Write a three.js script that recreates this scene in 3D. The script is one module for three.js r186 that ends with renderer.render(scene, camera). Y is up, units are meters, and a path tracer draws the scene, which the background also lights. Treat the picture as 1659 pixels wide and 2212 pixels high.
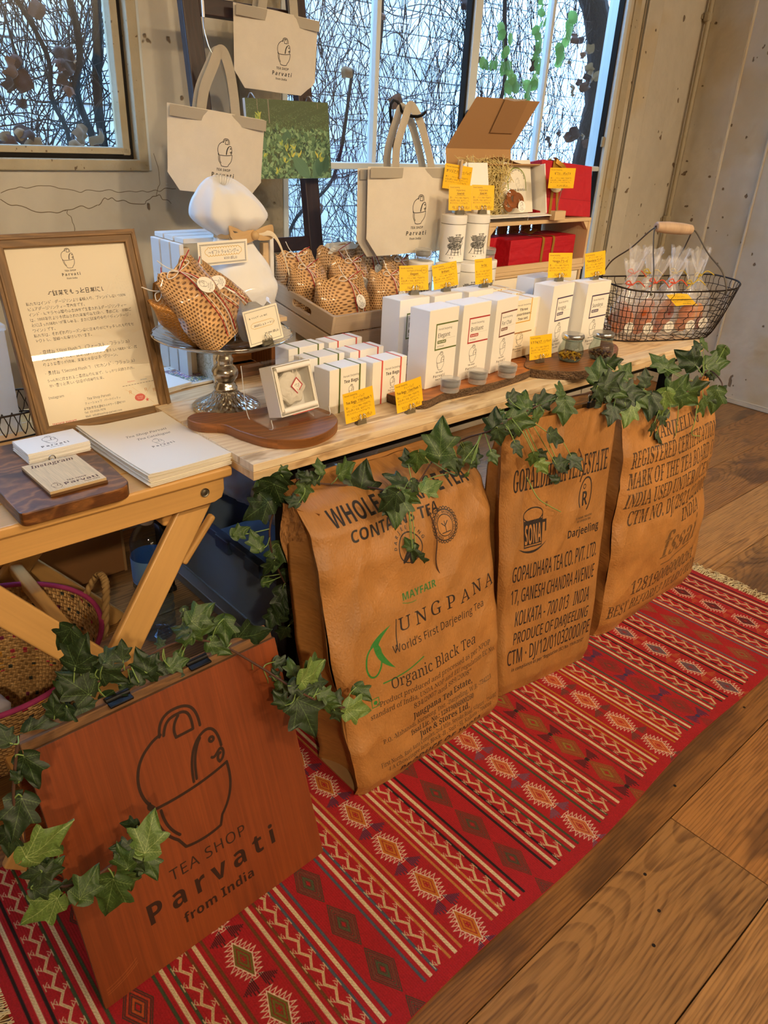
import * as THREE from 'three';
import { RoundedBoxGeometry } from 'three/addons/geometries/RoundedBoxGeometry.js';
import * as BGU from 'three/addons/utils/BufferGeometryUtils.js';
import { RectAreaLightUniformsLib } from 'three/addons/lights/RectAreaLightUniformsLib.js';

// ---------------------------------------------------------------- camera, sky, lights, exposure
const scene = new THREE.Scene();
const camera = new THREE.PerspectiveCamera(68.73, 1659 / 2212, 0.05, 60);
camera.rotation.order = 'YXZ';
camera.position.set(0, 1.3, 0);
camera.rotation.set(THREE.MathUtils.degToRad(-27.13), THREE.MathUtils.degToRad(-43.0), THREE.MathUtils.degToRad(3.07));
const renderer = new THREE.WebGLRenderer({ antialias: true });
renderer.toneMapping = THREE.LinearToneMapping;
renderer.toneMappingExposure = 1.5;
renderer.shadowMap.enabled = true;
RectAreaLightUniformsLib.init();
scene.background = new THREE.Color().setRGB(0.38, 0.64, 1.0);      // overcast winter daylight, blue beside the warm lamps
scene.backgroundIntensity = 8.5;
const WARM = new THREE.Color().setRGB(1.0, 0.775, 0.50);
const SPOTS = [   // ceiling spots of the shop: position, aim, candela, half angle
  [-0.9, 2.72, 2.1, 1.3, 0.75, -1.6, 12, 0.46],
  [0.9, 2.72, 1.3, 1.5, 0.7, -1.4, 5, 0.55],
  [2.6, 2.72, 1.0, 2.3, 0.75, -1.5, 5.5, 0.55],
  [3.4, 2.72, 1.9, 4.2, 0.9, -1.6, 7, 0.7],
];
const TUBE_LAMPS = [[1.6, 2.72, 4.9, 5.0], [1.6, 2.74, 1.3, 3.2]];    // long ceiling lamps behind and above the viewer: x, y, z, length

// ---------------------------------------------------------------- helpers
let seed = 7;
const rnd = () => { seed = (seed + 0x6d2b79f5) | 0; let t = Math.imul(seed ^ (seed >>> 15), 1 | seed); t = (t + Math.imul(t ^ (t >>> 7), 61 | t)) ^ t; return ((t ^ (t >>> 14)) >>> 0) / 4294967296; };
const rr = (a, b) => a + (b - a) * rnd();
const pick = (a) => a[Math.floor(rnd() * a.length)];
const V = (x, y, z) => new THREE.Vector3(x, y, z);
const lerp = (a, b, t) => a + (b - a) * t, clamp = (x, a = 0, b = 1) => Math.min(b, Math.max(a, x));
const sstep = (a, b, x) => { const t = clamp((x - a) / (b - a)); return t * t * (3 - 2 * t); };
const used = new Map();
const numbered = (n) => { const k = used.get(n) || 0; used.set(n, k + 1); return k ? n + '_' + String(k).padStart(3, '0') : n; };
function tag(o, label, category, group, kind) {
  if (label) o.userData.label = label;
  if (category) o.userData.category = category;
  if (group) o.userData.group = group;
  if (kind) o.userData.kind = kind;
  return o;
}
function thing(name, label, category, [x, y, z] = [0, 0, 0], turn = 0, group) {
  const o = new THREE.Group(); o.name = numbered(name); scene.add(o);
  o.position.set(x, y, z); o.rotation.y = turn;
  return tag(o, label, category, group);
}
function part(name, geo, mat, parent) {
  const m = new THREE.Mesh(geo, mat); m.name = parent ? name : numbered(name); m.castShadow = m.receiveShadow = true;
  if (parent) { let k = parent.userData.n || (parent.userData.n = {}); const c = k[name] || 0; k[name] = c + 1; if (c) m.name = name + '_' + String(c).padStart(3, '0'); }
  (parent || scene).add(m); return m;
}
const struct = (name, geo, mat) => { const m = part(name, geo, mat); m.userData.kind = 'structure'; return m; };
function copy(src, pos, turn, label, group) {
  const c = src.clone(); c.name = numbered(src.name.replace(/_\d{3}$/, '')); c.userData = { ...src.userData }; scene.add(c);
  c.position.set(...pos); if (turn !== undefined) c.rotation.y = turn;
  if (label) c.userData.label = label;
  if (group) c.userData.group = group;
  return c;
}
// geometry
const at = (g, x, y, z) => { g.translate(x, y, z); return g; };
const rot = (g, x = 0, y = 0, z = 0) => { if (x) g.rotateX(x); if (y) g.rotateY(y); if (z) g.rotateZ(z); return g; };
function uvBox(g, s = 1, along = 'x', du = rnd() * 9, dv = rnd() * 9) {       // uv in metres, u along the given axis
  const p = g.attributes.position, n = g.attributes.normal, uv = new Float32Array(p.count * 2);
  for (let i = 0; i < p.count; i++) {
    const P = { x: p.getX(i), y: p.getY(i), z: p.getZ(i) }, N = { x: Math.abs(n.getX(i)), y: Math.abs(n.getY(i)), z: Math.abs(n.getZ(i)) };
    const big = N.x > N.y && N.x > N.z ? 'x' : N.y > N.z ? 'y' : 'z';
    const rest = ['x', 'y', 'z'].filter((k) => k !== big);
    let a = rest.includes(along) ? along : rest[0], b = rest.find((k) => k !== a);
    uv[2 * i] = (P[a] + (big === along ? P[big] * 0.1 : 0)) * s + du; uv[2 * i + 1] = (P[b] + (big === 'y' ? 0 : 0.37)) * s + dv;
  }
  g.setAttribute('uv', new THREE.BufferAttribute(uv, 2)); return g;
}
const rbox = (w, h, d, r = 0.0015, along) => { const g = new RoundedBoxGeometry(w, h, d, 1, Math.min(r, w / 2.1, h / 2.1, d / 2.1)); return along ? uvBox(g, 1, along) : g; };
const box = (w, h, d, along) => { const g = new THREE.BoxGeometry(w, h, d); return along ? uvBox(g, 1, along) : g; };
const curve = (pts, closed = false, t = 0.5) => new THREE.CatmullRomCurve3(pts.map((p) => (p.isVector3 ? p : V(...p))), closed, 'catmullrom', t);
const tube = (pts, r, seg = 24, rad = 6, closed = false) => new THREE.TubeGeometry(curve(pts, closed), seg, r, rad, closed);
const lathe = (pts, seg = 40) => new THREE.LatheGeometry(pts.map(([x, y]) => new THREE.Vector2(x, y)), seg);
const merge = (...gs) => BGU.mergeGeometries(gs.flat().map((g) => { const q = g.index ? g.toNonIndexed() : g; for (const k of Object.keys(q.attributes)) if (!['position', 'normal', 'uv'].includes(k)) q.deleteAttribute(k); return q; }));
const shape = (pts) => new THREE.Shape(pts.map(([x, y]) => new THREE.Vector2(x, y)));
const extrude = (s, depth, bevel = 0.001, seg = 1, cs = 12) => new THREE.ExtrudeGeometry(s, { depth, bevelEnabled: bevel > 0, bevelSize: bevel, bevelThickness: bevel, bevelSegments: seg, curveSegments: cs });
const smooth = (g, a = 0.6) => BGU.toCreasedNormals(g, a);
function sheet(nu, nv, f) {                                         // parametric grid, f(u, v) -> [x, y, z]; uv = (u, v)
  const p = [], uv = [], idx = [];
  for (let j = 0; j <= nv; j++) for (let i = 0; i <= nu; i++) { p.push(...f(i / nu, j / nv)); uv.push(i / nu, j / nv); }
  for (let j = 0; j < nv; j++) for (let i = 0; i < nu; i++) { const a = j * (nu + 1) + i, b = a + nu + 1; idx.push(a, a + 1, b, b, a + 1, b + 1); }
  const g = new THREE.BufferGeometry(); g.setAttribute('position', new THREE.Float32BufferAttribute(p, 3)); g.setAttribute('uv', new THREE.Float32BufferAttribute(uv, 2)); g.setIndex(idx); g.computeVertexNormals(); return g;
}
function scaleUV(g, su, sv, ou = 0, ov = 0) { const u = g.attributes.uv; for (let i = 0; i < u.count; i++) u.setXY(i, u.getX(i) * su + ou, u.getY(i) * sv + ov); return g; }
function frontUV(g, w, h, r0 = [0, 0, 1, 1], plain = [0.005, 0.005]) {      // faces towards +z take the print, all others one plain spot of it
  const p = g.attributes.position, n = g.attributes.normal, uv = new Float32Array(p.count * 2);
  for (let i = 0; i < p.count; i++) {
    const f = n.getZ(i) > 0.5;
    uv[2 * i] = f ? r0[0] + clamp(p.getX(i) / w + 0.5) * r0[2] : plain[0]; uv[2 * i + 1] = f ? r0[1] + clamp(p.getY(i) / h + 0.5) * r0[3] : plain[1];
  }
  g.setAttribute('uv', new THREE.BufferAttribute(uv, 2)); return g;
}
// noise
const H2 = (x, y, s) => { let h = Math.imul(x, 374761393) ^ Math.imul(y, 668265263) ^ Math.imul(s, 974634773); h = Math.imul(h ^ (h >>> 13), 1274126177); return ((h ^ (h >>> 16)) >>> 0) / 4294967296; };
function vnoise(x, y, s = 0, px = 0, py = 0) {
  const ix = Math.floor(x), iy = Math.floor(y), fx = x - ix, fy = y - iy, u = fx * fx * (3 - 2 * fx), v = fy * fy * (3 - 2 * fy);
  const w = (a, p) => (p ? ((a % p) + p) % p : a), a = w(ix, px), b = w(ix + 1, px), c = w(iy, py), d = w(iy + 1, py);
  return lerp(lerp(H2(a, c, s), H2(b, c, s), u), lerp(H2(a, d, s), H2(b, d, s), u), v);
}
function fbm(x, y, o = 4, s = 0, px = 0, py = 0) { let t = 0, a = 0.5; for (let i = 0; i < o; i++) { t += a * vnoise(x, y, s + i * 17, px, py); x *= 2; y *= 2; px *= 2; py *= 2; a *= 0.5; } return t / (1 - Math.pow(0.5, o)); }
// textures
const texCache = new Map();
function tex(c, srgb, rep) {
  if (!texCache.has(c)) texCache.set(c, new THREE.CanvasTexture(c));
  const t = texCache.get(c).clone(); if (srgb) t.colorSpace = THREE.SRGBColorSpace; t.wrapS = t.wrapT = THREE.RepeatWrapping; if (rep) t.repeat.set(...rep); t.needsUpdate = true; return t;
}
function canvas(w, h, fill) { const c = document.createElement('canvas'); c.width = w; c.height = h; const x = c.getContext('2d'); if (fill) { x.fillStyle = fill; x.fillRect(0, 0, w, h); } return [c, x]; }
function pixmap(w, h, f) {
  const [c, x] = canvas(w, h), d = x.createImageData(w, h);
  for (let j = 0, k = 0; j < h; j++) for (let i = 0; i < w; i++, k += 4) { const v = f(i / w, j / h, i, j); if (typeof v === 'number') d.data[k] = d.data[k + 1] = d.data[k + 2] = clamp(v) * 255; else { d.data[k] = clamp(v[0]) * 255; d.data[k + 1] = clamp(v[1]) * 255; d.data[k + 2] = clamp(v[2]) * 255; } d.data[k + 3] = 255; }
  x.putImageData(d, 0, 0); return c;
}
const mix3 = (a, b, t) => [lerp(a[0], b[0], t), lerp(a[1], b[1], t), lerp(a[2], b[2], t)];
const S = (o) => new THREE.MeshStandardMaterial(o);
const P = (o) => new THREE.MeshPhysicalMaterial(o);

// ---------------------------------------------------------------- procedural textures and materials
// grain: grey wood grain, 1 m along u, 0.5 m along v
const grainC = pixmap(1024, 512, (u, v) => {
  const w = fbm(u * 3, v * 5, 3, 11, 3, 5), y = v * 26 + w * 5 + fbm(u * 2, v * 3, 2, 5, 2, 3) * 6;
  const ring = 0.5 + 0.5 * Math.sin(y * 6.283), fine = fbm(u * 14, v * 220, 2, 3, 14, 220), pore = vnoise(u * 40, v * 420, 9, 40, 420);
  return 0.80 + 0.13 * ring * ring - 0.16 * (1 - fine) * 0.8 - (pore > 0.86 ? 0.09 : 0) + 0.10 * (fbm(u * 4, v * 8, 3, 21, 4, 8) - 0.5);
});
const grainT = tex(grainC, true, [1, 2]);
const grainS = tex(pixmap(512, 256, (u, v) => 0.90 + 0.05 * (fbm(u * 2, v * 14, 3, 11, 2, 14) - 0.5) * 2 - 0.05 * (1 - fbm(u * 10, v * 130, 2, 3, 10, 130)) + 0.06 * (fbm(u * 3, v * 4, 3, 21, 3, 4) - 0.5)), true, [1, 2]);
const softWood = (hex, rough = 0.5, extra = {}) => S({ color: hex, map: grainS, roughness: rough, ...extra });
const grainB = tex(grainC, false, [1, 2]);
const wood = (hex, rough = 0.55, bump = 0.0004, extra = {}) => S({ color: hex, map: grainT, bumpMap: grainB, bumpScale: bump, roughness: rough, ...extra });
// strong pine grain of the old floor: 2 m along u, 4 boards of 0.225 m along v
const floorC = pixmap(2048, 1024, (u, v) => {
  const b = Math.floor(v * 4), f = v * 4 - b, cx = [0.15, 0.85, 0.35, -0.3][b], fl = b === 1 ? 1 : 0;
  const wob = fbm(u * 5, v * 4 + b * 7, 4, 31 + b, 5, 0), wob2 = fbm(u * 16, v * 16, 3, 51, 16, 16);
  const dx = (((u * 2 + b * 0.37) % 1) - 0.5) * 2.2, arch = Math.sqrt((f - cx) * (f - cx) * (fl ? 5 : 2.0) + 0.03 + dx * dx * (fl ? 0.55 : 0.03)) * (fl ? 10 : 24) + wob * 3.4 + wob2 * 0.35;
  const p = arch - Math.floor(arch), late = sstep(0.35, 0.86, p) * (1 - sstep(0.9, 1.0, p));
  const fine = fbm(u * 30, v * 260, 3, 71, 30, 260), dirt = fbm(u * 9, v * 7, 4, 91, 9, 7), tone = [1, 0.9, 1.06, 0.85][b];
  let c = mix3([0.70, 0.505, 0.28], [0.40, 0.265, 0.135], clamp(late * 0.42 + (0.5 - fine) * 1.0));
  c = mix3(c, [0.19, 0.125, 0.08], sstep(0.56, 0.74, dirt) * 0.42);
  const worn = sstep(0.55, 0.7, fbm(u * 22, v * 30, 4, 13, 22, 30)) * 0.22;
  c = mix3(c, [0.68, 0.50, 0.29], worn * (1 - late * 0.5));
  return c.map((k) => k * tone * (0.93 + 0.14 * fine));
});
const floorBump = pixmap(1024, 512, (u, v) => { const f = fbm(u * 40, v * 160, 3, 71, 40, 160); return 0.6 * f + 0.4 * fbm(u * 9, v * 60, 3, 4, 9, 60); });
const M = {};
M.floor = [0, 1, 2].map((k) => S({ color: [0xffffff, 0xe6dccf, 0xf6e8d4][k], map: tex(floorC, true, [0.5, 1.111]), bumpMap: tex(floorBump, false, [0.5, 1.111]), bumpScale: 0.0009, roughness: 0.42 }));
M.subfloor = S({ color: 0x1a120c, roughness: 1 });
// painted plaster, 2 m square: old paint, hairline cracks, chips and rust spots
const crackLine = (u, v, k) => Math.abs(v - (0.30 + 0.13 * k) - 0.035 * (fbm(u * 9, k * 3.3, 5, 60 + k, 9, 0) - 0.5) * 3);
const plasterC = pixmap(1024, 1024, (u, v) => {
  const big = fbm(u * 4, v * 4, 4, 2, 4, 4), fine = fbm(u * 40, v * 40, 3, 8, 40, 40), streak = fbm(u * 24, v * 3, 3, 17, 24, 3);
  let c = [0.80, 0.765, 0.69].map((k) => k * (0.93 + 0.08 * big + 0.05 * (fine - 0.5) + 0.05 * (streak - 0.5)));
  const yel = sstep(0.62, 0.78, fbm(u * 5, v * 6, 4, 44, 5, 6)); c = mix3(c, [0.72, 0.60, 0.38], yel * 0.34);
  const chip = sstep(0.83, 0.845, fbm(u * 60, v * 40, 3, 77, 60, 40)); c = mix3(c, [0.38, 0.30, 0.22], chip * 0.75);
  return c;
});
const plasterB = pixmap(1024, 1024, (u, v) => 0.55 * fbm(u * 8, v * 8, 4, 2, 8, 8) + 0.3 * fbm(u * 50, v * 50, 3, 8, 50, 50) - 0.35 * sstep(0.83, 0.845, fbm(u * 60, v * 40, 3, 77, 60, 40)) + 0.25);
M.plaster = S({ color: 0xffffff, map: tex(plasterC, true, [0.5, 0.5]), bumpMap: tex(plasterB, false, [0.5, 0.5]), bumpScale: 0.012, roughness: 0.72 });
M.concrete = S({ color: 0xd8d0c0, map: tex(plasterC, true, [0.5, 0.5]), bumpMap: tex(plasterB, false, [0.9, 0.9]), bumpScale: 0.03, roughness: 0.9 });
M.crack = S({ color: 0x75634c, roughness: 1 });
M.ceiling = S({ color: 0xcfc7b8, roughness: 0.9 });
M.frameCream = S({ color: 0xe6dfcd, map: tex(plasterC, true, [1.3, 1.3]), bumpMap: tex(plasterB, false, [2, 2]), bumpScale: 0.002, roughness: 0.5 });
M.frameWhite = S({ color: 0xcdd2cf, roughness: 0.5 });
M.gasket = S({ color: 0x15110e, roughness: 0.9 });
M.pane = P({ color: 0xf2f8ff, transmission: 1, thickness: 0, roughness: 0.02, ior: 1.5 });
M.paneDusty = P({ color: 0xeef5fb, transmission: 1, thickness: 0, roughness: 0.12, ior: 1.5 });
M.brick = [0xf2f4f5, 0xe6ebee, 0xdde4e8].map((c) => S({ color: c, bumpMap: tex(plasterB, false, [3, 3]), bumpScale: 0.008, roughness: 0.9 }));
M.bark = S({ color: 0x2a2320, bumpMap: tex(plasterB, false, [4, 4]), bumpScale: 0.02, roughness: 1 });
M.twig = S({ color: 0x352d29, roughness: 1 });
M.deadLeaf = [0x54301f, 0x70462c, 0x3f281e, 0x8a6844].map((c) => P({ color: c, roughness: 0.9, transmission: 0.25, thickness: 0, side: THREE.DoubleSide }));
M.liveLeaf = [0x6fa04a, 0x87b558].map((c) => P({ color: c, roughness: 0.8, transmission: 0.45, thickness: 0, side: THREE.DoubleSide }));
M.ladder = wood(0x3a1d14, 0.42); M.beech = softWood(0xeeb76c, 0.32); M.pine = softWood(0xecca9a, 0.6); M.pineGrey = softWood(0xdcbd97, 0.66);
M.whitewash = S({ color: 0xdfdcd6, bumpMap: grainB, bumpScale: 0.0005, roughness: 0.75 }); M.acacia = wood(0xa8682f, 0.45); M.frameOak = wood(0xa17742, 0.5, 0.0008); M.plywood = softWood(0xe6c796, 0.6); M.plyEdge = wood(0x8d6136, 0.7);
M.bark2 = S({ color: 0x8a6a4c, map: grainT, bumpMap: tex(plasterB, false, [6, 6]), bumpScale: 0.02, roughness: 0.95 });
M.handleWood = softWood(0xd6b492, 0.6);
// olive wood: figured, dark veins
const oliveC = pixmap(512, 512, (u, v) => { const w = fbm(u * 3, v * 4, 4, 5, 3, 4), y = v * 9 + w * 7, r = Math.abs(Math.sin(y * 3.1416)), d = sstep(0.5, 0.75, fbm(u * 4, v * 5, 4, 9, 4, 5)); let c = mix3([0.56, 0.36, 0.18], [0.33, 0.18, 0.085], sstep(0.2, 0.9, r) * 0.7); return mix3(c, [0.17, 0.095, 0.06], d * 0.65).map((k) => k * (0.9 + 0.2 * vnoise(u * 90, v * 300, 3, 90, 300))); });
M.olive = S({ map: tex(oliveC, true, [2.6, 2.6]), roughness: 0.38, bumpMap: grainB, bumpScale: 0.0002 });
M.slab = S({ color: 0xe8b277, map: tex(pixmap(512, 512, (u, v) => { const y = v * 14 + fbm(u * 2, v * 4, 4, 25, 2, 4) * 6, r = 0.5 + 0.5 * Math.sin(y * 6.283); return mix3([0.86, 0.68, 0.44], [0.55, 0.37, 0.20], r * 0.42 + 0.3 * (1 - fbm(u * 12, v * 180, 2, 3, 12, 180))); }), true, [2.2, 2.2]), roughness: 0.5 });
// weathered white-washed boards of the big table: 2 m along u, 0.5 m along v
const tableC = pixmap(2048, 512, (u, v) => {
  const w = fbm(u * 8, v * 5, 4, 15, 8, 5), ring = v * 40 + w * 7 + fbm(u * 3, v * 2, 2, 95, 3, 2) * 9, r = 0.5 + 0.5 * Math.sin(ring * 3.6);
  const f = fbm(u * 36, v * 190, 3, 33, 36, 190), patch = sstep(0.55, 0.72, fbm(u * 22, v * 14, 4, 38, 22, 14)), pale = fbm(u * 5, v * 7, 3, 39, 5, 7);
  let c = mix3([0.92, 0.82, 0.66], [0.76, 0.60, 0.41], r * 0.4 + (0.5 - f) * 0.5); c = mix3(c, [0.95, 0.89, 0.78], pale * 0.5);
  return mix3(c, [0.43, 0.30, 0.18], patch * (0.35 + 0.5 * (1 - f)) * 0.6);
});
M.tableBoard = [0xffffff, 0xf1e4d2, 0xfff3e2].map((c) => S({ color: c, map: tex(tableC, true, [0.5, 2]), bumpMap: grainB, bumpScale: 0.0004, roughness: 0.5 }));
M.paper = S({ color: 0xf7f3ea, roughness: 0.75 }); M.paperEdge = S({ color: 0xe9e2d2, roughness: 0.9 }); M.card = S({ color: 0xf4f0e8, roughness: 0.6 });
M.blackMetal = S({ color: 0x191818, roughness: 0.45, metalness: 0.6 }); M.greyMetal = S({ color: 0x8d949c, roughness: 0.35, metalness: 0.8 });
M.chrome = S({ color: 0xd9d9d6, roughness: 0.12, metalness: 1 }); M.clip = S({ color: 0x8d8878, roughness: 0.35, metalness: 0.9 }); M.lidSteel = S({ color: 0xc9ccd0, roughness: 0.22, metalness: 1 });
M.wire = S({ color: 0x2c221c, roughness: 0.5, metalness: 0.7 }); M.wireGrey = S({ color: 0x5f584e, roughness: 0.5, metalness: 0.7 }); M.silverWire = S({ color: 0xc8cacc, roughness: 0.3, metalness: 1 });
M.brass = S({ color: 0xd8b25e, roughness: 0.3, metalness: 1 });
const hammerB = pixmap(512, 512, (u, v) => { let d = 9; const X = u * 22, Y = v * 12, ix = Math.floor(X), iy = Math.floor(Y); for (let a = -1; a < 2; a++) for (let b = -1; b < 2; b++) { const gx = ((ix + a) % 22 + 22) % 22, gy = ((iy + b) % 12 + 12) % 12, px = ix + a + H2(gx, gy, 1), py = iy + b + H2(gx, gy, 2); d = Math.min(d, Math.hypot(X - px, Y - py)); } return d * 0.8; });
M.silver = S({ color: 0xc2bdb2, roughness: 0.2, metalness: 1 }); M.silverHammer = S({ color: 0xc6c1b6, roughness: 0.17, metalness: 1, bumpMap: tex(hammerB, false, [2, 1]), bumpScale: 0.0022 });
M.acrylic = P({ color: 0xffffff, transmission: 1, thickness: 0, roughness: 0.03, ior: 1.49 }); M.acrylicEdge = P({ color: 0xf4f6f8, transmission: 0.5, thickness: 0, roughness: 0.2 });
M.cello = P({ color: 0xffffff, transmission: 1, thickness: 0, roughness: 0.06, ior: 1.5, side: THREE.DoubleSide });
M.frosted = P({ color: 0xf4f6f8, transmission: 0.85, thickness: 0, roughness: 0.32, ior: 1.45, side: THREE.DoubleSide });
M.jarGlass = P({ color: 0xf6fbfa, transmission: 1, thickness: 0, roughness: 0.02, ior: 1.5 });
M.red = S({ color: 0xb00a20, roughness: 0.62 }); M.gold = S({ color: 0xb98a34, roughness: 0.38, metalness: 0.55 }); M.beigeRibbon = S({ color: 0xc9a877, roughness: 0.75 });
M.cardboard = S({ color: 0xae8658, roughness: 0.85 }); M.cardboardDark = S({ color: 0xa97c4a, roughness: 0.85 });
M.white = S({ color: 0xf3f1ec, roughness: 0.55 }); M.tinWhite = S({ color: 0xece8df, roughness: 0.5 }); M.twineRed = S({ color: 0xb0242c, roughness: 0.9 }); M.twineWhite = S({ color: 0xece4d6, roughness: 0.9 }); M.orangeTie = S({ color: 0xd9502c, roughness: 0.7 }); M.yellowTie = S({ color: 0xc7a92e, roughness: 0.6 });
M.straw = S({ color: 0xead592, roughness: 0.85 }); M.cookie = S({ color: 0xdc7a26, roughness: 0.8, bumpMap: tex(plasterB, false, [8, 8]), bumpScale: 0.01 });
M.bread = S({ color: 0xb8925f, roughness: 0.95 }); M.teaDark = S({ color: 0x3a2d22, roughness: 1 }); M.powder = S({ color: 0xeae4da, roughness: 1, bumpMap: tex(plasterB, false, [8, 8]), bumpScale: 0.01 });
M.lampGlow = S({ color: 0xffffff, emissive: WARM, emissiveIntensity: 14, roughness: 0.5 });
const weaveB = pixmap(256, 256, (u, v) => 0.5 + 0.25 * Math.sin(u * 6.283 * 40) * Math.cos(v * 6.283 * 20) + 0.25 * Math.sin(v * 6.283 * 40) * Math.cos(u * 6.283 * 20) + 0.1 * (vnoise(u * 60, v * 60, 4, 60, 60) - 0.5));
M.linen = S({ color: 0xe7dcc9, bumpMap: tex(weaveB, false, [10, 10]), bumpScale: 0.0008, roughness: 0.92 });
M.whiteCloth = S({ color: 0xf1efea, bumpMap: tex(weaveB, false, [8, 8]), bumpScale: 0.0006, roughness: 0.9 });
// crumpled kraft paper relief
const folds = Array.from({ length: 16 }, (_, i) => { const a = i * 1.21 + H2(i, 1, 4) * 0.9, f = 1.6 + 5 * H2(i, 2, 4) * H2(i, 3, 4); return [Math.cos(a) * f, Math.sin(a) * f, H2(i, 5, 4) * 7, 0.3 + 0.7 * H2(i, 6, 4), i]; });
const crumpleB = pixmap(1024, 1024, (u, v) => { let t = 0.42; const wx = 0.10 * (fbm(u * 4, v * 4, 2, 31) - 0.5), wy = 0.10 * (fbm(u * 4, v * 4, 2, 35) - 0.5); for (const [dx, dy, o, k, i] of folds) { const q = (u + wx) * dx + (v + wy) * dy + o, tr = Math.abs(q - Math.floor(q) - 0.5) * 2, m = sstep(0.45, 0.62, fbm(u * 3.3 + i * 5, v * 3.3, 2, 70 + i)); t += (Math.pow(tr, 1.5) - 0.4) * k * m * 0.22; } return clamp(t) * 0.95 + 0.02 * vnoise(u * 200, v * 200, 2); });
// leaves: 0.1 m square cells, pale veins
const leafC = (base, edge, vein) => { const c = pixmap(256, 256, (u, v) => mix3(base, edge, fbm(u * 6, v * 6, 4, 6)).map((k) => k * (0.9 + 0.2 * vnoise(u * 60, v * 60, 3)))); const x = c.getContext('2d'); x.strokeStyle = vein; x.lineCap = 'round'; const o = [128, 214];
  for (const a of [0, -0.62, 0.62, -1.35, 1.35]) { x.lineWidth = 3; const L = [200, 150, 150, 115, 115][[0, -0.62, 0.62, -1.35, 1.35].indexOf(a)]; x.beginPath(); x.moveTo(...o); x.lineTo(o[0] + Math.sin(a) * L, o[1] - Math.cos(a) * L); x.stroke(); x.lineWidth = 1.2; for (let k = 1; k < 7; k++) for (const s of [-1, 1]) { const t = k / 8, px = o[0] + Math.sin(a) * L * t, py = o[1] - Math.cos(a) * L * t; x.beginPath(); x.moveTo(px, py); x.lineTo(px + Math.sin(a + s * 0.8) * L * 0.2 * (1 - t * 0.6), py - Math.cos(a + s * 0.8) * L * 0.2 * (1 - t * 0.6)); x.stroke(); } }
  return tex(c, true); };
M.ivy = [leafC([0.14, 0.235, 0.085], [0.09, 0.165, 0.065], 'rgba(130,155,95,.5)'), leafC([0.25, 0.36, 0.13], [0.185, 0.29, 0.10], 'rgba(170,188,120,.45)'), leafC([0.42, 0.53, 0.25], [0.36, 0.47, 0.2], 'rgba(205,215,150,.5)')].map((m) => P({ map: m, roughness: 0.52, transmission: 0.18, thickness: 0, side: THREE.DoubleSide }));
M.ivyStem = S({ color: 0x53382a, roughness: 0.9 }); M.petiole = S({ color: 0x7f9a52, roughness: 0.7 });

// ---------------------------------------------------------------- lettering: a small stroke font for the Japanese print (points on a 9 x 9 grid), the shop's emblem
const KANA = {
  い: '1214162736|728485', う: '314253|2534546566584939', お: '1343|313538174656777859|6273', か: '13435355575848|42342618|728385', け: '111518|4383|7174776859', こ: '22526272|2416172888', さ: '1373|31536576|2617285878',
  し: '3136375868778685', す: '1282|515557464635445557584939', そ: '217115|15844637384979', た: '1353|322519|5484|5657688898', ち: '1272|41352635557577684838', っ: '3545657677695949', て: '1282|726344465868', と: '303236|83452617287888', な: '1252|322618|627384|5557594928375788',
  に: '111518|4282|45475889', の: '5135272614315171837769', は: '111518|4383|7276776949384858687989', へ: '16346488', ま: '2272|2474|515759394928375878', み: '12523517292617476888|737659', め: '21253747|62472828161425457586776849', も: '41454758687877|2353|2555', や: '1534527184857565|4152|2539',
  よ: '515659492837476888|5373', ら: '3152|2226456576775839', り: '21242526|616466675849', る: '21712645657678695949383757', れ: '3139|12321719|3452727477788898', わ: '3139|123218|2635537384867759', を: '1272|41254546|7455374879', ん: '413519|355547578894', ー: '1585', '、': '1738', '。': '1728391817', '・': '4555', '「': '724347', '」': '424729',
  '『': '82424626', '』': '32373858', '【': '724278|', '】': '327278|', '～': '1634556884', ヽ: '3344',
  イ: '713516|4549', ン: '1233|19577683', ト: '3139|3466', タ: '41321516|4282735619|3556', シ: '1132|1435|18597663', リ: '2125|71746749', フ: '1181755849', レ: '31395583', ヒ: '2127388888|2565', ュ: '346468|2888', ア: '1181725435|43454718', テ: '2171|1484|54573829', ィ: '744627|5559', マ: '1282734546|3467',
  ラ: '2171|1484765839', ヤ: '148374|315469', ウ: '4143|1416|1484765839', ワ: '1214|1282847649', ク: '311416|3171745829', ス: '12725419|5578', ッ: '2436|4456|74684928', チ: '7122|1585|41456738', セ: '148364|31373888', ァ: '347465|54553849', カ: '1383786858|414518', キ: '1363|1676|314969', サ: '1383|3136|71757849',
  ハ: '322518|628588', ル: '313517|61687785', ョ: '347478|3676|3878', ホ: '1383|4149|2517|6587', ロ: '2228787222', コ: '228288|2888', ム: '411878|6588', ェ: '3474|5458|2888', エ: '2272|5258|1888', ニ: '2373|1888', ノ: '713619', ヨ: '227278|2575|2878', オ: '1383|616949|5319', ミ: '2273|2474|2778', モ: '2272|2575|32375888', ナ: '1383|514619', ネ: '5152|23732618|4649|6778', メ: '713519|3467', ケ: '311416|3484|646839',
};
const DAK = { が: 'か', ご: 'こ', ぞ: 'そ', で: 'て', だ: 'た', ば: 'は', ド: 'ト', ダ: 'タ', ジ: 'シ', ブ: 'フ', ヴ: 'ウ', ズ: 'ス', グ: 'ク', ギ: 'キ', ボ: 'ホ', ビ: 'ヒ', バ: 'ハ', ゴ: 'コ', ガ: 'カ' }, MARU = { ピ: 'ヒ', パ: 'ハ', プ: 'フ', ポ: 'ホ', ペ: 'へ' };
for (const k in DAK) KANA[k] = KANA[DAK[k]] + '|7081|8190'; for (const k in MARU) KANA[k] = KANA[MARU[k]] + '|8191928281';
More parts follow.
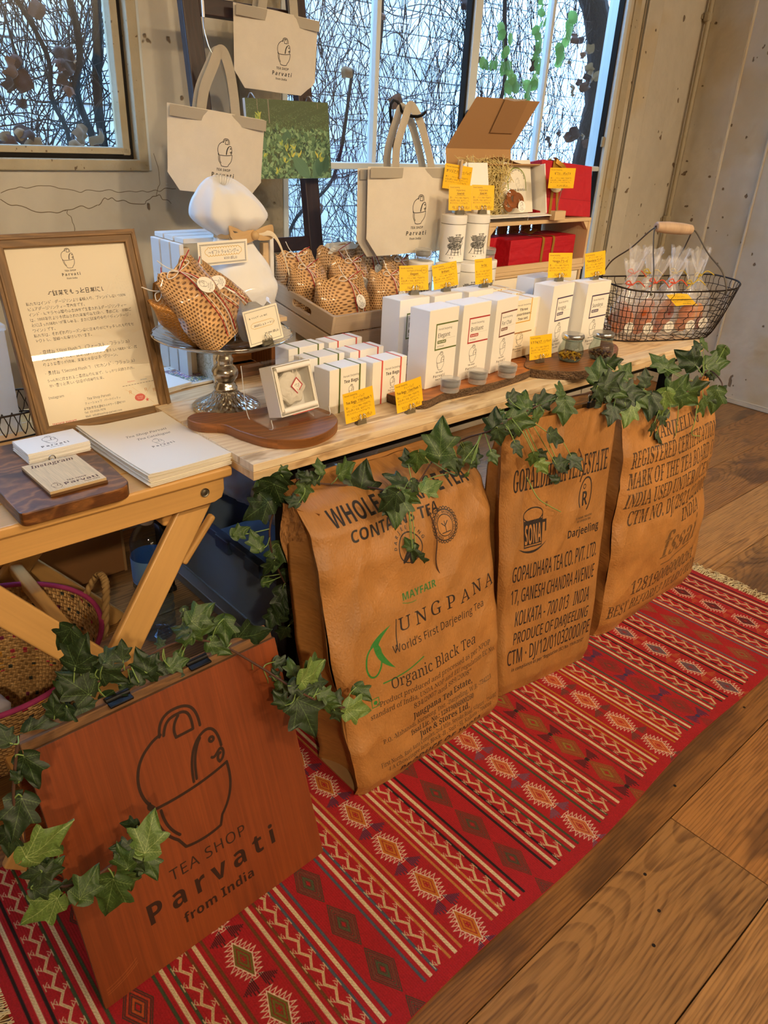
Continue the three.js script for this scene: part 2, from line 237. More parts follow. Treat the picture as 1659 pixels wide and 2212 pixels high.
const COMP = {
  日: '2129|217179|2575|2979', 月: '313619|317179|3373|3575', 禾: '7121|1383|5159|5318|5388', ム: '411878|6588', 車: '1282|2373762623|2575|1787|5159', 人: '5118|5188', 木: '1383|5159|5318|5388', 糸: '501353|632676|5659|3839|7879', 口: '2228787222', 田: '1218888212|5258|1585', 艹: '1686|3339|7379', 扌: '1383|505949|1766', 氵: '2132|1425|1936', 火: '505519|5589|2334|8375', 土: '2474|1888|5159', 广: '5051|1282|2219',
  門: '1219|124245|1435|52828989|5255|5575', 大: '1383|5118|5388', 言: '4151|1282|3474|3676|3878', 辶: '1223|152518|183999', 十: '1585|5159', 小: '5159|2537|7588', 又: '128219|2488', 女: '411668|711949|1484', 目: '2129797121|2373|2575|2777', 山: '5158|14188884', 子: '217153|535949|1585', 立: '5051|1383|3348|7368|1888', 亻: '5115|3339', 巾: '1216|128286|5159', 丁: '1282|515949', ヒ: '2127388888|2565', 也: '1356|13|5058|33378883', 水: '515949|133418|835588', 生: '3114|2373|2676|1989|5059', 入: '41526589|534519', 中: '1317878313|5059', 本: '1383|5159|5318|5388|3777', 手: '6131|2373|1585|505949', 年: '3013|2282|2575|1787|2527|5259', 代: '3014|2429|4383|60557889', 二: '2272|1888', 甘: '1383|3138|7178|3575|3878', 区: '81111989|3377|7337', 斤: '713119|2575|5559', 王: '1282|2575|1888|5258', 々: '4115|41724518|5668',
};
const KANJI = {
  私: 'L禾ム', 直: 'T十目', 輸: 'L車t人月', 入: 'S入', 専: 'T田十', 門: 'S門', 店: 'O广t十口', 山: 'S山', 麓: 'Tl木木田', 岳: 'T土山', 地: 'L土也', 帯: 'T艹巾', 生: 'S生', 産: 'T立生', 年: 'S年', 代: 'S代', 手: 'S手', 摘: 'L扌t立口', 茶: 'T艹木', 葉: 'T艹t口木', 使: 'L亻t口大', 季: 'T禾子', 節: 'T艹l日口', 収: 'L十又', 穫: 'L禾t艹又', 違: 'L辶t口十', 味: 'L口木', 楽: 'T日木', 紅: 'L糸王', 中: 'S中', 毎: 'T人田', 日: 'S日', 本: 'S本', 水: 'S水',
  皆: 'Tl人人日', 様: 'L木t艹水', 届: 'O广S田', 春: 'T大日', 発: 'T人大', 酵: 'L日t土子', 時: 'L日t土十', 間: 'O門S日', 短: 'L大t口土', 緑: 'L糸水', 近: 'L辶S斤', 爽: 'S大', 若: 'T艹t十口', 々: 'S々', 花: 'T艹l亻ヒ', 香: 'T禾日', 特: 'L十t土十', 徴: 'L亻l山又', 色: 'T人日', 淡: 'L氵t火火', 夏: 'T目又', 月: 'S月', 二: 'S二', 番: 'T禾田', 美: 'T王大', 甘: 'S甘', 東: 'T十木', 京: 'T立小', 都: 'Lt土日口', 豊: 'T田口', 島: 'T日山', 区: 'S区', 要: 'T田女', 町: 'L田丁', 税: 'L禾t口人', 込: 'L辶S入', 個: 'L亻口', 常: 'T艹t口巾', 枚: 'L木又', 家: 'T立水', 用: 'S月',
};
function strokes(x, str, ox, oy, w, h) {
  for (const s of str.split('|')) {
    const q = []; for (let i = 0; i + 1 < s.length; i += 2) q.push([ox + (+s[i] + 0.4) / 9.6 * w, oy + (+s[i + 1] + 0.2) / 9.6 * h]);
    if (!q.length) continue; x.beginPath(); x.moveTo(...q[0]); if (q.length === 1) x.lineTo(q[0][0] + w * 0.08, q[0][1] + h * 0.08);
    for (let i = 1; i < q.length; i++) if (i < q.length - 1 && q.length > 3) x.quadraticCurveTo(...q[i], (q[i][0] + q[i + 1][0]) / 2, (q[i][1] + q[i + 1][1]) / 2); else x.lineTo(...q[i]);
    x.stroke();
  }
}
function comp(x, code, i, X, Y, w, h) {           // layout codes: S single, L/l beside, T/t above, O inside; returns the next index
  const c = code[i];
  if (c === 'S') return comp(x, code, i + 1, X, Y, w, h);
  if (c === 'L' || c === 'l') { const k = comp(x, code, i + 1, X - w * 0.02, Y, w * 0.46, h); return comp(x, code, k, X + w * 0.43, Y, w * 0.57, h); }
  if (c === 'T' || c === 't') { const k = comp(x, code, i + 1, X, Y - h * 0.03, w, h * 0.46); return comp(x, code, k, X, Y + h * 0.40, w, h * 0.6); }
  if (c === 'O') { const k = comp(x, code, i + 1, X, Y, w, h); return comp(x, code, k, X + w * 0.26, Y + h * 0.36, w * 0.62, h * 0.62); }
  strokes(x, COMP[c], X, Y, w, h); return i + 1;
}
const isJ = (ch) => KANA[ch] || KANJI[ch];
function jwidth(x, str, size, ls = 0) { let w = 0; for (const ch of str) w += isJ(ch) ? size : ch === '　' ? size : x.measureText(ch).width + ls; return w; }
function jtext(x, str, px, py, size, { color = '#222', font = 'sans-serif', bold = false, align = 'left', ls = 0, weight } = {}) {
  x.fillStyle = x.strokeStyle = color; x.font = (bold ? 'bold ' : '') + size * 0.96 + 'px ' + font; x.lineCap = x.lineJoin = 'round'; x.textBaseline = 'alphabetic';
  const W = jwidth(x, str, size, ls); if (align === 'center') px -= W / 2; if (align === 'right') px -= W;
  for (const ch of str) {
    if (ch === '　') { px += size; continue; }
    if (isJ(ch)) { x.lineWidth = Math.max(0.8, size * (weight || (bold ? 0.11 : 0.075))); if (KANA[ch]) strokes(x, KANA[ch], px, py - size * 0.86, size, size); else comp(x, KANJI[ch], 0, px + size * 0.03, py - size * 0.86, size * 0.94, size); px += size; } else { x.fillText(ch, px, py); px += x.measureText(ch).width + ls; }
  }
  return W;
}
function txt(x, str, px, py, size, o = {}) {      // Latin text, optional width to fit, letter spacing
  const { color = '#222', font = 'sans-serif', bold = false, align = 'center', ls = 0, width, rotate = 0, italic = 0, sy = 1 } = o;
  x.save(); x.translate(px, py); x.rotate(rotate); x.fillStyle = color; x.font = (bold ? 'bold ' : '') + size + 'px ' + font; x.textBaseline = 'alphabetic';
  let W = 0; for (const ch of str) W += x.measureText(ch).width + ls; W -= ls;
  const k = width ? width / W : 1; x.transform(k, 0, -italic, sy, 0, 0); let p = align === 'center' ? -W / 2 : align === 'right' ? -W : 0;
  for (const ch of str) { x.fillText(ch, p, 0); p += x.measureText(ch).width + ls; } x.restore();
}
function emblem(x, cx, cy, h, color = '#222', lw = 1) {       // the pot, its lid and the bowl, drawn with a pen; cx, cy: middle, h: height
  const k = h / 200; x.save(); x.translate(cx - 62 * k, cy - h / 2); x.scale(k, k); x.strokeStyle = color; x.fillStyle = color; x.lineCap = x.lineJoin = 'round'; x.lineWidth = 4.4 * lw;
  const pth = (f) => { x.beginPath(); f(); x.stroke(); };
  pth(() => { x.moveTo(12, 118); x.bezierCurveTo(-6, 96, -4, 52, 26, 34); x.bezierCurveTo(34, 28, 42, 26, 46, 26); });
  pth(() => { x.moveTo(44, 28); x.bezierCurveTo(48, 2, 64, -2, 82, 1); x.bezierCurveTo(98, 4, 104, 16, 103, 40); });
  pth(() => { x.moveTo(50, 29); x.bezierCurveTo(56, 12, 62, 8, 80, 9); x.bezierCurveTo(92, 10, 94, 22, 92, 40); x.lineTo(66, 40); x.bezierCurveTo(64, 30, 66, 20, 76, 12); });
  pth(() => { x.moveTo(74, 114); x.bezierCurveTo(76, 84, 84, 60, 104, 52); x.bezierCurveTo(120, 46, 126, 62, 126, 84); });
  pth(() => { x.moveTo(79, 112); x.bezierCurveTo(81, 86, 88, 68, 98, 58); });
  pth(() => { x.arc(114, 68, 3.4, 0, 6.3); });
  pth(() => { x.moveTo(108, 94); x.bezierCurveTo(112, 98, 116, 92, 122, 88); x.bezierCurveTo(130, 86, 128, 104, 118, 106); x.bezierCurveTo(114, 100, 118, 94, 122, 94); });
  pth(() => { x.moveTo(8, 110); x.bezierCurveTo(2, 114, 6, 122, 20, 122); x.bezierCurveTo(50, 124, 90, 122, 128, 112); });
  pth(() => { x.moveTo(10, 124); x.bezierCurveTo(10, 152, 18, 168, 32, 182); x.lineTo(40, 198); x.bezierCurveTo(60, 203, 80, 202, 96, 198); x.lineTo(102, 184); x.bezierCurveTo(122, 166, 130, 144, 128, 112); });
  pth(() => { x.moveTo(20, 128); x.bezierCurveTo(20, 150, 26, 164, 36, 176); });
  x.restore();
}
function brandmark(x, cx, top, h, color = '#222', lw = 1) {    // emblem with the three lines of the shop's name under it
  emblem(x, cx, top + h * 0.3, h * 0.6, color, lw);
  txt(x, 'TEA SHOP', cx, top + h * 0.705, h * 0.075, { color, ls: h * 0.002, bold: true }); txt(x, 'Parvati', cx, top + h * 0.84, h * 0.125, { color, bold: true, ls: h * 0.028 }); txt(x, 'from India', cx, top + h * 0.94, h * 0.066, { color, bold: true });
}

// ---------------------------------------------------------------- lamps of the room
for (const [x, y, z, tx, ty, tz, cd, ang] of SPOTS) {
  const t = thing('ceiling_spotlight', 'white ceiling spotlight pointing down at the display', 'lamp', [x, y, z], 0, 'ceiling spotlights above the display');
  const dir = V(tx - x, ty - y, tz - z).normalize(), q = new THREE.Quaternion().setFromUnitVectors(V(0, -1, 0), dir);
  const can = at(lathe([[0.0, 0.06], [0.045, 0.06], [0.045, -0.06], [0.04, -0.06], [0.04, 0.05], [0, 0.05]], 20), 0, 0.03, 0); can.applyQuaternion(q); part('housing', can, M.white, t);
  const disc = at(new THREE.CylinderGeometry(0.036, 0.036, 0.006, 20), 0, 0.0, 0); disc.applyQuaternion(q); part('bulb', disc, M.lampGlow, t);
  part('stem', at(new THREE.CylinderGeometry(0.01, 0.01, 0.13, 8), 0, 0.12, 0), M.white, t);
  const l = new THREE.SpotLight(WARM, cd, 0, ang, 0.7, 2); l.name = 'spot_light'; l.shadow.radius = 3; l.castShadow = true; l.position.copy(dir.clone().multiplyScalar(0.03)); l.target.position.copy(dir); t.add(l, l.target);
}
for (const [x, y, z, len] of TUBE_LAMPS) {
  const t = thing('ceiling_tube_lamp', 'long white tube lamp fixed under the ceiling behind the viewer', 'lamp', [x, y, z], 0, 'tube lamps behind the viewer');
  part('housing', at(rbox(len, 0.05, 0.09, 0.004), 0, 0.075, 0), M.white, t); part('tube', at(rbox(len - 0.04, 0.03, 0.06, 0.01), 0, 0.035, 0), M.lampGlow, t);
  part('hanger', at(new THREE.CylinderGeometry(0.006, 0.006, 0.08, 6), 0, 0.13, 0), M.white, t);
  const l = new THREE.RectAreaLight(WARM, 44, len - 0.06, 0.06); l.name = 'tube_light'; l.position.set(0, 0.015, 0); l.rotation.x = -Math.PI / 2; t.add(l);
}

// ---------------------------------------------------------------- room shell
const RX0 = -2.6, RX1 = 4.24, RZ0 = -2.3, RZ1 = 5.2, RY = 2.9;
const floor = struct('floor', at(box(RX1 - RX0 + 0.4, 0.1, RZ1 - RZ0 + 0.4), (RX0 + RX1) / 2, -0.075, (RZ0 + RZ1) / 2), M.subfloor);
const joints = { 0: [1.27], 1: [0.35, 3.3], '-1': [3.0], '-2': [1.9], '-3': [0.6, 3.4], '-4': [2.4], '-5': [1.2], 2: [2.2] };
for (let k = -9; k < 25; k++) {
  const z0 = Math.max(RZ0, -0.40 + 0.225 * k), z1 = Math.min(RZ1, -0.40 + 0.225 * (k + 1)); if (z1 - z0 < 0.02) continue;
  const xs = [RX0, ...(joints[k] || [rr(-1, 1), rr(1.8, 3.4)]), RX1];
  for (let i = 0; i + 1 < xs.length; i++) {
    const w = xs[i + 1] - xs[i] - 0.0016, d = z1 - z0 - 0.0018, b = (k === 0 && i === 1) || (k === -1 && i === 1) ? 1 : Math.floor(rnd() * 4), g = rbox(w, 0.025, d, 0.0012);
    uvBox(g, 1, 'x', rr(0, 4), b * 0.225 + 0.1125);
    part('plank', at(g, (xs[i] + xs[i + 1]) / 2, -0.0125 + rr(-0.0004, 0.0004), (z0 + z1) / 2), M.floor[(k === 0 && i === 0) ? 0 : Math.floor(rnd() * 3)], floor);
  }
}
for (const [x, z] of [[1.05, -0.30], [1.10, -0.36], [1.36, -0.44], [0.98, -0.27], [0.80, -0.22], [1.62, -0.33], [0.72, -0.06], [1.75, -0.46], [2.2, -0.62]]) part('nail_hole', at(new THREE.CylinderGeometry(0.0035, 0.0035, 0.002, 8), x, 0.0002, z), M.subfloor, floor);
// the wall with the windows
const W1 = [-0.6, 1.107, 1.152, 2.35], W2 = [1.592, 3.492, 0.25, 2.35];
{
  const s = shape([[RX0 - 0.2, -0.1], [RX1 + 0.2, -0.1], [RX1 + 0.2, RY + 0.1], [RX0 - 0.2, RY + 0.1]]);
  for (const [a, b, c, d] of [W1, W2]) s.holes.push(new THREE.Path([[a, c], [a, d], [b, d], [b, c]].map(([x, y]) => new THREE.Vector2(x, y))));
  const wall = struct('wall_back', at(extrude(s, 0.09, 0), 0, 0, RZ0 - 0.09), M.plaster);
  const crack = (pts, r = 0.0008) => part('crack', tube(pts.map(([x, y]) => [x, y, RZ0]), r, pts.length * 5, 4), M.crack, wall);
  const jig = (pts) => { const o = []; for (let i = 0; i + 1 < pts.length; i++) for (let k = 0; k < 4; k++) o.push([lerp(pts[i][0], pts[i + 1][0], k / 4) + rr(-0.004, 0.004), lerp(pts[i][1], pts[i + 1][1], k / 4) + rr(-0.006, 0.006)]); o.push(pts[pts.length - 1]); return o; };
  crack(jig([[0.68, 1.102], [0.754, 1.109], [0.842, 1.111], [0.918, 1.096], [1.044, 1.098], [1.125, 1.1], [1.194, 1.102]]));
  crack(jig([[0.676, 1.075], [0.756, 1.047], [0.845, 1.048], [0.941, 1.061], [0.964, 1.076], [0.998, 1.072], [1.084, 1.058], [1.124, 1.087], [1.175, 1.06]]), 0.001);
  crack(jig([[0.845, 1.048], [0.861, 1.03], [0.87, 0.97]]), 0.0008); crack(jig([[1.124, 1.087], [1.145, 1.13], [1.13, 1.2]]), 0.0008); crack(jig([[1.5, 1.14], [1.52, 1.05], [1.50, 0.95], [1.53, 0.8]]), 0.0013); crack(jig([[1.52, 1.05], [1.56, 1.03]]), 0.001);
  part('pilaster', at(rbox(0.13, RY, 0.03, 0.012), 3.675, RY / 2, RZ0 + 0.008), M.plaster, wall);
  part('window_reveal_band', at(rbox(0.05, RY, 0.012, 0.004, 'y'), 3.545, RY / 2, RZ0 + 0.003), M.frameCream, wall);
  uvBox(wall.children[wall.children.length - 2].geometry, 1, 'y');
  part('column_face', at(uvBox(rbox(0.16, 1.9, 0.02, 0.006), 1, 'y'), 1.505, 0.95, RZ0 + 0.004), M.concrete, wall);
}
const sideWall = (name, w, x, z, ry) => { const g = uvBox(box(w, RY + 0.2, 0.2), 1, 'x'); return struct(name, at(rot(g, 0, ry), x, RY / 2, z), M.plaster); };
const wr = sideWall('wall_right', RZ1 - RZ0 + 0.4, RX1 + 0.1, (RZ0 + RZ1) / 2, Math.PI / 2);
part('pilaster', at(uvBox(rbox(0.03, RY, 0.23, 0.012), 1, 'y'), RX1 + 0.002, RY / 2, -2.19), M.plaster, wr);
part('pilaster', at(uvBox(rbox(0.02, RY, 0.012, 0.004), 1, 'y'), RX1, RY / 2, -1.86), M.plaster, wr);
{ const g = new THREE.PlaneGeometry(0.01, 0.01); g.dispose(); }
sideWall('wall_left', RZ1 - RZ0 + 0.4, RX0 - 0.1, (RZ0 + RZ1) / 2, Math.PI / 2);
sideWall('wall_front', RX1 - RX0 + 0.4, (RX0 + RX1) / 2, RZ1 + 0.1, 0);
struct('ceiling', at(box(RX1 - RX0 + 0.4, 0.12, RZ1 - RZ0 + 0.4), (RX0 + RX1) / 2, RY + 0.06, (RZ0 + RZ1) / 2), M.ceiling);
struct('baseboard_right', at(uvBox(rbox(0.018, 0.03, RZ1 - RZ0, 0.006), 1, 'z'), RX1 - 0.006, 0.015, (RZ0 + RZ1) / 2), M.plaster);
struct('baseboard_back', at(uvBox(rbox(RX1 - RX0, 0.03, 0.018, 0.006), 1, 'x'), (RX0 + RX1) / 2, 0.015, RZ0 + 0.006), M.plaster);
{ // painted pipe in the corner
  const t = thing('wall_pipe', 'thin painted pipe running down the corner between window and right wall', 'pipe', [4.155, 0, -2.272]);
  part('tube', at(new THREE.CylinderGeometry(0.012, 0.012, RY, 14), 0, RY / 2, 0), M.frameCream, t);
  for (const y of [0.92, 1.87, 2.6]) { const b = part('bracket', at(rbox(0.045, 0.042, 0.03, 0.008), 0, y, -0.004), M.frameCream, t); part('screw', at(rot(new THREE.SphereGeometry(0.006, 8, 6)), 0.03, y + 0.014, -0.018), M.bark2, b); part('screw', at(new THREE.SphereGeometry(0.006, 8, 6), 0.024, y - 0.014, -0.018), M.bark2, b); part('bracket_plate', at(rbox(0.075, 0.02, 0.006, 0.002), 0.01, y, -0.024), M.frameCream, b); }
}
// left window: cream frame, dark gap, inner sash, one big pane
{
  const [a, b, c, d] = W1, w = struct('window_1', at(rbox(b - a, 0.03, 0.09, 0.004, 'x'), (a + b) / 2, c + 0.015, RZ0 - 0.03), M.frameCream);
  const bar = (n, w_, h_, d_, x, y, z, m) => part(n, at(uvBox(rbox(w_, h_, d_, 0.003), 1, h_ > w_ ? 'y' : 'x'), x, y, z), m, w);
  bar('frame_side', 0.03, d - c, 0.09, b - 0.015, (c + d) / 2, RZ0 - 0.03, M.frameCream); bar('frame_side', 0.03, d - c, 0.09, a + 0.015, (c + d) / 2, RZ0 - 0.03, M.frameCream); bar('frame_top', b - a, 0.03, 0.09, (a + b) / 2, d - 0.015, RZ0 - 0.03, M.frameCream);
  bar('gasket', b - a - 0.06, 0.012, 0.05, (a + b) / 2, c + 0.036, RZ0 - 0.045, M.gasket); bar('gasket', 0.011, d - c - 0.06, 0.05, b - 0.0355, (c + d) / 2, RZ0 - 0.045, M.gasket);
  bar('sash_rail', b - a - 0.08, 0.018, 0.05, (a + b) / 2, c + 0.051, RZ0 - 0.04, M.frameCream); bar('sash_stile', 0.022, d - c - 0.08, 0.05, b - 0.052, (c + d) / 2, RZ0 - 0.04, M.frameCream);
  bar('window_pane', b - a - 0.09, d - c - 0.09, 0.003, (a + b) / 2, (c + d) / 2 + 0.01, RZ0 - 0.05, M.pane);
  part('trim', at(uvBox(rbox(0.012, d - c, 0.012, 0.003), 1, 'y'), b + 0.004, (c + d) / 2, RZ0 + 0.004), M.frameWhite, w);
}
// main window: sliding sashes, four upper panes over four lower ones
{
  const [a, b, c, d] = W2, zf = RZ0 - 0.045, w = struct('window_2', at(rbox(b - a, 0.04, 0.1, 0.004), (a + b) / 2, c + 0.02, zf), M.frameWhite);
  const bar = (n, w_, h_, d_, x, y, z, m = M.frameWhite) => part(n, at(rbox(w_, h_, d_, 0.003), x, y, z), m, w);
  bar('frame_side', 0.022, d - c, 0.1, a + 0.011, (c + d) / 2, zf); bar('frame_side', 0.024, d - c, 0.1, b - 0.012, (c + d) / 2, zf); bar('frame_top', b - a, 0.04, 0.1, (a + b) / 2, d - 0.02, zf);
  bar('seal', 0.008, d - c, 0.03, b - 0.028, (c + d) / 2, zf + 0.02, M.gasket);
  bar('transom', b - a - 0.04, 0.022, 0.05, (a + b) / 2, 1.171, zf + 0.01);
  for (const [x, wd] of [[2.024, 0.02], [2.99, 0.018]]) bar('mullion', wd, d - c - 0.06, 0.034, x, (c + d) / 2, zf);
  bar('mullion', 0.042, d - c - 0.06, 0.05, 2.508, (c + d) / 2, zf + 0.012); bar('seal', 0.012, d - c - 0.06, 0.03, 2.482, (c + d) / 2, zf + 0.012, M.gasket);
  const xs = [a + 0.02, 2.024, 2.508, 2.99, b - 0.02];
  for (let i = 0; i < 4; i++) for (const [y0, y1] of [[c + 0.03, 1.162], [1.18, d - 0.03]]) bar('window_pane', xs[i + 1] - xs[i] - 0.012, y1 - y0, 0.003, (xs[i] + xs[i + 1]) / 2, (y0 + y1) / 2, zf - 0.004 + (i > 1 ? 0.006 : 0), y0 < 1 ? M.paneDusty : M.pane);
  const k = part('sash_lock', at(rbox(0.03, 0.10, 0.02, 0.008), 2.492, 1.325, zf + 0.05), M.blackMetal, w);
  part('latch', at(rot(rbox(0.024, 0.075, 0.024, 0.01), 0, 0, 0.5), 2.478, 1.345, zf + 0.066), M.blackMetal, k); part('latch_knob', at(new THREE.SphereGeometry(0.015, 12, 8), 2.465, 1.312, zf + 0.066), M.blackMetal, k);
  bar('handle_plate', 0.02, 0.045, 0.01, b - 0.036, 1.29, zf + 0.04, M.frameCream);
}
// ---------------------------------------------------------------- outside: ground, a white painted block wall, winter climbers
struct('ground', at(box(14, 0.1, 8), 2, -0.25, -6.6), M.concrete);
const outer = struct('wall_outside', at(box(7.4, 3.2, 0.2), 2.6, 1.3, -3.64), M.frameWhite);
for (let j = 0; j < 20; j++) for (let i = 0; i < 12; i++) { const w = 0.41, g = rbox(w - 0.002, 0.1048, 0.05, 0.005); part('block', at(uvBox(g, 1, 'x'), 0.95 + (i + (j % 2) * 0.5) * w, 0.42 + j * 0.107, -3.53 + rr(-0.006, 0.006)), M.brick[Math.floor(rnd() * 3)], outer); }
function twigMass(name, label, n, [x0, x1, y0, y1, z0, z1], rad, fall) {
  const gs = [];
  for (let k = 0; k < n; k++) {
    let p = V(rr(x0, x1), rr(y0, y1), rr(z0, z1)), d = fall && rnd() < 0.6 ? V(rr(-0.35, 0.35), rr(0.6, 1), rr(-0.2, 0.2)) : V(rr(-1, 1), rr(-1, 1), rr(-0.25, 0.25)); d.normalize();
    const pts = [], L = rr(0.12, 0.55), m = 6; for (let i = 0; i <= m; i++) { pts.push(p.clone()); d.add(V(rr(-0.42, 0.42), rr(-0.42, 0.42), rr(-0.2, 0.2))).normalize(); p = p.clone().addScaledVector(d, L / m); p.z = clamp(p.z, z0, z1); p.y = clamp(p.y, y0 - 0.1, y1 + 0.2); }
    gs.push(tube(pts, rad * rr(0.45, 1.25), 8, 3));
  }
  return tag(part(name, merge(gs), M.twig), label, 'twigs', null, 'stuff');
}
twigMass('vine_twigs', 'tangle of thin bare vine twigs outside the left window', 620, [0.55, 1.22, 1.1, 1.72, -2.95, -2.62], 0.0021, true);
twigMass('vine_twigs', 'tangle of thin bare vine twigs outside the main window', 2300, [1.6, 4.1, 0.55, 1.95, -2.98, -2.64], 0.0018, true);
function deadLeaf(s) { const g = sheet(5, 5, (u, v) => { const a = u * 2 - 1, b = v * 2 - 1, r = Math.hypot(a, b); return [a * s * (1 - 0.25 * b * b), b * s, s * (0.35 * Math.sin(a * 3 + s * 90) + 0.3 * Math.cos(b * 3.4 + s * 40)) + 0.1 * s * r]; }); return g; }
const leafShapes = [0.016, 0.022, 0.027].map(deadLeaf);
function bareVine(pts, r, label, leaves, group) {
  const t = thing('bare_vine', label, 'vine', [0, 0, 0], 0, group), g = tube(pts, r, 40, 7), p = g.attributes.position;
  for (let i = 0; i < p.count; i++) { const n = 0.3 * r * (fbm(p.getX(i) * 40, p.getY(i) * 40, 2, 5) - 0.5); p.setXYZ(i, p.getX(i) + n, p.getY(i), p.getZ(i) + n); }
  part('stem', g, M.bark, t);
  for (const [x, y, z, k] of leaves) { const q = part('dead_leaf', pick(leafShapes), M.deadLeaf[k ?? Math.floor(rnd() * 4)], t); q.position.set(x, y, z); q.rotation.set(rr(-1, 1), rr(-1, 1), rr(0, 6)); }
  return t;
}
const scatter = (n, x0, x1, y0, y1, z) => Array.from({ length: n }, () => [rr(x0, x1), rr(y0, y1), z + rr(-0.06, 0.06)]);
bareVine([[1.10, 0.9, -2.62], [1.09, 1.2, -2.63], [1.05, 1.35, -2.62], [1.08, 1.5, -2.63], [1.03, 1.75, -2.62]], 0.011, 'thickest bare vine stem at the right edge of the left window', scatter(3, 0.98, 1.1, 1.3, 1.5, -2.6));
bareVine([[1.16, 0.9, -2.66], [1.14, 1.3, -2.68], [1.16, 1.6, -2.66], [1.12, 1.8, -2.66]], 0.015, 'dark vine stem against the frame side of the left window', []);
bareVine([[0.98, 1.0, -2.64], [1.01, 1.22, -2.63], [0.97, 1.33, -2.62], [0.98, 1.45, -2.64], [0.9, 1.62, -2.66], [0.84, 1.75, -2.66]], 0.007, 'bare vine forking up the middle of the left window with brown leaves', [[0.86, 1.42, -2.56, 0], [0.84, 1.40, -2.55, 1], [0.87, 1.37, -2.56, 0], [1.0, 1.45, -2.56, 2], [1.0, 1.42, -2.55, 2], [0.94, 1.55, -2.56, 0], [0.83, 1.36, -2.55, 2], ...scatter(4, 0.8, 1.1, 1.3, 1.6, -2.6)]);
bareVine([[0.6, 1.16, -2.6], [0.8, 1.185, -2.58], [0.95, 1.17, -2.6], [1.1, 1.2, -2.6]], 0.006, 'low vine along the sill of the left window heaped with dead leaves', scatter(26, 0.72, 1.08, 1.16, 1.24, -2.55));
bareVine([[0.7, 1.5, -2.7], [0.8, 1.66, -2.7], [0.92, 1.7, -2.66], [1.0, 1.85, -2.66]], 0.03, 'dark thick branch in the upper left corner of the left window', []);
bareVine([[3.86, 0.3, -2.75], [3.94, 0.9, -2.74], [3.99, 1.4, -2.74], [3.95, 1.75, -2.75], [3.76, 2.0, -2.75], [3.5, 2.1, -2.74]], 0.07, 'thick tree trunk at the right end of the main window with withered leaves', [...scatter(8, 3.58, 3.85, 1.5, 1.62, -2.62), ...scatter(9, 3.5, 3.8, 1.25, 1.34, -2.62), ...scatter(6, 3.55, 3.8, 1.62, 1.75, -2.62)]);
bareVine([[2.3, 0.4, -2.7], [2.34, 0.9, -2.7], [2.3, 1.3, -2.68], [2.36, 1.7, -2.7], [2.3, 2.1, -2.7]], 0.009, 'bare vine stem left of the sash lock in the main window', scatter(3, 2.1, 2.5, 1.3, 1.7, -2.66));
bareVine([[1.85, 0.4, -2.68], [1.84, 0.75, -2.68], [1.9, 0.95, -2.66], [2.1, 1.12, -2.66], [2.2, 1.5, -2.68]], 0.007, 'bare vine crossing the lower panes beside the ladder', [[1.93, 0.84, -2.6, 2], [2.0, 0.8, -2.6, 2], ...scatter(2, 1.8, 2.1, 0.7, 1.0, -2.62)]);
bareVine([[2.92, 0.5, -2.72], [3.0, 1.2, -2.7], [3.15, 1.5, -2.7], [3.1, 1.9, -2.7], [3.3, 2.1, -2.7]], 0.010, 'bare vine stem behind the open gift box in the main window', scatter(4, 2.7, 3.3, 1.5, 1.9, -2.66));
{ // the one green climber hanging outside
  const t = thing('green_climber', 'fresh green climber hanging outside the top of the main window', 'vine'), lf = sheet(3, 3, (u, v) => [(u - 0.5) * 0.045 * Math.sin(Math.PI * (0.15 + 0.8 * v)) * 1.25, (v - 0.5) * 0.05, 0.006 * Math.sin(u * 3)]);
  for (const pts of [[[3.2, 2.0, -2.6], [3.21, 1.85, -2.6], [3.23, 1.7, -2.6], [3.24, 1.57, -2.6], [3.2, 1.43, -2.6]], [[2.98, 1.72, -2.6], [3.02, 1.6, -2.6], [3.05, 1.5, -2.6], [3.06, 1.4, -2.6], [3.04, 1.3, -2.6]], [[3.04, 1.58, -2.6], [2.92, 1.57, -2.6], [2.86, 1.58, -2.6]], [[3.4, 1.62, -2.6], [3.42, 1.7, -2.6], [3.46, 1.8, -2.6]], [[3.06, 1.5, -2.6], [3.18, 1.51, -2.6]]]) {
    part('stem', tube(pts, 0.002, 14, 4), M.petiole, t); const c = curve(pts), n = Math.round(c.getLength() / 0.024);
    for (let i = 0; i <= n; i++) { const q = part('leaf', lf, pick(M.liveLeaf), t), p = c.getPoint(i / n); q.position.set(p.x + rr(-0.022, 0.022), p.y + rr(-0.01, 0.01), p.z + rr(0, 0.03)); q.rotation.set(rr(-0.4, 0.4), rr(-0.6, 0.6), rr(2.2, 4)); q.scale.setScalar(rr(0.7, 1.2)); }
  }
}

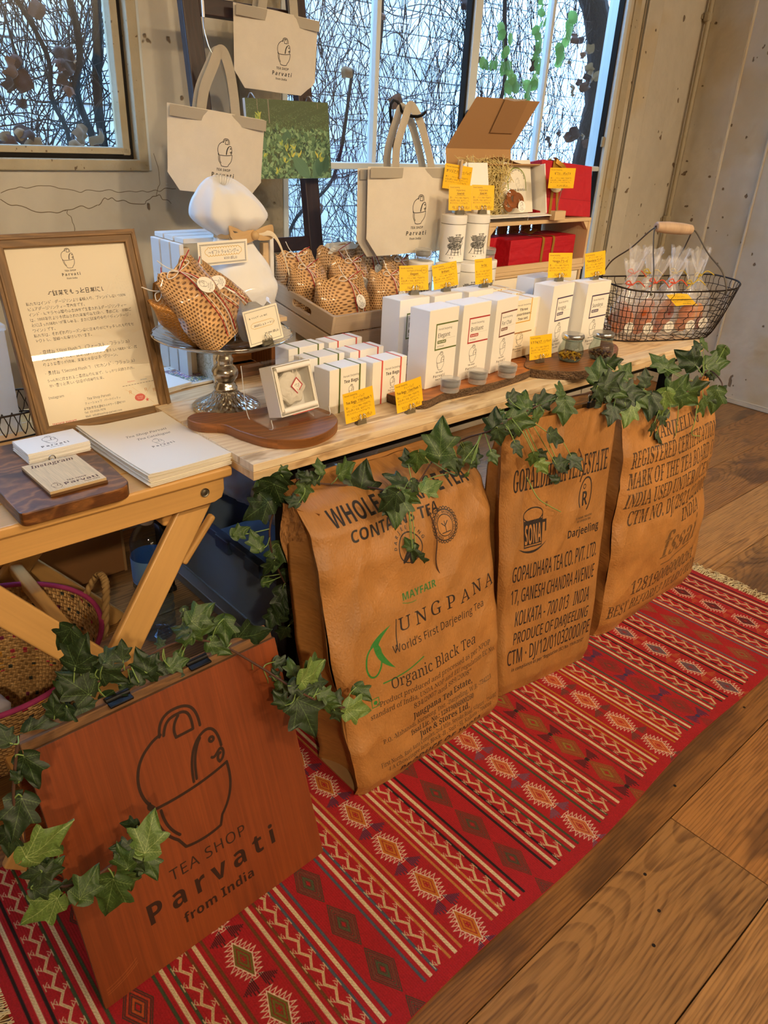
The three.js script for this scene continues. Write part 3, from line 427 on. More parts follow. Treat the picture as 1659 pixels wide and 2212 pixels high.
// ---------------------------------------------------------------- kilim rug
const RUG = { x0: 0.06, x1: 2.295, z0: -1.17, z1: -0.472 };
const rugC = (() => {
  const W = 2048, Hh = 640, [c, x] = canvas(W, Hh, '#a8121c'), sx = W / (RUG.x1 - RUG.x0), sz = Hh / (RUG.z1 - RUG.z0), px = (X) => (X - RUG.x0) * sx, L = (Hh - 0.024 * sz);
  const strip = (X, w, col, z0 = 0, z1 = L) => { x.fillStyle = col; x.fillRect(px(X) - w * sx / 2, z0, w * sx, z1 - z0); };
  const wool = (X, w) => { strip(X, w, '#dfc9a0'); x.fillStyle = '#b9976b'; for (let z = 0, k = 0; z < L; z += 2.2, k++) x.fillRect(px(X) - w * sx / 2 + (k % 3) * 1.6, z, 1.5, 1.1); };
  const zig = (X) => { const p = 0.0352 * sz, a = 0.0055 * sx; for (const [o, lw, col] of [[0, 4.6, '#dcc293'], [0, 1.0, '#b08a5a']]) { x.strokeStyle = col; x.lineWidth = lw; x.lineJoin = 'miter'; x.beginPath(); for (let z = -p, k = 0; z < L; z += p / 2, k++) x.lineTo(px(X) + (k % 2 ? a : -a) + o, z); x.stroke(); }
    x.strokeStyle = '#d7bd90'; x.lineWidth = 1.5; for (let z = 0; z < L - p; z += p) for (const s of [-1, 1]) { const bx = px(X) + s * (a + 3.5), bz = z + (s > 0 ? 0 : p / 2); x.beginPath(); x.moveTo(bx, bz + p * 0.12); x.lineTo(bx + s * 4.5, bz + p * 0.3); x.lineTo(bx, bz + p * 0.46); x.lineTo(bx, bz + p * 0.24); x.moveTo(bx + s * 6, bz + p * 0.12); x.lineTo(bx + s * 6, bz + p * 0.56); x.stroke(); } };
  const diaA = (X, centre, tri) => {
    const p = 0.106 * sz, w = 0.0165 * sx, h = 0.034 * sz, n = Math.ceil(L / p) + 1, z00 = ((-0.519 - RUG.z0) * sz) % p - p;
    for (let i = 0; i < n; i++) {
      const cz = z00 + i * p; x.fillStyle = centre; x.beginPath(); x.moveTo(px(X), cz - h); x.lineTo(px(X) + w, cz); x.lineTo(px(X), cz + h); x.lineTo(px(X) - w, cz); x.fill();
      x.strokeStyle = 'rgba(150,20,22,.85)'; x.lineWidth = 1.6; for (const k of [0.3, 0.68]) { x.beginPath(); x.moveTo(px(X), cz - h * k); x.lineTo(px(X) + w * k, cz); x.lineTo(px(X), cz + h * k); x.lineTo(px(X) - w * k, cz); x.closePath(); x.stroke(); }
      x.fillStyle = '#a8121c'; x.fillRect(px(X) - 2, cz - 4, 4, 8);
      x.strokeStyle = '#e4d5b4'; x.lineWidth = 1.9; x.beginPath(); x.moveTo(px(X), cz - h * 1.1); x.lineTo(px(X) + w * 1.1, cz); x.lineTo(px(X), cz + h * 1.1); x.lineTo(px(X) - w * 1.1, cz); x.closePath(); x.stroke();
      for (const [s, q] of [[1, 1], [1, -1], [-1, 1], [-1, -1]]) for (let k = 0; k < 5; k++) { const t = (k + 0.1) / 4.6, ax = px(X) + s * w * 1.1 * (1 - t), az = cz + q * h * 1.1 * t, bx = px(X) + s * w * 1.1 * (1 - t - 0.2), bz = cz + q * h * 1.1 * (t + 0.2), ox = ax + s * 9, oz = bz; x.lineWidth = 1.5; x.beginPath(); x.moveTo(ax, az); x.lineTo(ox + s * 1.5, (az + oz) / 2 + q * 2.2); x.lineTo(bx, bz); x.stroke(); x.fillStyle = '#e4d5b4'; x.fillRect(ax + s * 3, (az + bz) / 2, 1.4, 1.4); }
      x.strokeStyle = x.fillStyle = tri; x.lineWidth = 1.6; for (const s of [-1, 1]) for (let k = 0; k < 9; k++) { const hh = h * 0.50 * (1 - k / 9), xx = px(X) + s * (7 + k * 2.9); x.beginPath(); x.moveTo(xx, cz + p / 2 - hh); x.lineTo(xx, cz + p / 2 + hh * (k % 2 ? 1 : 0.35)); x.stroke(); }
    }
  };
  const diaB = (X, col, col2, hour) => {
    const p = 0.106 * sz, w = 0.026 * sx, n = Math.ceil(L / p) + 1, z00 = ((-0.56 - RUG.z0) * sz) % p - p;
    for (let i = 0; i < n; i++) { const cz = z00 + i * p; x.strokeStyle = col; for (let k = 0; k < 7; k++) { const f = 1 - k / 7.5; x.lineWidth = k === 5 ? 3 : 1.5; x.strokeStyle = k % 3 === 2 ? col2 : col; x.beginPath(); x.moveTo(px(X), cz - p * 0.46 * f); x.lineTo(px(X) + w * f, cz); x.lineTo(px(X), cz + p * 0.46 * f); x.lineTo(px(X) - w * f, cz); x.closePath(); x.stroke(); }
      if (hour) { x.strokeStyle = hour; x.lineWidth = 1.8; for (let k = -8; k <= 8; k++) { const hh = Math.abs(k) / 8 * p * 0.2; x.beginPath(); x.moveTo(px(X) + k * 3, cz + p / 2 - hh); x.lineTo(px(X) + k * 3, cz + p / 2 + hh * (k % 2 ? 1 : 0.5)); x.stroke(); } x.fillStyle = hour; x.fillRect(px(X) - 4, cz + p / 2 - 5, 8, 10); } }
  };
  const units = [['B', '#2f3b22', '#b4551e', null, '#3b4a2e'], ['A', '#68631f', '#2a1416', '', '#6e3d18'], ['B', '#31452b', '#3c5a37', null, '#4b5763'], ['A', '#c2701c', '#2b2f52', '', '#bd7a3a'], ['B', '#4f3d22', '#3d4a31', null, '#1d1012'], ['A', '#cf7a45', '#56607c', '', '#3d4a2f'], ['B', '#7a6a22', '#8b7a2c', '#251419', '#6c2a1e'], ['A', '#d3743f', '#3f4a38', '', '#b8741f'], ['B', '#7d2f24', '#6d3a2a', '#2c3160', '#3f5140'], ['A', '#5d5a68', '#b8682a', '', '#1d1012'], ['B', '#7e6132', '#8d6d37', null, '#5a5f70'], ['A', '#4a1620', '#b85f2b', '', '#2a1416']];
  units.forEach(([k, a, b, h, edge], i) => { const X = 0.135 + i * 0.1735; for (const o of [0.018, 0.047, 0.129, 0.157]) strip(X + o, 0.0055, edge); wool(X + 0.0325, 0.0075); wool(X + 0.143, 0.0075); if (k === 'A') diaA(X + 0.0875, a, b); else diaB(X + 0.0875, a, b, h); });
  for (let i = 0; i <= 12; i++) zig(0.135 + i * 0.1735);
  wool(0.098, 0.0075); strip(0.083, 0.005, '#1d1012'); strip(0.113, 0.005, '#1d1012'); wool(2.252, 0.0075); strip(2.237, 0.005, '#1d1012'); strip(2.267, 0.005, '#1d1012');
  const d = x.getImageData(0, 0, W, Hh); for (let i = 0, k = 0; i < W * Hh; i++, k += 4) { const X = i % W, Y = (i / W) | 0, n = 0.86 + 0.16 * H2(X >> 1, Y, 3) + 0.08 * (fbm(X / 60, Y / 60, 3, 8) - 0.5); for (let q = 0; q < 3; q++) d.data[k + q] = clamp(d.data[k + q] * n / 255) * 255; } x.putImageData(d, 0, 0);
  return c;
})();
const rugB = pixmap(512, 256, (u, v) => 0.5 + 0.5 * Math.sin(u * 6.283 * 128) * (0.6 + 0.4 * Math.sin(v * 6.283 * 64)));
const edgeWave = (u) => 0.012 * Math.sin(u * 5.1 + 0.6) + 0.006 * Math.sin(u * 17) + (u > 0.8 ? -0.05 * (u - 0.8) : 0);
{
  const t = thing('kilim_rug', 'red striped woven kilim rug with fringed ends lying along the front of the table', 'rug', [0, 0, 0]);
  const P3 = (u, v, top) => { const e = edgeWave(u), z = lerp(RUG.z0, RUG.z1 + e, v), X = lerp(RUG.x0, RUG.x1 + 0.02 * (v - 0.5), u); const bump = 0.0016 * fbm(u * 18, v * 6, 3, 9) + 0.003 * Math.exp(-Math.pow((u - 0.97 + (1 - v) * 0.04) * 24, 2)); return [X, top ? 0.0034 + bump : 0.0006, z]; };
  const top = sheet(240, 60, (u, v) => P3(u, 1 - v, true));
  const rm = S({ map: tex(rugC, true), bumpMap: tex(rugB, false, [4, 3]), bumpScale: 0.0012, roughness: 0.95 });
  const rim = []; const edge = (f) => rim.push(sheet(120, 1, (u, v) => { const a = f(u); const p = P3(a[0], a[1], v > 0.5); return p; }));
  edge((u) => [u, 1]); edge((u) => [1 - u, 0]); edge((u) => [1, 1 - u]); edge((u) => [0, u]);
  part('weave', top, rm, t); part('edge', merge(rim), S({ color: 0x9a111b, roughness: 0.95, side: THREE.DoubleSide }), t);
  const fr = (X, s) => { const gs = []; for (let i = 0; i < 330; i++) { const v = rnd(), z = lerp(RUG.z0, RUG.z1 - 0.02, v), L = rr(0.03, 0.065), a = rr(-0.5, 0.5); gs.push(tube([[X, 0.004, z], [X + s * L * 0.4, rr(0.004, 0.010), z + a * L * 0.4], [X + s * L * 0.8, rr(0.0025, 0.008), z + a * L + rr(-0.01, 0.01)], [X + s * L, 0.002, z + a * L * 1.3 + rr(-0.012, 0.012)]], 0.0012, 6, 3)); } return merge(gs); };
  const cream = S({ color: 0xd8c7a0, roughness: 1 });
  tag(part('fringe', fr(RUG.x1 - 0.004, 1), cream, t), null, null, null, 'stuff'); tag(part('fringe', fr(RUG.x0 + 0.004, -1), cream, t), null, null, null, 'stuff');
}
// ---------------------------------------------------------------- the long table
const TX0 = 0.7245, TX1 = 2.552, TZ0 = -1.915, TZ1 = -1.16, TY = 0.70;
{
  const t = thing('display_table', 'long folding table with a pale weathered board top and black metal legs', 'table', [TX0, 0, TZ1]), Lx = TX1 - TX0, dz = TZ1 - TZ0;
  const rows = [0, 0.052, 0.172, 0.292, 0.412, 0.532, 0.652, dz], cuts = [[0.0], [0.62], [1.15], [0.45, 1.4], [0.9], [0.3, 1.2], [0.7]];
  for (let r = 0; r + 1 < rows.length; r++) { const xs = [0, ...cuts[r].filter((k) => k), Lx]; for (let i = 0; i + 1 < xs.length; i++) { const w = xs[i + 1] - xs[i] - 0.0006, d = rows[r + 1] - rows[r] - 0.0008; part('board', at(rbox(w, 0.017, d, 0.0014, 'x'), (xs[i] + xs[i + 1]) / 2, TY - 0.0085, -(rows[r] + rows[r + 1]) / 2), M.tableBoard[Math.floor(rnd() * 3)], t); } }
  part('lower_board', at(rbox(Lx, 0.0175, dz, 0.0012, 'x'), Lx / 2, TY - 0.0262, -dz / 2), M.tableBoard[1], t);
  part('frame_rail', at(rbox(Lx - 0.16, 0.035, 0.03, 0.003), Lx / 2, TY - 0.0525, -0.06), M.blackMetal, t); part('frame_rail', at(rbox(Lx - 0.16, 0.035, 0.03, 0.003), Lx / 2, TY - 0.0525, -dz + 0.06), M.blackMetal, t);
  for (const lx of [0.115, Lx - 0.115]) {
    part('side_rail', at(rbox(0.026, 0.026, dz - 0.12, 0.003), lx, 0.60, -dz / 2), M.blackMetal, t); part('side_stretcher', at(rbox(0.03, 0.028, dz - 0.12, 0.003), lx - 0.02, 0.14, -dz / 2), M.greyMetal, t);
    for (const lz of [-0.06, -dz + 0.06]) { const l = part('leg', at(rbox(0.034, TY - 0.036, 0.034, 0.003), lx, (TY - 0.036) / 2, lz), M.blackMetal, t); part('leg_cap', at(rbox(0.042, 0.02, 0.042, 0.006), lx, 0.011, lz), M.gasket, l); }
  }
}
// ---------------------------------------------------------------- the small folding table at the left
{
  const t = thing('folding_side_table', 'honey coloured wooden folding side table on crossed legs', 'table', [0, 0, 0]);
  const X0 = 0.02, X1 = 0.7215, Z0 = -1.80, Z1 = -1.232, y = 0.672;
  const n = 6, ww = (Z1 - Z0) / n; for (let i = 0; i < n; i++) part('top_board', at(rbox(X1 - X0, 0.022, ww - 0.0003, i === 0 || i === n - 1 ? 0.006 : 0.001, 'x'), (X0 + X1) / 2, y - 0.011, Z0 + (i + 0.5) * ww), M.beech, t);
  const ap = shape([[X0 + 0.03, y - 0.022], [X1 - 0.018, y - 0.022], [X1 - 0.018, y - 0.05], [X1 - 0.024, y - 0.066], [X1 - 0.04, y - 0.072], [X0 + 0.05, y - 0.072], [X0 + 0.03, y - 0.06]]);
  for (const z of [Z1 - 0.03, Z0 + 0.012]) { const a = part('apron', at(extrude(ap, 0.018, 0.002), 0, 0, z), M.beech, t); const s = part('screw', at(rot(lathe([[0, 0.0015], [0.004, 0.0015], [0.005, 0], [0.0085, 0], [0.0085, 0.002], [0.0095, 0.002], [0.0095, -0.002]], 20), Math.PI / 2), X1 - 0.062, y - 0.045, z + 0.021), M.clip, a); void s; }
  const legs = [[[0.672, 0.60], [0.17, 0.0]], [[0.17, 0.60], [0.64, 0.0]]];
  for (const [li, z0] of [[0, Z1 - 0.055], [1, Z1 - 0.078], [0, Z0 + 0.055], [1, Z0 + 0.032]]) {
    const [[ax, ay], [bx, by]] = legs[li], L = Math.hypot(ax - bx, ay - by), g = rbox(0.062, L + 0.03, 0.021, 0.005, 'y'); rot(g, 0, 0, Math.atan2(bx - ax, ay - by)); const l = part('leg', at(rot(g, z0 > -1.5 ? -0.24 : 0.1), (ax + bx) / 2, (ay + by) / 2 + 0.012, z0 > -1.5 ? z0 + 0.07 : z0), M.beech, t);
    if (li === 0 && z0 > -1.5) { const k = rot(rbox(0.014, 0.12, 0.02, 0.006, 'y'), 0, 0, Math.atan2(bx - ax, ay - by)); part('leg_block', at(k, 0.650, 0.51, z0 + 0.018), M.beech, l); }
  }
  part('stretcher', at(rot(rbox(0.03, 0.03, 0.46, 0.006, 'z')), 0.40, 0.30, (Z0 + Z1) / 2), M.beech, t); part('stretcher', at(rbox(0.03, 0.03, 0.46, 0.006, 'z'), 0.60, 0.565, (Z0 + Z1) / 2), M.beech, t); part('stretcher', at(rbox(0.03, 0.03, 0.46, 0.006, 'z'), 0.235, 0.07, (Z0 + Z1) / 2), M.beech, t);
}
// ---------------------------------------------------------------- A-frame sign board
{
  const [c, x] = canvas(1024, 1056), d = x.createImageData(1024, 1056);
  for (let j = 0, k = 0; j < 1056; j++) for (let i = 0; i < 1024; i++, k += 4) { const u = i / 1024, v = j / 1056, g = fbm(u * 90, v * 3, 3, 4), w = fbm(u * 6, v * 3, 4, 8), f = vnoise(u * 400, v * 8, 3); let q = mix3([0.53, 0.25, 0.10], [0.41, 0.18, 0.065], clamp(0.3 + (g - 0.5) * 0.8 + (w - 0.5) * 0.8)); q = q.map((e) => e * (0.95 + 0.1 * f)); d.data[k] = q[0] * 255; d.data[k + 1] = q[1] * 255; d.data[k + 2] = q[2] * 255; d.data[k + 3] = 255; }
  x.putImageData(d, 0, 0); x.globalAlpha = 0.9; const ink = '#24130c';
  emblem(x, 500, 370, 560, ink, 0.95); txt(x, 'TEA SHOP', 520, 745, 66, { color: ink, ls: 3, bold: false, width: 345 }); txt(x, 'Parvati', 520, 862, 118, { color: ink, bold: true, ls: 24, width: 600 }); txt(x, 'from India', 520, 945, 58, { color: ink, width: 330, bold: true });
  x.globalAlpha = 0.5; x.strokeStyle = '#c98a55'; x.lineWidth = 1.5; for (const a of [0, 9, 22]) { x.beginPath(); x.moveTo(20, 1010 - a); x.quadraticCurveTo(90, 1000 - a, 150, 965 - a); x.stroke(); }
  const front = S({ map: tex(c, true), roughness: 0.42, bumpMap: grainB, bumpScale: 0.0002 }), plain = S({ color: 0xa35a2a, map: grainT, roughness: 0.5 });
  const Wd = 0.452, Hg = 0.466, tilt = Math.atan2(0.15, 0.44), t = thing('sign_board', 'brown wooden folding sign board with the tea shop emblem standing on the rug', 'sign', [0.4075, 0.006, -0.802], 0.028);
  const f = part('front_panel', at(rot(at(new THREE.BoxGeometry(Wd, Hg, 0.009), 0, Hg / 2, 0), -tilt), 0, 0, 0), [plain, plain, M.plyEdge, M.plyEdge, front, plain], t);
  part('back_panel', at(rot(at(new THREE.BoxGeometry(Wd, Hg, 0.009), 0, Hg / 2, 0), tilt), 0, 0, -0.328), [plain, plain, M.plyEdge, M.plyEdge, plain, plain], t);
  part('top_batten', at(rot(rbox(Wd, 0.03, 0.014, 0.002, 'x'), -tilt), 0, 0.437, -0.161), M.plyEdge, t); part('top_batten', at(rot(rbox(Wd, 0.03, 0.014, 0.002, 'x'), tilt), 0, 0.437, -0.179), M.plyEdge, t);
  for (const hx of [-0.07, 0.075]) { const h = part('hinge', at(rot(new THREE.CylinderGeometry(0.006, 0.006, 0.04, 10), 0, 0, Math.PI / 2), hx, 0.453, -0.168), M.blackMetal, t); part('hinge_leaf', at(rbox(0.04, 0.004, 0.028, 0.001), hx, 0.4515, -0.163), M.blackMetal, h); }
  void f;
}
// ---------------------------------------------------------------- paper tea sacks
const kraftBase = (W, Hh, dark = 1) => { const [c, x] = canvas(W, Hh), d = x.createImageData(W, Hh); for (let j = 0, k = 0; j < Hh; j++) for (let i = 0; i < W; i++, k += 4) { const n = (0.93 + 0.09 * (fbm(i / 90, j / 90, 4, 3) - 0.5) * 2 + 0.06 * (vnoise(i / 1.6, j / 9, 6) - 0.5)) * dark; d.data[k] = 177 * n; d.data[k + 1] = 121 * n; d.data[k + 2] = 61 * n; d.data[k + 3] = 255; } x.putImageData(d, 0, 0); return [c, x]; };
const INK = '#221c1c';
function sackPrint1() {
  const [c, x] = kraftBase(1024, 1152); const I = { color: INK }, ser = { ...I, font: 'serif' }; // front face: 0..800 wide
  txt(x, 'WHOLE PACKAGE TEA', 400, 96, 62, { ...I, bold: true, width: 640 }); txt(x, 'CONTAINS TEA', 330, 158, 58, { ...I, bold: true, width: 400 });
  x.strokeStyle = x.fillStyle = INK; x.lineWidth = 4; x.beginPath(); x.arc(360, 238, 52, 0, 6.3); x.stroke(); for (const a of [0.9, 1.6, 2.3]) { x.beginPath(); x.ellipse(360 + Math.cos(a) * 26, 238 + Math.sin(a) * 26, 11, 34, a - 1.57, 0, 6.3); x.fill(); }
  x.lineWidth = 3; for (let k = 0; k < 28; k++) { const a = k / 28 * 6.283; x.beginPath(); x.arc(540 + Math.cos(a) * 60, 212 + Math.sin(a) * 60, 5, 0, 6.3); x.stroke(); } x.beginPath(); x.arc(540, 212, 54, 0, 6.3); x.stroke(); x.beginPath(); x.arc(540, 212, 38, 0, 6.3); x.stroke();
  'RAINFOREST ALLIANCE · PEOPLE & NATURE · '.split('').forEach((ch, k) => { const a = k / 39 * 6.283 - 1.5; txt(x, ch, 540 + Math.cos(a) * 42, 212 + Math.sin(a) * 42, 12, { color: INK, rotate: a + 1.57, bold: true }); }); x.beginPath(); x.moveTo(540, 236); x.lineTo(540, 196); x.moveTo(540, 216); x.lineTo(524, 200); x.moveTo(540, 212); x.lineTo(556, 198); x.moveTo(518, 236); x.lineTo(562, 236); x.stroke();
  'DARJEELING'.split('').forEach((ch, k) => { const a = 3.4 + k * 0.28; txt(x, ch, 360 + Math.cos(a) * 62, 238 + Math.sin(a) * 62, 17, { color: INK, rotate: a + 1.57, bold: true }); });
  txt(x, 'MAYFAIR', 380, 424, 40, { color: '#2f6b34', bold: true, width: 160 });
  'UNGPANA'.split('').forEach((ch, k) => txt(x, ch, 300 + k * 74, 536, 78, { ...ser, italic: -0.05 })); x.lineWidth = 4; x.beginPath(); x.moveTo(262, 476); x.lineTo(256, 590); x.lineTo(246, 602); x.stroke();
  x.strokeStyle = x.fillStyle = '#2e7a33'; x.lineWidth = 7; x.beginPath(); x.ellipse(150, 600, 34, 62, 0.18, 0, 6.3); x.stroke(); x.beginPath(); x.moveTo(140, 540); x.quadraticCurveTo(158, 500, 236, 486); x.quadraticCurveTo(190, 512, 176, 540); x.quadraticCurveTo(190, 600, 232, 660); x.quadraticCurveTo(160, 620, 154, 540); x.fill(); x.lineWidth = 5; x.beginPath(); x.moveTo(170, 700); x.quadraticCurveTo(260, 704, 360, 668); x.stroke(); x.beginPath(); x.moveTo(300, 430); x.quadraticCurveTo(330, 446, 360, 440); x.lineWidth = 2; x.stroke();
  txt(x, 'World’s First Darjeeling Tea', 470, 608, 44, { ...I, width: 470 }); txt(x, 'Organic Black Tea', 420, 738, 60, { ...ser, width: 440 });
  x.strokeStyle = '#2e7a33'; x.fillStyle = '#2e7a33'; x.lineWidth = 3; x.strokeRect(112, 742, 30, 34); x.beginPath(); x.arc(127, 759, 8, 0, 6.3); x.fill();
  const l = (s, y, w, sz, o = ser, cx = 430) => txt(x, s, cx, y, sz, { ...o, width: w });
  l('“Product produced and processed as per NPOP', 786, 600, 31); l('standard of India, USDA NOP and EU regulation EC No.', 824, 660, 31); l('834/2007 and 889/2008”', 862, 320, 33, ser, 450); l('Jungpana Tea Estate,', 908, 330, 38, { ...ser, bold: true }, 450); l('P.O. -Mahanadi, Kurseong  Dist. -Darjeeling, W.B. -734223', 942, 600, 27); l('fssai Lic. No.: 12819006000260', 976, 350, 32, { ...ser, bold: true }, 440); l('Jute & Stores Ltd.', 1010, 280, 38, { ...ser, bold: true }, 450); l('First North, Ravi Auto Complex, 2nd Mile, Sevoke Road, Siliguri - 734002', 1040, 660, 27); l('4 A Chowringee lane, Block -II , Suit - 5J, Kolkata - 700016', 1070, 600, 27); l('PRODUCE OF INDIA', 1118, 480, 46, { ...I, bold: true });
  return c;
}
function sackPrint2() {
  const [c, x] = kraftBase(1024, 1152, 0.96); const ser = { color: INK, font: 'serif', bold: true }, sa = { color: INK, bold: true };
  txt(x, 'GOPALDHARA TEA ESTATE', 400, 270, 116, { ...ser, width: 690, sy: 1.05 });
  x.strokeStyle = x.fillStyle = INK; x.lineWidth = 5; x.beginPath(); x.ellipse(200, 372, 66, 28, 0, 0, 6.3); x.stroke(); x.beginPath(); x.moveTo(134, 376); x.lineTo(140, 500); x.lineTo(260, 500); x.lineTo(266, 376); x.stroke(); x.fillRect(138, 392, 124, 100); txt(x, 'SONA', 200, 488, 100, { color: '#a8743e', bold: true, width: 116, sy: 1.1 }); x.beginPath(); x.moveTo(100, 500); x.quadraticCurveTo(200, 560, 300, 490); x.quadraticCurveTo(220, 530, 140, 512); x.fill(); x.fillRect(262, 400, 30, 12); x.fillRect(284, 400, 10, 50); txt(x, '®', 292, 352, 26, sa);
  x.lineWidth = 7; x.beginPath(); x.ellipse(590, 352, 48, 70, 0.1, 2.3, 7.4); x.stroke(); txt(x, 'R', 586, 396, 80, sa); x.lineWidth = 4; x.beginPath(); x.arc(580, 318, 9, 0, 6.3); x.stroke(); txt(x, 'O  NOWN  INDUSTRY', 590, 448, 13, sa); txt(x, 'OF SUPERIOR TEAS', 590, 462, 13, sa);
  txt(x, 'Darjeeling', 590, 516, 46, { ...sa, width: 260 });
  const l = (s, y, w, sz, it = 0, cx = 400) => txt(x, s, cx, y, sz, { ...sa, bold: false, width: w, italic: it, sy: 1.1 });
  for (const o of [0, 1.5]) { x.save(); x.translate(o, 0); l('GOPALDHARA TEA CO. PVT. LTD.', 640, 660, 84); l('17, GANESH CHANDRA AVENUE', 738, 660, 78); l('KOLKATA - 700 013   INDIA', 836, 600, 78, 0.16); l('PRODUCE OF DARJEELING', 912, 620, 62, 0.16); l('CTM · DJ/12/01032000/PE', 998, 700, 82); x.restore(); } txt(x, 'in compliance as per “Regulation (EC) No. 1169/2012”', 400, 1032, 24, { ...sa, width: 620 });
  return c;
}
function sackPrint3() {
  const [c, x] = kraftBase(1024, 1152, 1.02); const st = (s, y, w, sz, it = 0.1, cx = 400, col = '#3b2a1c') => txt(x, s, cx, y, sz, { color: col, font: 'serif', bold: true, width: w, italic: it, sy: 1.15 });
  x.globalAlpha = 0.88; st('DARJEELING', 170, 420, 72); st('REGISTERED CERTIFICATION', 270, 740, 92); st('MARK OF THE TEA BOARD OF', 366, 760, 92); st('INDIA USED UNDER LICENSE', 462, 760, 92); st('CTM NO. DJ/2921/22/2009', 560, 700, 92); st('INDIA', 640, 200, 80, 0.1, 560);
  x.globalAlpha = 0.8; st('fssai', 790, 330, 150, 0.35, 470, '#5b4126'); x.strokeStyle = '#5b4126'; x.lineWidth = 7; x.beginPath(); x.moveTo(330, 830); x.quadraticCurveTo(450, 838, 590, 800); x.stroke(); st('12819006000261', 940, 560, 92, 0.05, 420); st('BEST BEFORE 3 YEARS FROM', 1034, 760, 82, 0.05); x.globalAlpha = 1;
  x.strokeStyle = '#ae7940'; x.lineWidth = 3.5; for (let k = 0; k < 40; k++) { const yy = 190 + k * 22 + (k % 3) * 6; x.beginPath(); x.moveTo(20, yy); x.lineTo(790, yy - 8); x.lineWidth = 2.2; if (k % 2) x.stroke(); }
  return c;
}
const crumpleT = (r) => tex(crumpleB, false, r);
function paperSack(o) {         // o: w0 d0 (foot), prof [[y, zFront, depth, width scale, x shift]...], label, print, pos, turn
  const t = thing('paper_tea_sack', o.label, 'paper sack', o.pos, o.turn || 0), nu = 150, nv = 90, m = S({ map: tex(o.print, true), bumpMap: crumpleT([1.25, 1]), bumpScale: 0.03, roughness: 0.52, side: THREE.DoubleSide });
  const pr = (v) => { const y = v * o.prof[o.prof.length - 1][0]; let i = 0; while (i < o.prof.length - 2 && o.prof[i + 1][0] < y) i++; const a = o.prof[i], b = o.prof[i + 1], k = clamp((y - a[0]) / (b[0] - a[0])); const s = k * k * (3 - 2 * k); return a.map((q, j) => lerp(q, b[j], j === 0 ? k : lerp(k, s, 0.5))); };
  const sd = o.seed;
  const g = sheet(nu, nv, (u, v) => {
    const [y, z, d, ws, xs] = pr(v), w = o.w0 * ws; let X, Z, n = [0, 0], face;
    if (u < 0.5) { const k = u / 0.5; X = lerp(-w / 2, w / 2, k); Z = z; face = 0; n = [0, 1]; const e = Math.min(k, 1 - k); Z -= 0.016 * Math.pow(1 - clamp(e / 0.06), 2) * (d > 0.03 ? 1 : 0.3); Z += (o.belly || 0) * Math.sin(Math.PI * k) * Math.sin(Math.PI * clamp(v * 1.05)); }
    else if (u < 0.6) { const k = (u - 0.5) / 0.1; X = w / 2 - 0.3 * d * Math.sin(Math.PI * k) * (o.gusset ?? 0.6); Z = z - 0.012 - (d - 0.012) * k; n = [1, 0]; }
    else if (u < 0.9) { const k = (u - 0.6) / 0.3; X = lerp(w / 2, -w / 2, k); Z = z - d; n = [0, -1]; }
    else { const k = (u - 0.9) / 0.1; X = -w / 2 + 0.3 * d * Math.sin(Math.PI * k) * (o.gusset ?? 0.6); Z = z - d + (d - 0.012) * k; n = [-1, 0]; }
    const cx = X * 5 + sd * 3.1, cy = y * 5 + (u > 0.5 ? 20 * Math.floor(u * 10) : 0), a = Math.abs(fbm(cx, cy, 3, 40 + sd) - 0.5), b = Math.abs(fbm(cx * 2.3 + 9, cy * 2.3, 2, 60 + sd) - 0.5);
    const cr = (o.crumple || 0.012) * 0.8 * (0.5 - 2.2 * a - 0.6 * b + (v > 0.93 ? 0 : 0));
    return [X + xs + n[0] * cr + 0.006 * (fbm(y * 6, sd, 2, 5) - 0.5), Math.max(y + 0.004 * (fbm(X * 9, v * 3, 2, sd) - 0.5) * (v > 0.1 ? 1 : 0), 0), Z + n[1] * cr];
  });
  const uv = g.attributes.uv; for (let i = 0; i < uv.count; i++) { const u = uv.getX(i), v = uv.getY(i); uv.setXY(i, u <= 0.5 ? u / 0.5 * 0.781 : 0.80 + (u - 0.5) * 0.36, v); }
  part('paper', g, m, t);
  const b = pr(0); part('bottom', at(box(o.w0 * 0.97, 0.002, b[2] * 0.9), b[4], 0.001, b[1] - b[2] / 2), M.cardboard, t);
  return t;
}
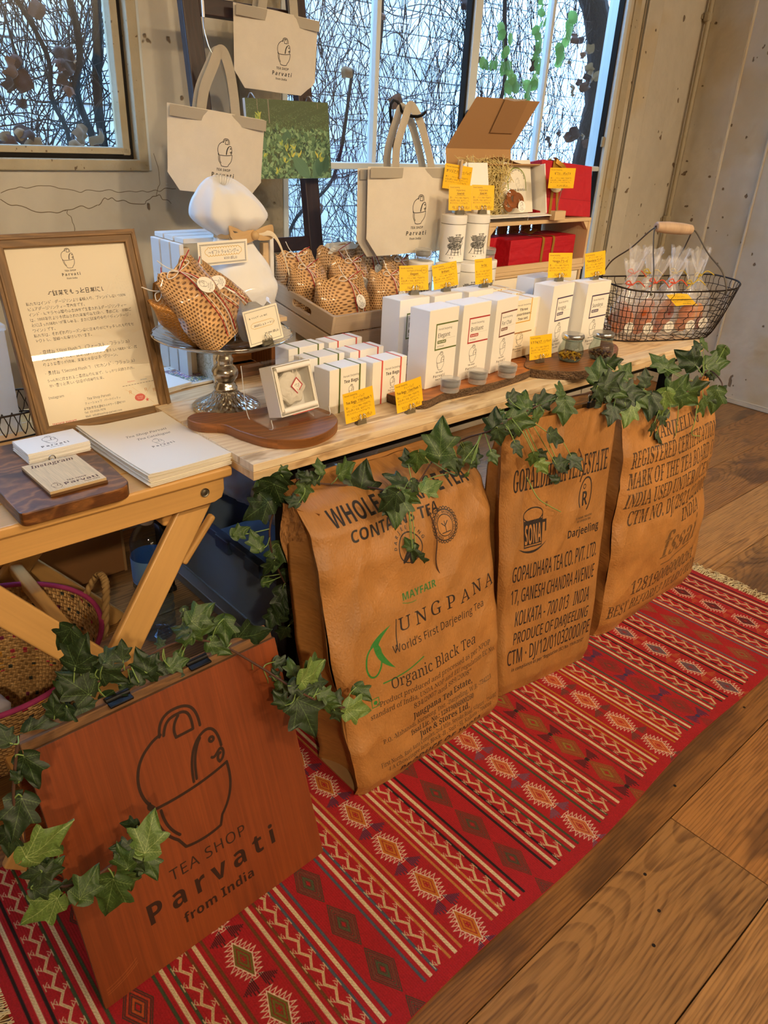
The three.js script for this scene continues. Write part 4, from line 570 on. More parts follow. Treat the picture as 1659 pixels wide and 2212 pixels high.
{
  const s1 = paperSack({ pos: [1.0, 0.006, 0], w0: 0.452, seed: 1, belly: 0.012, crumple: 0.016, print: sackPrint1(), label: 'crumpled brown paper tea sack with green emblem and Jungpana lettering, nearest of the three',
    prof: [[0, -0.862, 0.15, 1, 0], [0.035, -0.850, 0.155, 1.0, 0], [0.18, -0.885, 0.145, 1.06, 0.0], [0.34, -0.93, 0.13, 1.11, 0.003], [0.50, -0.975, 0.12, 1.11, 0.010], [0.575, -1.012, 0.10, 1.10, 0.014], [0.612, -1.06, 0.075, 1.10, 0.016], [0.628, -1.115, 0.03, 1.08, 0.018], [0.636, -1.15, 0.012, 1.05, 0.018]] });
  s1.children[0].name = 'paper';
  const flap = sheet(10, 14, (u, v) => [-0.205 - 0.04 * u + 0.004 * Math.sin(v * 8), 0.605 - 0.13 * v + 0.02 * u * (1 - v), -1.055 - 0.05 * u + 0.01 * Math.sin(u * 3 + v * 5)]); part('side_flap', flap, S({ color: 0xa8743e, bumpMap: crumpleT([2, 2]), bumpScale: 0.012, roughness: 0.8, side: THREE.DoubleSide }), s1);
  const flap2 = sheet(10, 14, (u, v) => [-0.198 - 0.025 * u, 0.61 - 0.11 * v, -1.045 - 0.045 * u - 0.008 * Math.sin(v * 4)]); part('side_flap', flap2, S({ color: 0xa06c38, bumpMap: crumpleT([2, 2]), bumpScale: 0.012, roughness: 0.8, side: THREE.DoubleSide }), s1);
  paperSack({ pos: [1.421, 0.006, -0.857], turn: 0, w0: 0.337, seed: 2, belly: 0.006, crumple: 0.007, print: sackPrint2(), label: 'flat brown paper tea sack lettered Gopaldhara Tea Estate, middle one of the three',
    prof: [[0, -0.008, 0.10, 1, 0], [0.04, 0.0, 0.10, 1.01, 0], [0.35, -0.045, 0.09, 1.06, 0.01], [0.6, -0.078, 0.06, 1.11, 0.018], [0.722, -0.095, 0.018, 1.13, 0.022]] }).rotation.y = -0.15;
  const s3 = paperSack({ pos: [1.948, 0.006, 0], w0: 0.525, seed: 3, belly: 0.035, crumple: 0.016, gusset: 0.2, print: sackPrint3(), label: 'bulging brown paper tea sack with stencilled lettering, farthest of the three',
    prof: [[0, -0.875, 0.17, 0.98, 0], [0.05, -0.86, 0.18, 1.0, 0], [0.25, -0.875, 0.17, 0.99, 0.005], [0.36, -0.90, 0.15, 0.95, 0.01], [0.42, -0.895, 0.15, 0.97, 0.01], [0.54, -0.905, 0.11, 0.95, 0.012], [0.62, -0.93, 0.06, 0.93, 0.016], [0.675, -0.965, 0.014, 0.9, 0.02]] });
  void s3;
}

// ---------------------------------------------------------------- on the side table
const matOf = (c, o = {}) => S({ map: tex(c, true), roughness: 0.6, ...o });
{ // framed notice
  const [c, x] = canvas(1064, 1512, '#f3e7cd'), k = 1064 / 250, ink = '#33291f';
  brandmark(x, 520, 40, 270, ink, 1.0);
  const J = (s, X, Y, size, o = {}) => jtext(x, s, X, Y, size, { color: ink, ...o });
  J('『紅茶をもっと日常に』', 532, 412, 46, { bold: true, align: 'center' });
  ['私たちはインド・ダージリンより直輸入の、ブレンドしない100%', 'ピュアダージリンティー専門店です。', 'インド・ヒマラヤ山麓の山岳地帯で生産されるダージリンティー', 'は、1860年代より手摘みされた茶葉のみを使い、季節ごと・収穫ご', 'とに違った味わいが楽しめる、まさに紅茶の中の「ヴィンテージ・', 'ワイン」です。', '私たちは、それぞれのシーズン毎に日本の水にマッチしたものをセ', 'レクトし、皆様へお届けしています。'].forEach((s, i) => J(s, 92, 478 + i * 43.5, 29.4));
  J('・春摘み【First Flush】　(ファースト・フラッシュ)', 92, 884, 35); ['発酵時間が短いため、緑茶に近い爽やかで若々しい味わいと、花', 'のような香りが特徴。茶葉と水色は淡いグリーン。'].forEach((s, i) => J(s, 104, 942 + i * 44, 29.4));
  J('・夏摘み【Second Flush】　(セカンド・フラッシュ)', 92, 1062, 35); ['5～6月に摘まれる二番摘みのお茶で、しっかり発酵された、', '甘い香りと美しい紅色が特徴のお茶。'].forEach((s, i) => J(s, 110, 1124 + i * 44, 29.4));
  J('Instagram', 82, 1268, 30); txt(x, 'TEASHOP_PARVATI', 165, 1496, 26, { color: '#c0463e', bold: true, width: 210 });
  J('Tea Shop Parvati', 400, 1330, 30); J('ティーショップ　パールヴァティ', 372, 1366, 22); J('東京都豊島区要町3-2-8サーラ要町101', 350, 1412, 23); J('Tel:  03-5926-7078', 352, 1446, 24); J('Mail:  info@teashop-parvati.com', 352, 1480, 24);
  x.strokeStyle = '#4b4136'; x.lineWidth = 4; x.setLineDash([16, 12]); x.beginPath(); x.moveTo(742, 1268); x.lineTo(1040, 1262); x.stroke(); x.setLineDash([]); x.strokeStyle = '#e4c68f'; x.lineWidth = 3; x.beginPath(); x.moveTo(760, 1300); x.lineTo(900, 1420); x.lineTo(1010, 1300); x.moveTo(830, 1290); x.lineTo(1000, 1460); x.stroke();
  x.fillStyle = '#d8453c'; x.beginPath(); x.ellipse(880, 1392, 50, 34, 0, 0, 6.3); x.fill(); x.beginPath(); for (let i = 0; i < 10; i++) { const a = i * 0.6283 - 1.57, r = i % 2 ? 8 : 20; x.lineTo(944 + r * Math.cos(a), 1424 + r * Math.sin(a)); } x.fill(); txt(x, 'Tea Shop', 880, 1390, 15, { color: '#f6ded0' }); txt(x, 'Parvati', 880, 1406, 15, { color: '#f6ded0' }); x.strokeStyle = '#c98a4a'; x.lineWidth = 4; for (const [a, b] of [[800, 1330], [950, 1330], [1030, 1345]]) { x.strokeRect(a - 9, b - 12, 18, 12); x.beginPath(); x.moveTo(a - 6, b); x.lineTo(a - 8, b + 16); x.moveTo(a + 6, b); x.lineTo(a + 8, b + 16); x.stroke(); }
  txt(x, 'ikebukuro', 830, 1240, 16, { color: '#c0463e' }); txt(x, 'senkawa', 950, 1240, 16, { color: '#2d5a8a' }); void k;
  const Wd = 0.307, Hg = 0.414, b = 0.024, t = thing('framed_notice', 'printed shop notice in a brown wooden frame leaning on the side table', 'framed notice', [0.612, 0.672, -1.583]), tl = -Math.atan(0.115 / 0.397);
  const bar = (n, pts, axis) => { const g = extrude(shape(pts), 0.013, 0.0022, 2); rot(uvBox(g, 1, axis), tl); part(n, g, M.frameOak, t); };
  const w2 = Wd / 2; bar('frame_bar', [[-w2, 0], [w2, 0], [w2 - b, b], [-w2 + b, b]], 'x'); bar('frame_bar', [[-w2, Hg], [-w2 + b, Hg - b], [w2 - b, Hg - b], [w2, Hg]], 'x'); bar('frame_bar', [[-w2, 0], [-w2 + b, b], [-w2 + b, Hg - b], [-w2, Hg]], 'y'); bar('frame_bar', [[w2, 0], [w2, Hg], [w2 - b, Hg - b], [w2 - b, b]], 'y');
  const bead = (n, w_, h_, x_, y_) => part(n, rot(at(rbox(w_, h_, 0.004, 0.001, w_ > h_ ? 'x' : 'y'), x_, y_, 0.0165), tl), M.frameOak, t); bead('frame_bead', Wd - 0.012, 0.005, 0, 0.008); bead('frame_bead', Wd - 0.012, 0.005, 0, Hg - 0.008); bead('frame_bead', 0.005, Hg - 0.012, -w2 + 0.008, Hg / 2); bead('frame_bead', 0.005, Hg - 0.012, w2 - 0.008, Hg / 2);
  const pw = Wd - 2 * b + 0.006, ph = Hg - 2 * b + 0.006, pl = new THREE.PlaneGeometry(pw, ph); part('print', rot(at(pl, 0, Hg / 2, 0.005), tl), matOf(c), t);
  part('glass_pane', rot(at(box(pw, ph, 0.0012), 0, Hg / 2, 0.0075), tl), P({ color: 0xffffff, transmission: 1, thickness: 0, roughness: 0.01, ior: 1.5 }), t); part('backing', rot(at(box(Wd - 0.01, Hg - 0.01, 0.004), 0, Hg / 2, -0.001), tl), M.cardboardDark, t);
  part('strut', rot(at(box(0.06, 0.28, 0.003), 0, 0.14, 0), 0.12).translate(0, 0.0, -0.142), M.cardboardDark, t);
}
{ // olive board with cards and plaque
  const s = new THREE.Shape(), w = 0.196, d = 0.318; s.moveTo(-w / 2 + 0.012, -d / 2); s.lineTo(w / 2 - 0.035, -d / 2); s.quadraticCurveTo(w / 2, -d / 2, w / 2, -d / 2 + 0.035); s.lineTo(w / 2 + 0.012, d / 2 - 0.02); s.quadraticCurveTo(w / 2 + 0.01, d / 2, w / 2 - 0.02, d / 2); s.lineTo(-w / 2 + 0.02, d / 2); s.quadraticCurveTo(-w / 2, d / 2, -w / 2, d / 2 - 0.02); s.lineTo(-w / 2, -d / 2 + 0.012); s.quadraticCurveTo(-w / 2, -d / 2, -w / 2 + 0.012, -d / 2);
  const h = new THREE.Path(); h.absellipse(-0.034, 0.10, 0.012, 0.012, 0, 6.2832); s.holes.push(h);
  const t = thing('cutting_board', 'dark figured olive wood cutting board with a hole lying on the side table', 'cutting board', [0.404, 0.672, -1.375]); part('board', rot(extrude(s, 0.021, 0.002, 2), -Math.PI / 2).translate(0, 0.002, 0), M.olive, t);
}
const cardC = (() => { const [c, x] = canvas(512, 340, '#f5f1e8'); emblem(x, 256, 130, 170, '#3a332c', 0.8); txt(x, 'Parvati', 256, 270, 50, { color: '#3a332c', bold: true, ls: 10 }); txt(x, 'from India', 256, 300, 22, { color: '#3a332c' }); return c; })();
{
  const t = thing('business_card_stack', 'stack of white shop cards printed with the emblem on the olive wood board', 'cards', [0.4455, 0.6973, -1.452], 0.03); const mm = matOf(cardC), g0 = box(0.12, 0.0016, 0.082);
  for (let i = 0; i < 11; i++) { const top = i === 10, m = part('shop_card', top ? new THREE.BoxGeometry(0.12, 0.0016, 0.082) : g0, top ? [M.card, M.card, mm, M.card, M.card, M.card] : M.card, t); m.position.set(rr(-0.0012, 0.0012), 0.0008 + i * 0.0019, rr(-0.0012, 0.0012)); m.rotation.y = rr(-0.012, 0.012); }
}
{
  const [c, x] = canvas(512, 704, '#d9bd90'), d = x.getImageData(0, 0, 512, 704); for (let j = 0, q = 0; j < 704; j++) for (let i = 0; i < 512; i++, q += 4) { const n = 0.9 + 0.2 * fbm(i / 4, j / 140, 3, 3); for (let e = 0; e < 3; e++) d.data[q + e] *= n; } x.putImageData(d, 0, 0);
  const br = '#5a3116'; txt(x, 'Instagram', 250, 110, 96, { color: br, font: 'serif', bold: true, italic: 0.25, width: 400 });
  emblem(x, 96, 600, 130, br, 1); txt(x, 'TEA SHOP', 300, 560, 40, { color: br, bold: true }); txt(x, 'Parvati', 320, 630, 76, { color: br, bold: true, width: 320 }); txt(x, 'from India', 400, 666, 28, { color: br, bold: true });
  const m = matOf(c, { roughness: 0.65 }), t = thing('wooden_plaque', 'small plywood plaque engraved with the word Instagram and the shop name', 'plaque', [0.4165, 0.6973, -1.318], 0.02);
  part('base_layer', at(rbox(0.104, 0.005, 0.138, 0.0008), 0.001, 0.0025, 0), M.plyEdge, t); part('engraved_layer', at(new THREE.BoxGeometry(0.102, 0.005, 0.136), 0, 0.0078, 0), [M.plywood, M.plywood, m, M.plywood, M.plywood, M.plywood], t);
  const cl = thing('metal_clip', 'small shiny metal clip behind the plywood plaque', 'clip', [0.425, 0.6973, -1.3975]); part('body', rot(lathe([[0, 0.006], [0.012, 0.005], [0.019, 0.002], [0.02, 0]], 24), 0).scale(1, 1, 0.35), M.chrome, cl); part('ring', at(new THREE.TorusGeometry(0.006, 0.0012, 6, 16), 0, 0.008, 0), M.chrome, cl);
}
{ // catalogues
  const [c, x] = canvas(724, 1024, '#f1e9da'); x.fillStyle = '#4a443c'; txt(x, 'Tea Shop Parvati', 370, 330, 46, { color: '#4a443c', font: 'serif', italic: 0.42, width: 330 }); txt(x, 'Tea Catalogue', 385, 410, 46, { color: '#4a443c', font: 'serif', italic: 0.42, width: 270 }); emblem(x, 362, 500, 110, '#4a443c', 0.7); txt(x, 'Parvati', 362, 590, 38, { color: '#4a443c', bold: true, ls: 8 }); txt(x, 'from India', 362, 612, 15, { color: '#4a443c' });
  const mk = (curl) => sheet(16, 20, (u, v) => { const a = u - 0.5, b = v - 0.5; return [a * 0.21, curl * (0.012 * Math.pow(clamp(0.35 - u) / 0.35, 2) * (0.3 + 0.7 * v) + 0.004 * Math.pow(2 * b, 2)) + 0.0004 * Math.sin(u * 6), -b * 0.297]; });
  const solid = (g, h) => { const q = g.clone(); q.translate(0, -h, 0); const idx = q.index.array; for (let i = 0; i < idx.length; i += 3) { const a = idx[i]; idx[i] = idx[i + 1]; idx[i + 1] = a; } q.computeVertexNormals(); const e = [], n = 16, m2 = 20, p = g.attributes.position; const ring = []; for (let i = 0; i <= n; i++) ring.push(i); for (let j = 1; j <= m2; j++) ring.push(j * (n + 1) + n); for (let i = n - 1; i >= 0; i--) ring.push(m2 * (n + 1) + i); for (let j = m2 - 1; j >= 0; j--) ring.push(j * (n + 1)); const w = sheet(ring.length - 1, 1, (u, v) => { const k = ring[Math.round(u * (ring.length - 1))]; return [p.getX(k), p.getY(k) - (v > 0.5 ? 0 : h), p.getZ(k)]; }); e.push(q, w); return e; };
  const cov = matOf(c, { roughness: 0.5, side: THREE.DoubleSide }), inner = S({ color: 0xefe7d6, roughness: 0.7, side: THREE.DoubleSide });
  for (let i = 0; i < 11; i++) { const top = i === 10, t = thing('tea_catalogue', top ? 'topmost cream tea catalogue with its title and emblem, lying on the stack' : 'cream tea catalogue in the stack under the topmost one', 'catalogue', [0.637 + rr(-0.003, 0.003), 0.6743 + i * 0.00205, -1.386 + rr(-0.003, 0.003)], 0.055 + rr(-0.012, 0.012), top ? null : 'catalogues stacked under the topmost one'); const g = mk(0.25 + 0.075 * i), [b, w] = solid(g, 0.0017); part('cover', g, top ? cov : inner, t); part('page_block', merge(b, w), inner, t); }
}
{ // wire basket and clear box at the very left
  const t = thing('wire_tray', 'small brown wire tray behind the framed notice at the left edge', 'wire tray', [0.40, 0.672, -1.70]), wr_ = 0.0013, W2_ = 0.11, D2 = 0.07, h = 0.055; const rim = (y, r) => tube([[-W2_, y, -D2], [W2_, y, -D2], [W2_, y, D2], [-W2_, y, D2]], r, 40, 5, true);
  part('rim', rim(h, 0.0022), M.wire, t); part('foot_wire', rim(0.003, 0.002), M.wire, t); const gs = []; for (let i = 0; i < 12; i++) { const X = lerp(-W2_, W2_, i / 11); for (const z of [-D2, D2]) for (const s of [-1, 1]) gs.push(tube([[X, 0.003, z], [X + s * 0.009, h * 0.5, z], [X, h, z]], wr_, 4, 3)); } for (let i = 0; i < 8; i++) { const z = lerp(-D2, D2, i / 7); for (const X of [-W2_, W2_]) for (const s of [-1, 1]) gs.push(tube([[X, 0.003, z], [X, h * 0.5, z + s * 0.008], [X, h, z]], wr_, 4, 3)); } part('mesh_wires', merge(gs), M.wire, t);
  const q = thing('clear_plastic_box', 'clear plastic box standing in the wire tray at the left edge', 'box', [0.375, 0.6745, -1.70]); const sh = [[0.15, 0.22, 0.001, 0, 0.11, 0.05], [0.15, 0.22, 0.001, 0, 0.11, -0.05], [0.001, 0.22, 0.1, 0.075, 0.11, 0], [0.001, 0.22, 0.1, -0.075, 0.11, 0]]; for (const [a, b, c2, X, Y, Z] of sh) part('side_panel', at(box(a, b, c2), X, Y, Z), M.frosted, q); part('lid', at(rbox(0.158, 0.012, 0.108, 0.003), 0, 0.226, 0), M.frosted, q);
}

// ---------------------------------------------------------------- hung at the window: ladder, bags, picture
{
  const t = thing('ladder', 'dark brown wooden ladder leaning against the wall with bags hung on it', 'ladder', [0, 0, 0]);
  const zr = (y) => -1.872 - 0.148 * y, ang = -Math.atan(0.148);
  for (const X of [1.166, 1.512]) part('rail', at(rot(rbox(0.052, 2.42, 0.03, 0.004, 'y'), ang), X, 1.195, zr(1.195)), M.ladder, t);
  for (const y of [0.27, 0.58, 0.965, 1.275, 1.562, 1.86, 2.16]) part('rung', at(rot(rbox(0.30, 0.042, 0.024, 0.003, 'x'), ang), 1.339, y, zr(y)), M.ladder, t);
  const w = thing('hanging_wire', 'thin silver wire with a sleeve hanging down the ladder to the small bag', 'wire', [0, 0, 0]);
  part('strand', tube([[1.16, 1.88, -2.09], [1.15, 1.66, -2.02], [1.149, 1.60, -2.0], [1.146, 1.55, -1.995], [1.138, 1.50, -1.98], [1.144, 1.462, -1.972]], 0.0018, 30, 5), M.silverWire, w); part('sleeve', tube([[1.1465, 1.562, -1.996], [1.1425, 1.525, -1.988]], 0.0034, 4, 8), M.white, w); part('hook', tube([[1.144, 1.462, -1.972], [1.152, 1.446, -1.966], [1.163, 1.45, -1.962], [1.166, 1.462, -1.962]], 0.0018, 12, 5), M.silverWire, w);
}
const toteC = (() => { const [c, x] = canvas(1024, 700, '#e9decb'); const d = x.getImageData(0, 0, 1024, 700); for (let j = 0, q = 0; j < 700; j++) for (let i = 0; i < 1024; i++, q += 4) { const n = 0.97 + 0.05 * H2(i >> 1, j >> 1, 2) * ((i + j) % 2) + 0.03 * (fbm(i / 60, j / 60, 3, 2) - 0.5); for (let e = 0; e < 3; e++) d.data[q + e] *= n; } x.putImageData(d, 0, 0); brandmark(x, 560, 215, 395, '#2a2622', 1.05); return c; })();
const toteM = matOf(toteC, { bumpMap: tex(weaveB, false, [6, 4]), bumpScale: 0.0008, roughness: 0.92, side: THREE.DoubleSide });
function tote(label, w, h, o) {      // hangs from its handle: origin at the middle of the upper edge
  const t = thing('tote_bag', label, 'tote bag', o.pos, o.turn || 0), ch = 0.22, th = o.th || 0.014;
  const outline = (v) => (v < ch ? 0.5 - (1 - v / ch) * 0.13 : 0.5 - 0.012 * (1 - v)) * w;
  const face = (s, m) => sheet(30, 24, (u, v) => { const hw = outline(v), X = (u - 0.5) * 2 * hw, e = Math.pow(Math.abs(2 * u - 1), 3), wr = 0.010 * (fbm(u * 3 + s * 5, v * 3, 3, o.seed) - 0.5) + 0.004 * Math.sin(u * 9 + v * 4); return [s > 0 ? X : -X, (v - 1) * h + (v < 0.001 ? 0 : 0), s * (th * (1 - e) * (0.35 + 0.65 * Math.sin(Math.PI * clamp(v * 0.9))) + wr * (1 - e)) ]; });
  const f = face(1), uv = f.attributes.uv, p = f.attributes.position; for (let i = 0; i < uv.count; i++) uv.setXY(i, p.getX(i) / w + 0.5, p.getY(i) / h + 1);
  part('front_panel', f, toteM, t); part('back_panel', face(-1), M.linen2 || (M.linen2 = S({ color: 0xe2d6c0, bumpMap: tex(weaveB, false, [6, 4]), bumpScale: 0.0008, roughness: 0.92, side: THREE.DoubleSide })), t);
  part('hem', at(sheet(24, 1, (u, v) => [(u - 0.5) * w * 0.985, -0.002 - 0.026 * v, th * 0.5 + 0.0035 + 0.003 * Math.sin(u * 7)]), 0, 0, 0), M.linen2, t);
  const strap = (z, pts, wd) => { const c = curve(pts), n = 40; return sheet(n, 2, (u, v) => { const q = c.getPoint(u), tg = c.getTangent(u), nn = V(tg.y, -tg.x, 0).normalize(); return [q.x + nn.x * (v - 0.5) * wd, q.y + nn.y * (v - 0.5) * wd, q.z + z + 0.002 * Math.sin(v * 3.14)]; }); };
  for (const q of o.handles) { const g = o.flat ? sheet(40, 2, (u, v) => { const c = o.curves || (o.curves = new Map()); if (!c.has(q)) c.set(q, curve(q)); const a = c.get(q).getPoint(u); return [a.x + (v - 0.5) * 0.004, a.y + (v - 0.5) * 0.006, a.z + (v - 0.5) * 0.026]; }) : strap(0, q, 0.028); part('handle', g, M.linen2, t); }
  return t;
}
const rimHandles = (dx, top, z, skew = 0) => [[-dx, -0.012, z], [-dx + 0.01, top * 0.35, z], [-dx * 0.45 + skew * 0.6, top * 0.75, z], [skew - 0.008, top, z - 0.006], [skew + 0.008, top, z - 0.006], [dx * 0.5 + skew * 0.4, top * 0.72, z], [dx - 0.01, top * 0.33, z], [dx, -0.012, z]];
const bagA = tote('small canvas bag with emblem hanging on the left rail of the ladder', 0.29, 0.2, { pos: [1.152, 1.317, -1.955], turn: 0, seed: 3, handles: [rimHandles(0.053, 0.135, 0.004, 0.006), rimHandles(0.058, 0.132, -0.010, 0.004)] }); bagA.rotation.z = -0.095;
const bagB = tote('canvas bag with emblem hanging highest, at the top of the ladder', 0.282, 0.196, { pos: [1.418, 1.572, -2.064], seed: 5, handles: [rimHandles(0.055, 0.15, 0.006, -0.01), rimHandles(0.062, 0.147, -0.012, -0.01)] }); bagB.rotation.z = -0.045;
const loops = (o) => [[-0.075 + o, -0.012, 0.004], [-0.07 + o, 0.05, -0.002], [-0.03 + o, 0.125, -0.016], [-0.008 + o, 0.152, -0.026], [0.012 + o, 0.150, -0.03], [0.036 + o, 0.115, -0.022], [0.062 + o, 0.04, -0.008], [0.075 + o, -0.012, 0.0]];
tote('large canvas bag with emblem hanging in front on the black hook stand', 0.352, 0.238, { pos: [1.652, 1.203, -1.722], seed: 7, handles: [loops(0.0)], th: 0.012 });
tote('second large canvas bag hidden behind the front one on the hook stand', 0.352, 0.238, { pos: [1.640, 1.197, -1.752], seed: 9, handles: [loops(0.006)], th: 0.010 });
{
  const t = thing('hook_stand', 'black metal hook stand carrying the two large canvas bags', 'stand', [1.66, 0.70, -1.80]);
  part('rod', tube([[0, 0.002, 0], [0, 0.3, 0], [-0.02, 0.55, 0.0], [-0.045, 0.645, 0.004], [-0.036, 0.672, 0.01], [-0.024, 0.66, 0.02], [-0.022, 0.642, 0.03], [-0.01, 0.6335, 0.05], [0.006, 0.634, 0.075], [0.018, 0.646, 0.085]], 0.0042, 60, 8), M.blackMetal, t); part('base', at(lathe([[0, 0.006], [0.06, 0.006], [0.065, 0.003], [0.065, 0]], 30), 0, 0, 0), M.blackMetal, t);
}
{ // tea garden picture
  const [c, x] = canvas(840, 600, '#4d5b3a'); const lf = (X, Y, L, a, col, wd = 0.3) => { x.save(); x.translate(X, Y); x.rotate(a); x.fillStyle = col; x.beginPath(); x.moveTo(0, 0); x.quadraticCurveTo(L * wd, -L * 0.4, 0, -L); x.quadraticCurveTo(-L * wd, -L * 0.4, 0, 0); x.fill(); x.strokeStyle = 'rgba(200,220,170,.25)'; x.lineWidth = 1; x.beginPath(); x.moveTo(0, 0); x.lineTo(0, -L); x.stroke(); x.restore(); };
  const far = ['#6d7a55', '#626f4c', '#78835f', '#566545', '#808b69'], mid = ['#3f5a34', '#4f6b3e', '#5d7a46', '#33492d', '#6f8a54'], near = ['#4c6a48', '#5e7e56', '#34503a', '#7a9a6c', '#6c8c60', '#8aa678'];
  for (let i = 0; i < 2600; i++) { const Y = rnd() * 300, X = rnd() * 840, row = Math.sin((Y + X * 0.35) / 16); lf(X, Y, 5 + Y * 0.02, rr(-3, 3), row > 0.35 ? '#36432b' : pick(far)); }
  for (let i = 0; i < 2600; i++) { const X = rnd() * 840, Y = 130 + rnd() * 260 - X * 0.05, q = (X > 500 ? 0.25 : 1); if (rnd() < 0.25 + 0.75 * q * sstep(120, 280, Y)) lf(X, Y, 9 + Y * 0.035, rr(-3, 3), pick(mid)); }
  for (const [X, h] of [[215, 130], [110, 60], [720, 40]]) { x.fillStyle = '#8d7f70'; x.fillRect(X, 0, X === 215 ? 9 : 5, h * 1.35); }
  for (let i = 0; i < 900; i++) { const X = rnd() * 840, Y = 230 + rnd() * 380; lf(X, Y, rr(24, 64), rr(-3, 3), pick(near), rr(0.3, 0.55)); if (rnd() < 0.14) lf(X, Y, rr(18, 40), rr(-1, 1), pick(['#23302a', '#2a3428'])); }
  for (const [X, Y, L, a] of [[70, 300, 110, 0.5], [60, 520, 140, -0.2], [600, 600, 260, -0.75], [640, 600, 240, 0.55], [700, 590, 200, 0.1], [90, 330, 120, -0.4], [760, 560, 160, 0.3], [330, 330, 110, 0.5], [420, 300, 90, -0.4], [150, 380, 90, 0.1]]) lf(X, Y, L, a, pick(['#4a6b50', '#5c7d5e', '#3f5f45']), 0.45);
  for (const [X, Y] of [[110, 170], [130, 130], [380, 380], [450, 370], [330, 340], [150, 430], [500, 430], [700, 430], [420, 430], [350, 470], [740, 470], [250, 560]]) for (let k = 0; k < 5; k++) lf(X + rr(-14, 14), Y + rr(-10, 10), rr(30, 62), rr(-1, 1), pick(['#b8b64a', '#a3b04c', '#c6bd50', '#8fa74a']), 0.26);
  const m = matOf(c, { roughness: 0.4 }), t = thing('tea_field_picture', 'unframed colour photograph panel of green tea bushes leaning on the ladder', 'picture', [1.413, 1.153, -1.992], -0.0); part('panel', at(new THREE.BoxGeometry(0.288, 0.204, 0.012), 0, 0.102, 0), [M.white, M.white, M.white, M.white, m, M.white], t); t.rotation.x = -0.1; t.rotation.z = 0.01; for (const X of [-0.1, 0.1]) part('hanger', tube([[X, 0.2, -0.004], [X, 0.222, -0.03], [X, 0.205, -0.05]], 0.002, 8, 5), M.silverWire, t);
}
// ---------------------------------------------------------------- crates, sack and cake stand at the left end of the long table
const slat = (p, n, w, h, d, x, y, z, m, along) => part(n, at(rbox(w, h, d, 0.002, along), x, y, z), m, p);
{
  const t = thing('white_slatted_crate', 'whitewashed slatted crate standing behind the framed notice', 'crate', [0.89, 0.70, -1.87]);
  for (let i = 0; i < 3; i++) { const z = 0.024 + i * 0.052; slat(t, 'side_slat', 0.012, 0.33, 0.046, 0.006, 0.165, z, M.whitewash, 'y'); slat(t, 'top_slat', 0.26, 0.012, 0.046, 0.142, 0.336, z, M.whitewash, 'x'); slat(t, 'side_slat', 0.012, 0.33, 0.046, 0.264, 0.165, z, M.whitewash, 'y'); }
  for (const x of [0.022, 0.25]) for (const z of [0.012, 0.135]) slat(t, 'corner_post', 0.018, 0.31, 0.018, x, 0.165, z, M.pine, 'y'); slat(t, 'shelf', 0.226, 0.014, 0.10, 0.135, 0.215, 0.075, M.pine, 'x'); slat(t, 'bottom_board', 0.226, 0.012, 0.14, 0.135, 0.006, 0.072, M.pine, 'x'); slat(t, 'front_rail', 0.226, 0.04, 0.012, 0.135, 0.27, 0.142, M.pine, 'x');
}
{
  const osb = (() => { const [c, x] = canvas(512, 512, '#d9cdb4'); for (let i = 0; i < 900; i++) { x.save(); x.translate(rnd() * 512, rnd() * 512); x.rotate(rr(-1, 1) + (rnd() < 0.5 ? 0 : 1.5)); x.fillStyle = pick(['#e3d8c2', '#cdbf9f', '#d6c8aa', '#e9e0cc', '#bfae8b']); x.fillRect(-30, -5, rr(30, 70), rr(5, 14)); if (rnd() < 0.2) { x.fillStyle = 'rgba(90,75,50,.5)'; x.fillRect(-20, 5, rr(10, 40), 1.2); } x.restore(); } return c; })();
  const om = matOf(osb, { roughness: 0.85 }), t = thing('chipboard_riser', 'low open riser of pale chipboard and wood under the white cloth sack', 'riser', [0.926, 0.70, -1.762]);
  part('chip_panel', at(new THREE.BoxGeometry(0.012, 0.14, 0.11), 0.006, 0.07, 0.055), om, t); slat(t, 'right_post', 0.03, 0.14, 0.11, 0.19, 0.07, 0.055, M.acacia, 'y'); slat(t, 'top_board', 0.206, 0.012, 0.14, 0.103, 0.146, 0.07, M.pine, 'x'); slat(t, 'bottom_board', 0.165, 0.012, 0.11, 0.093, 0.006, 0.055, M.acacia, 'x'); slat(t, 'back_board', 0.165, 0.125, 0.01, 0.093, 0.072, 0.006, M.acacia, 'x');
}
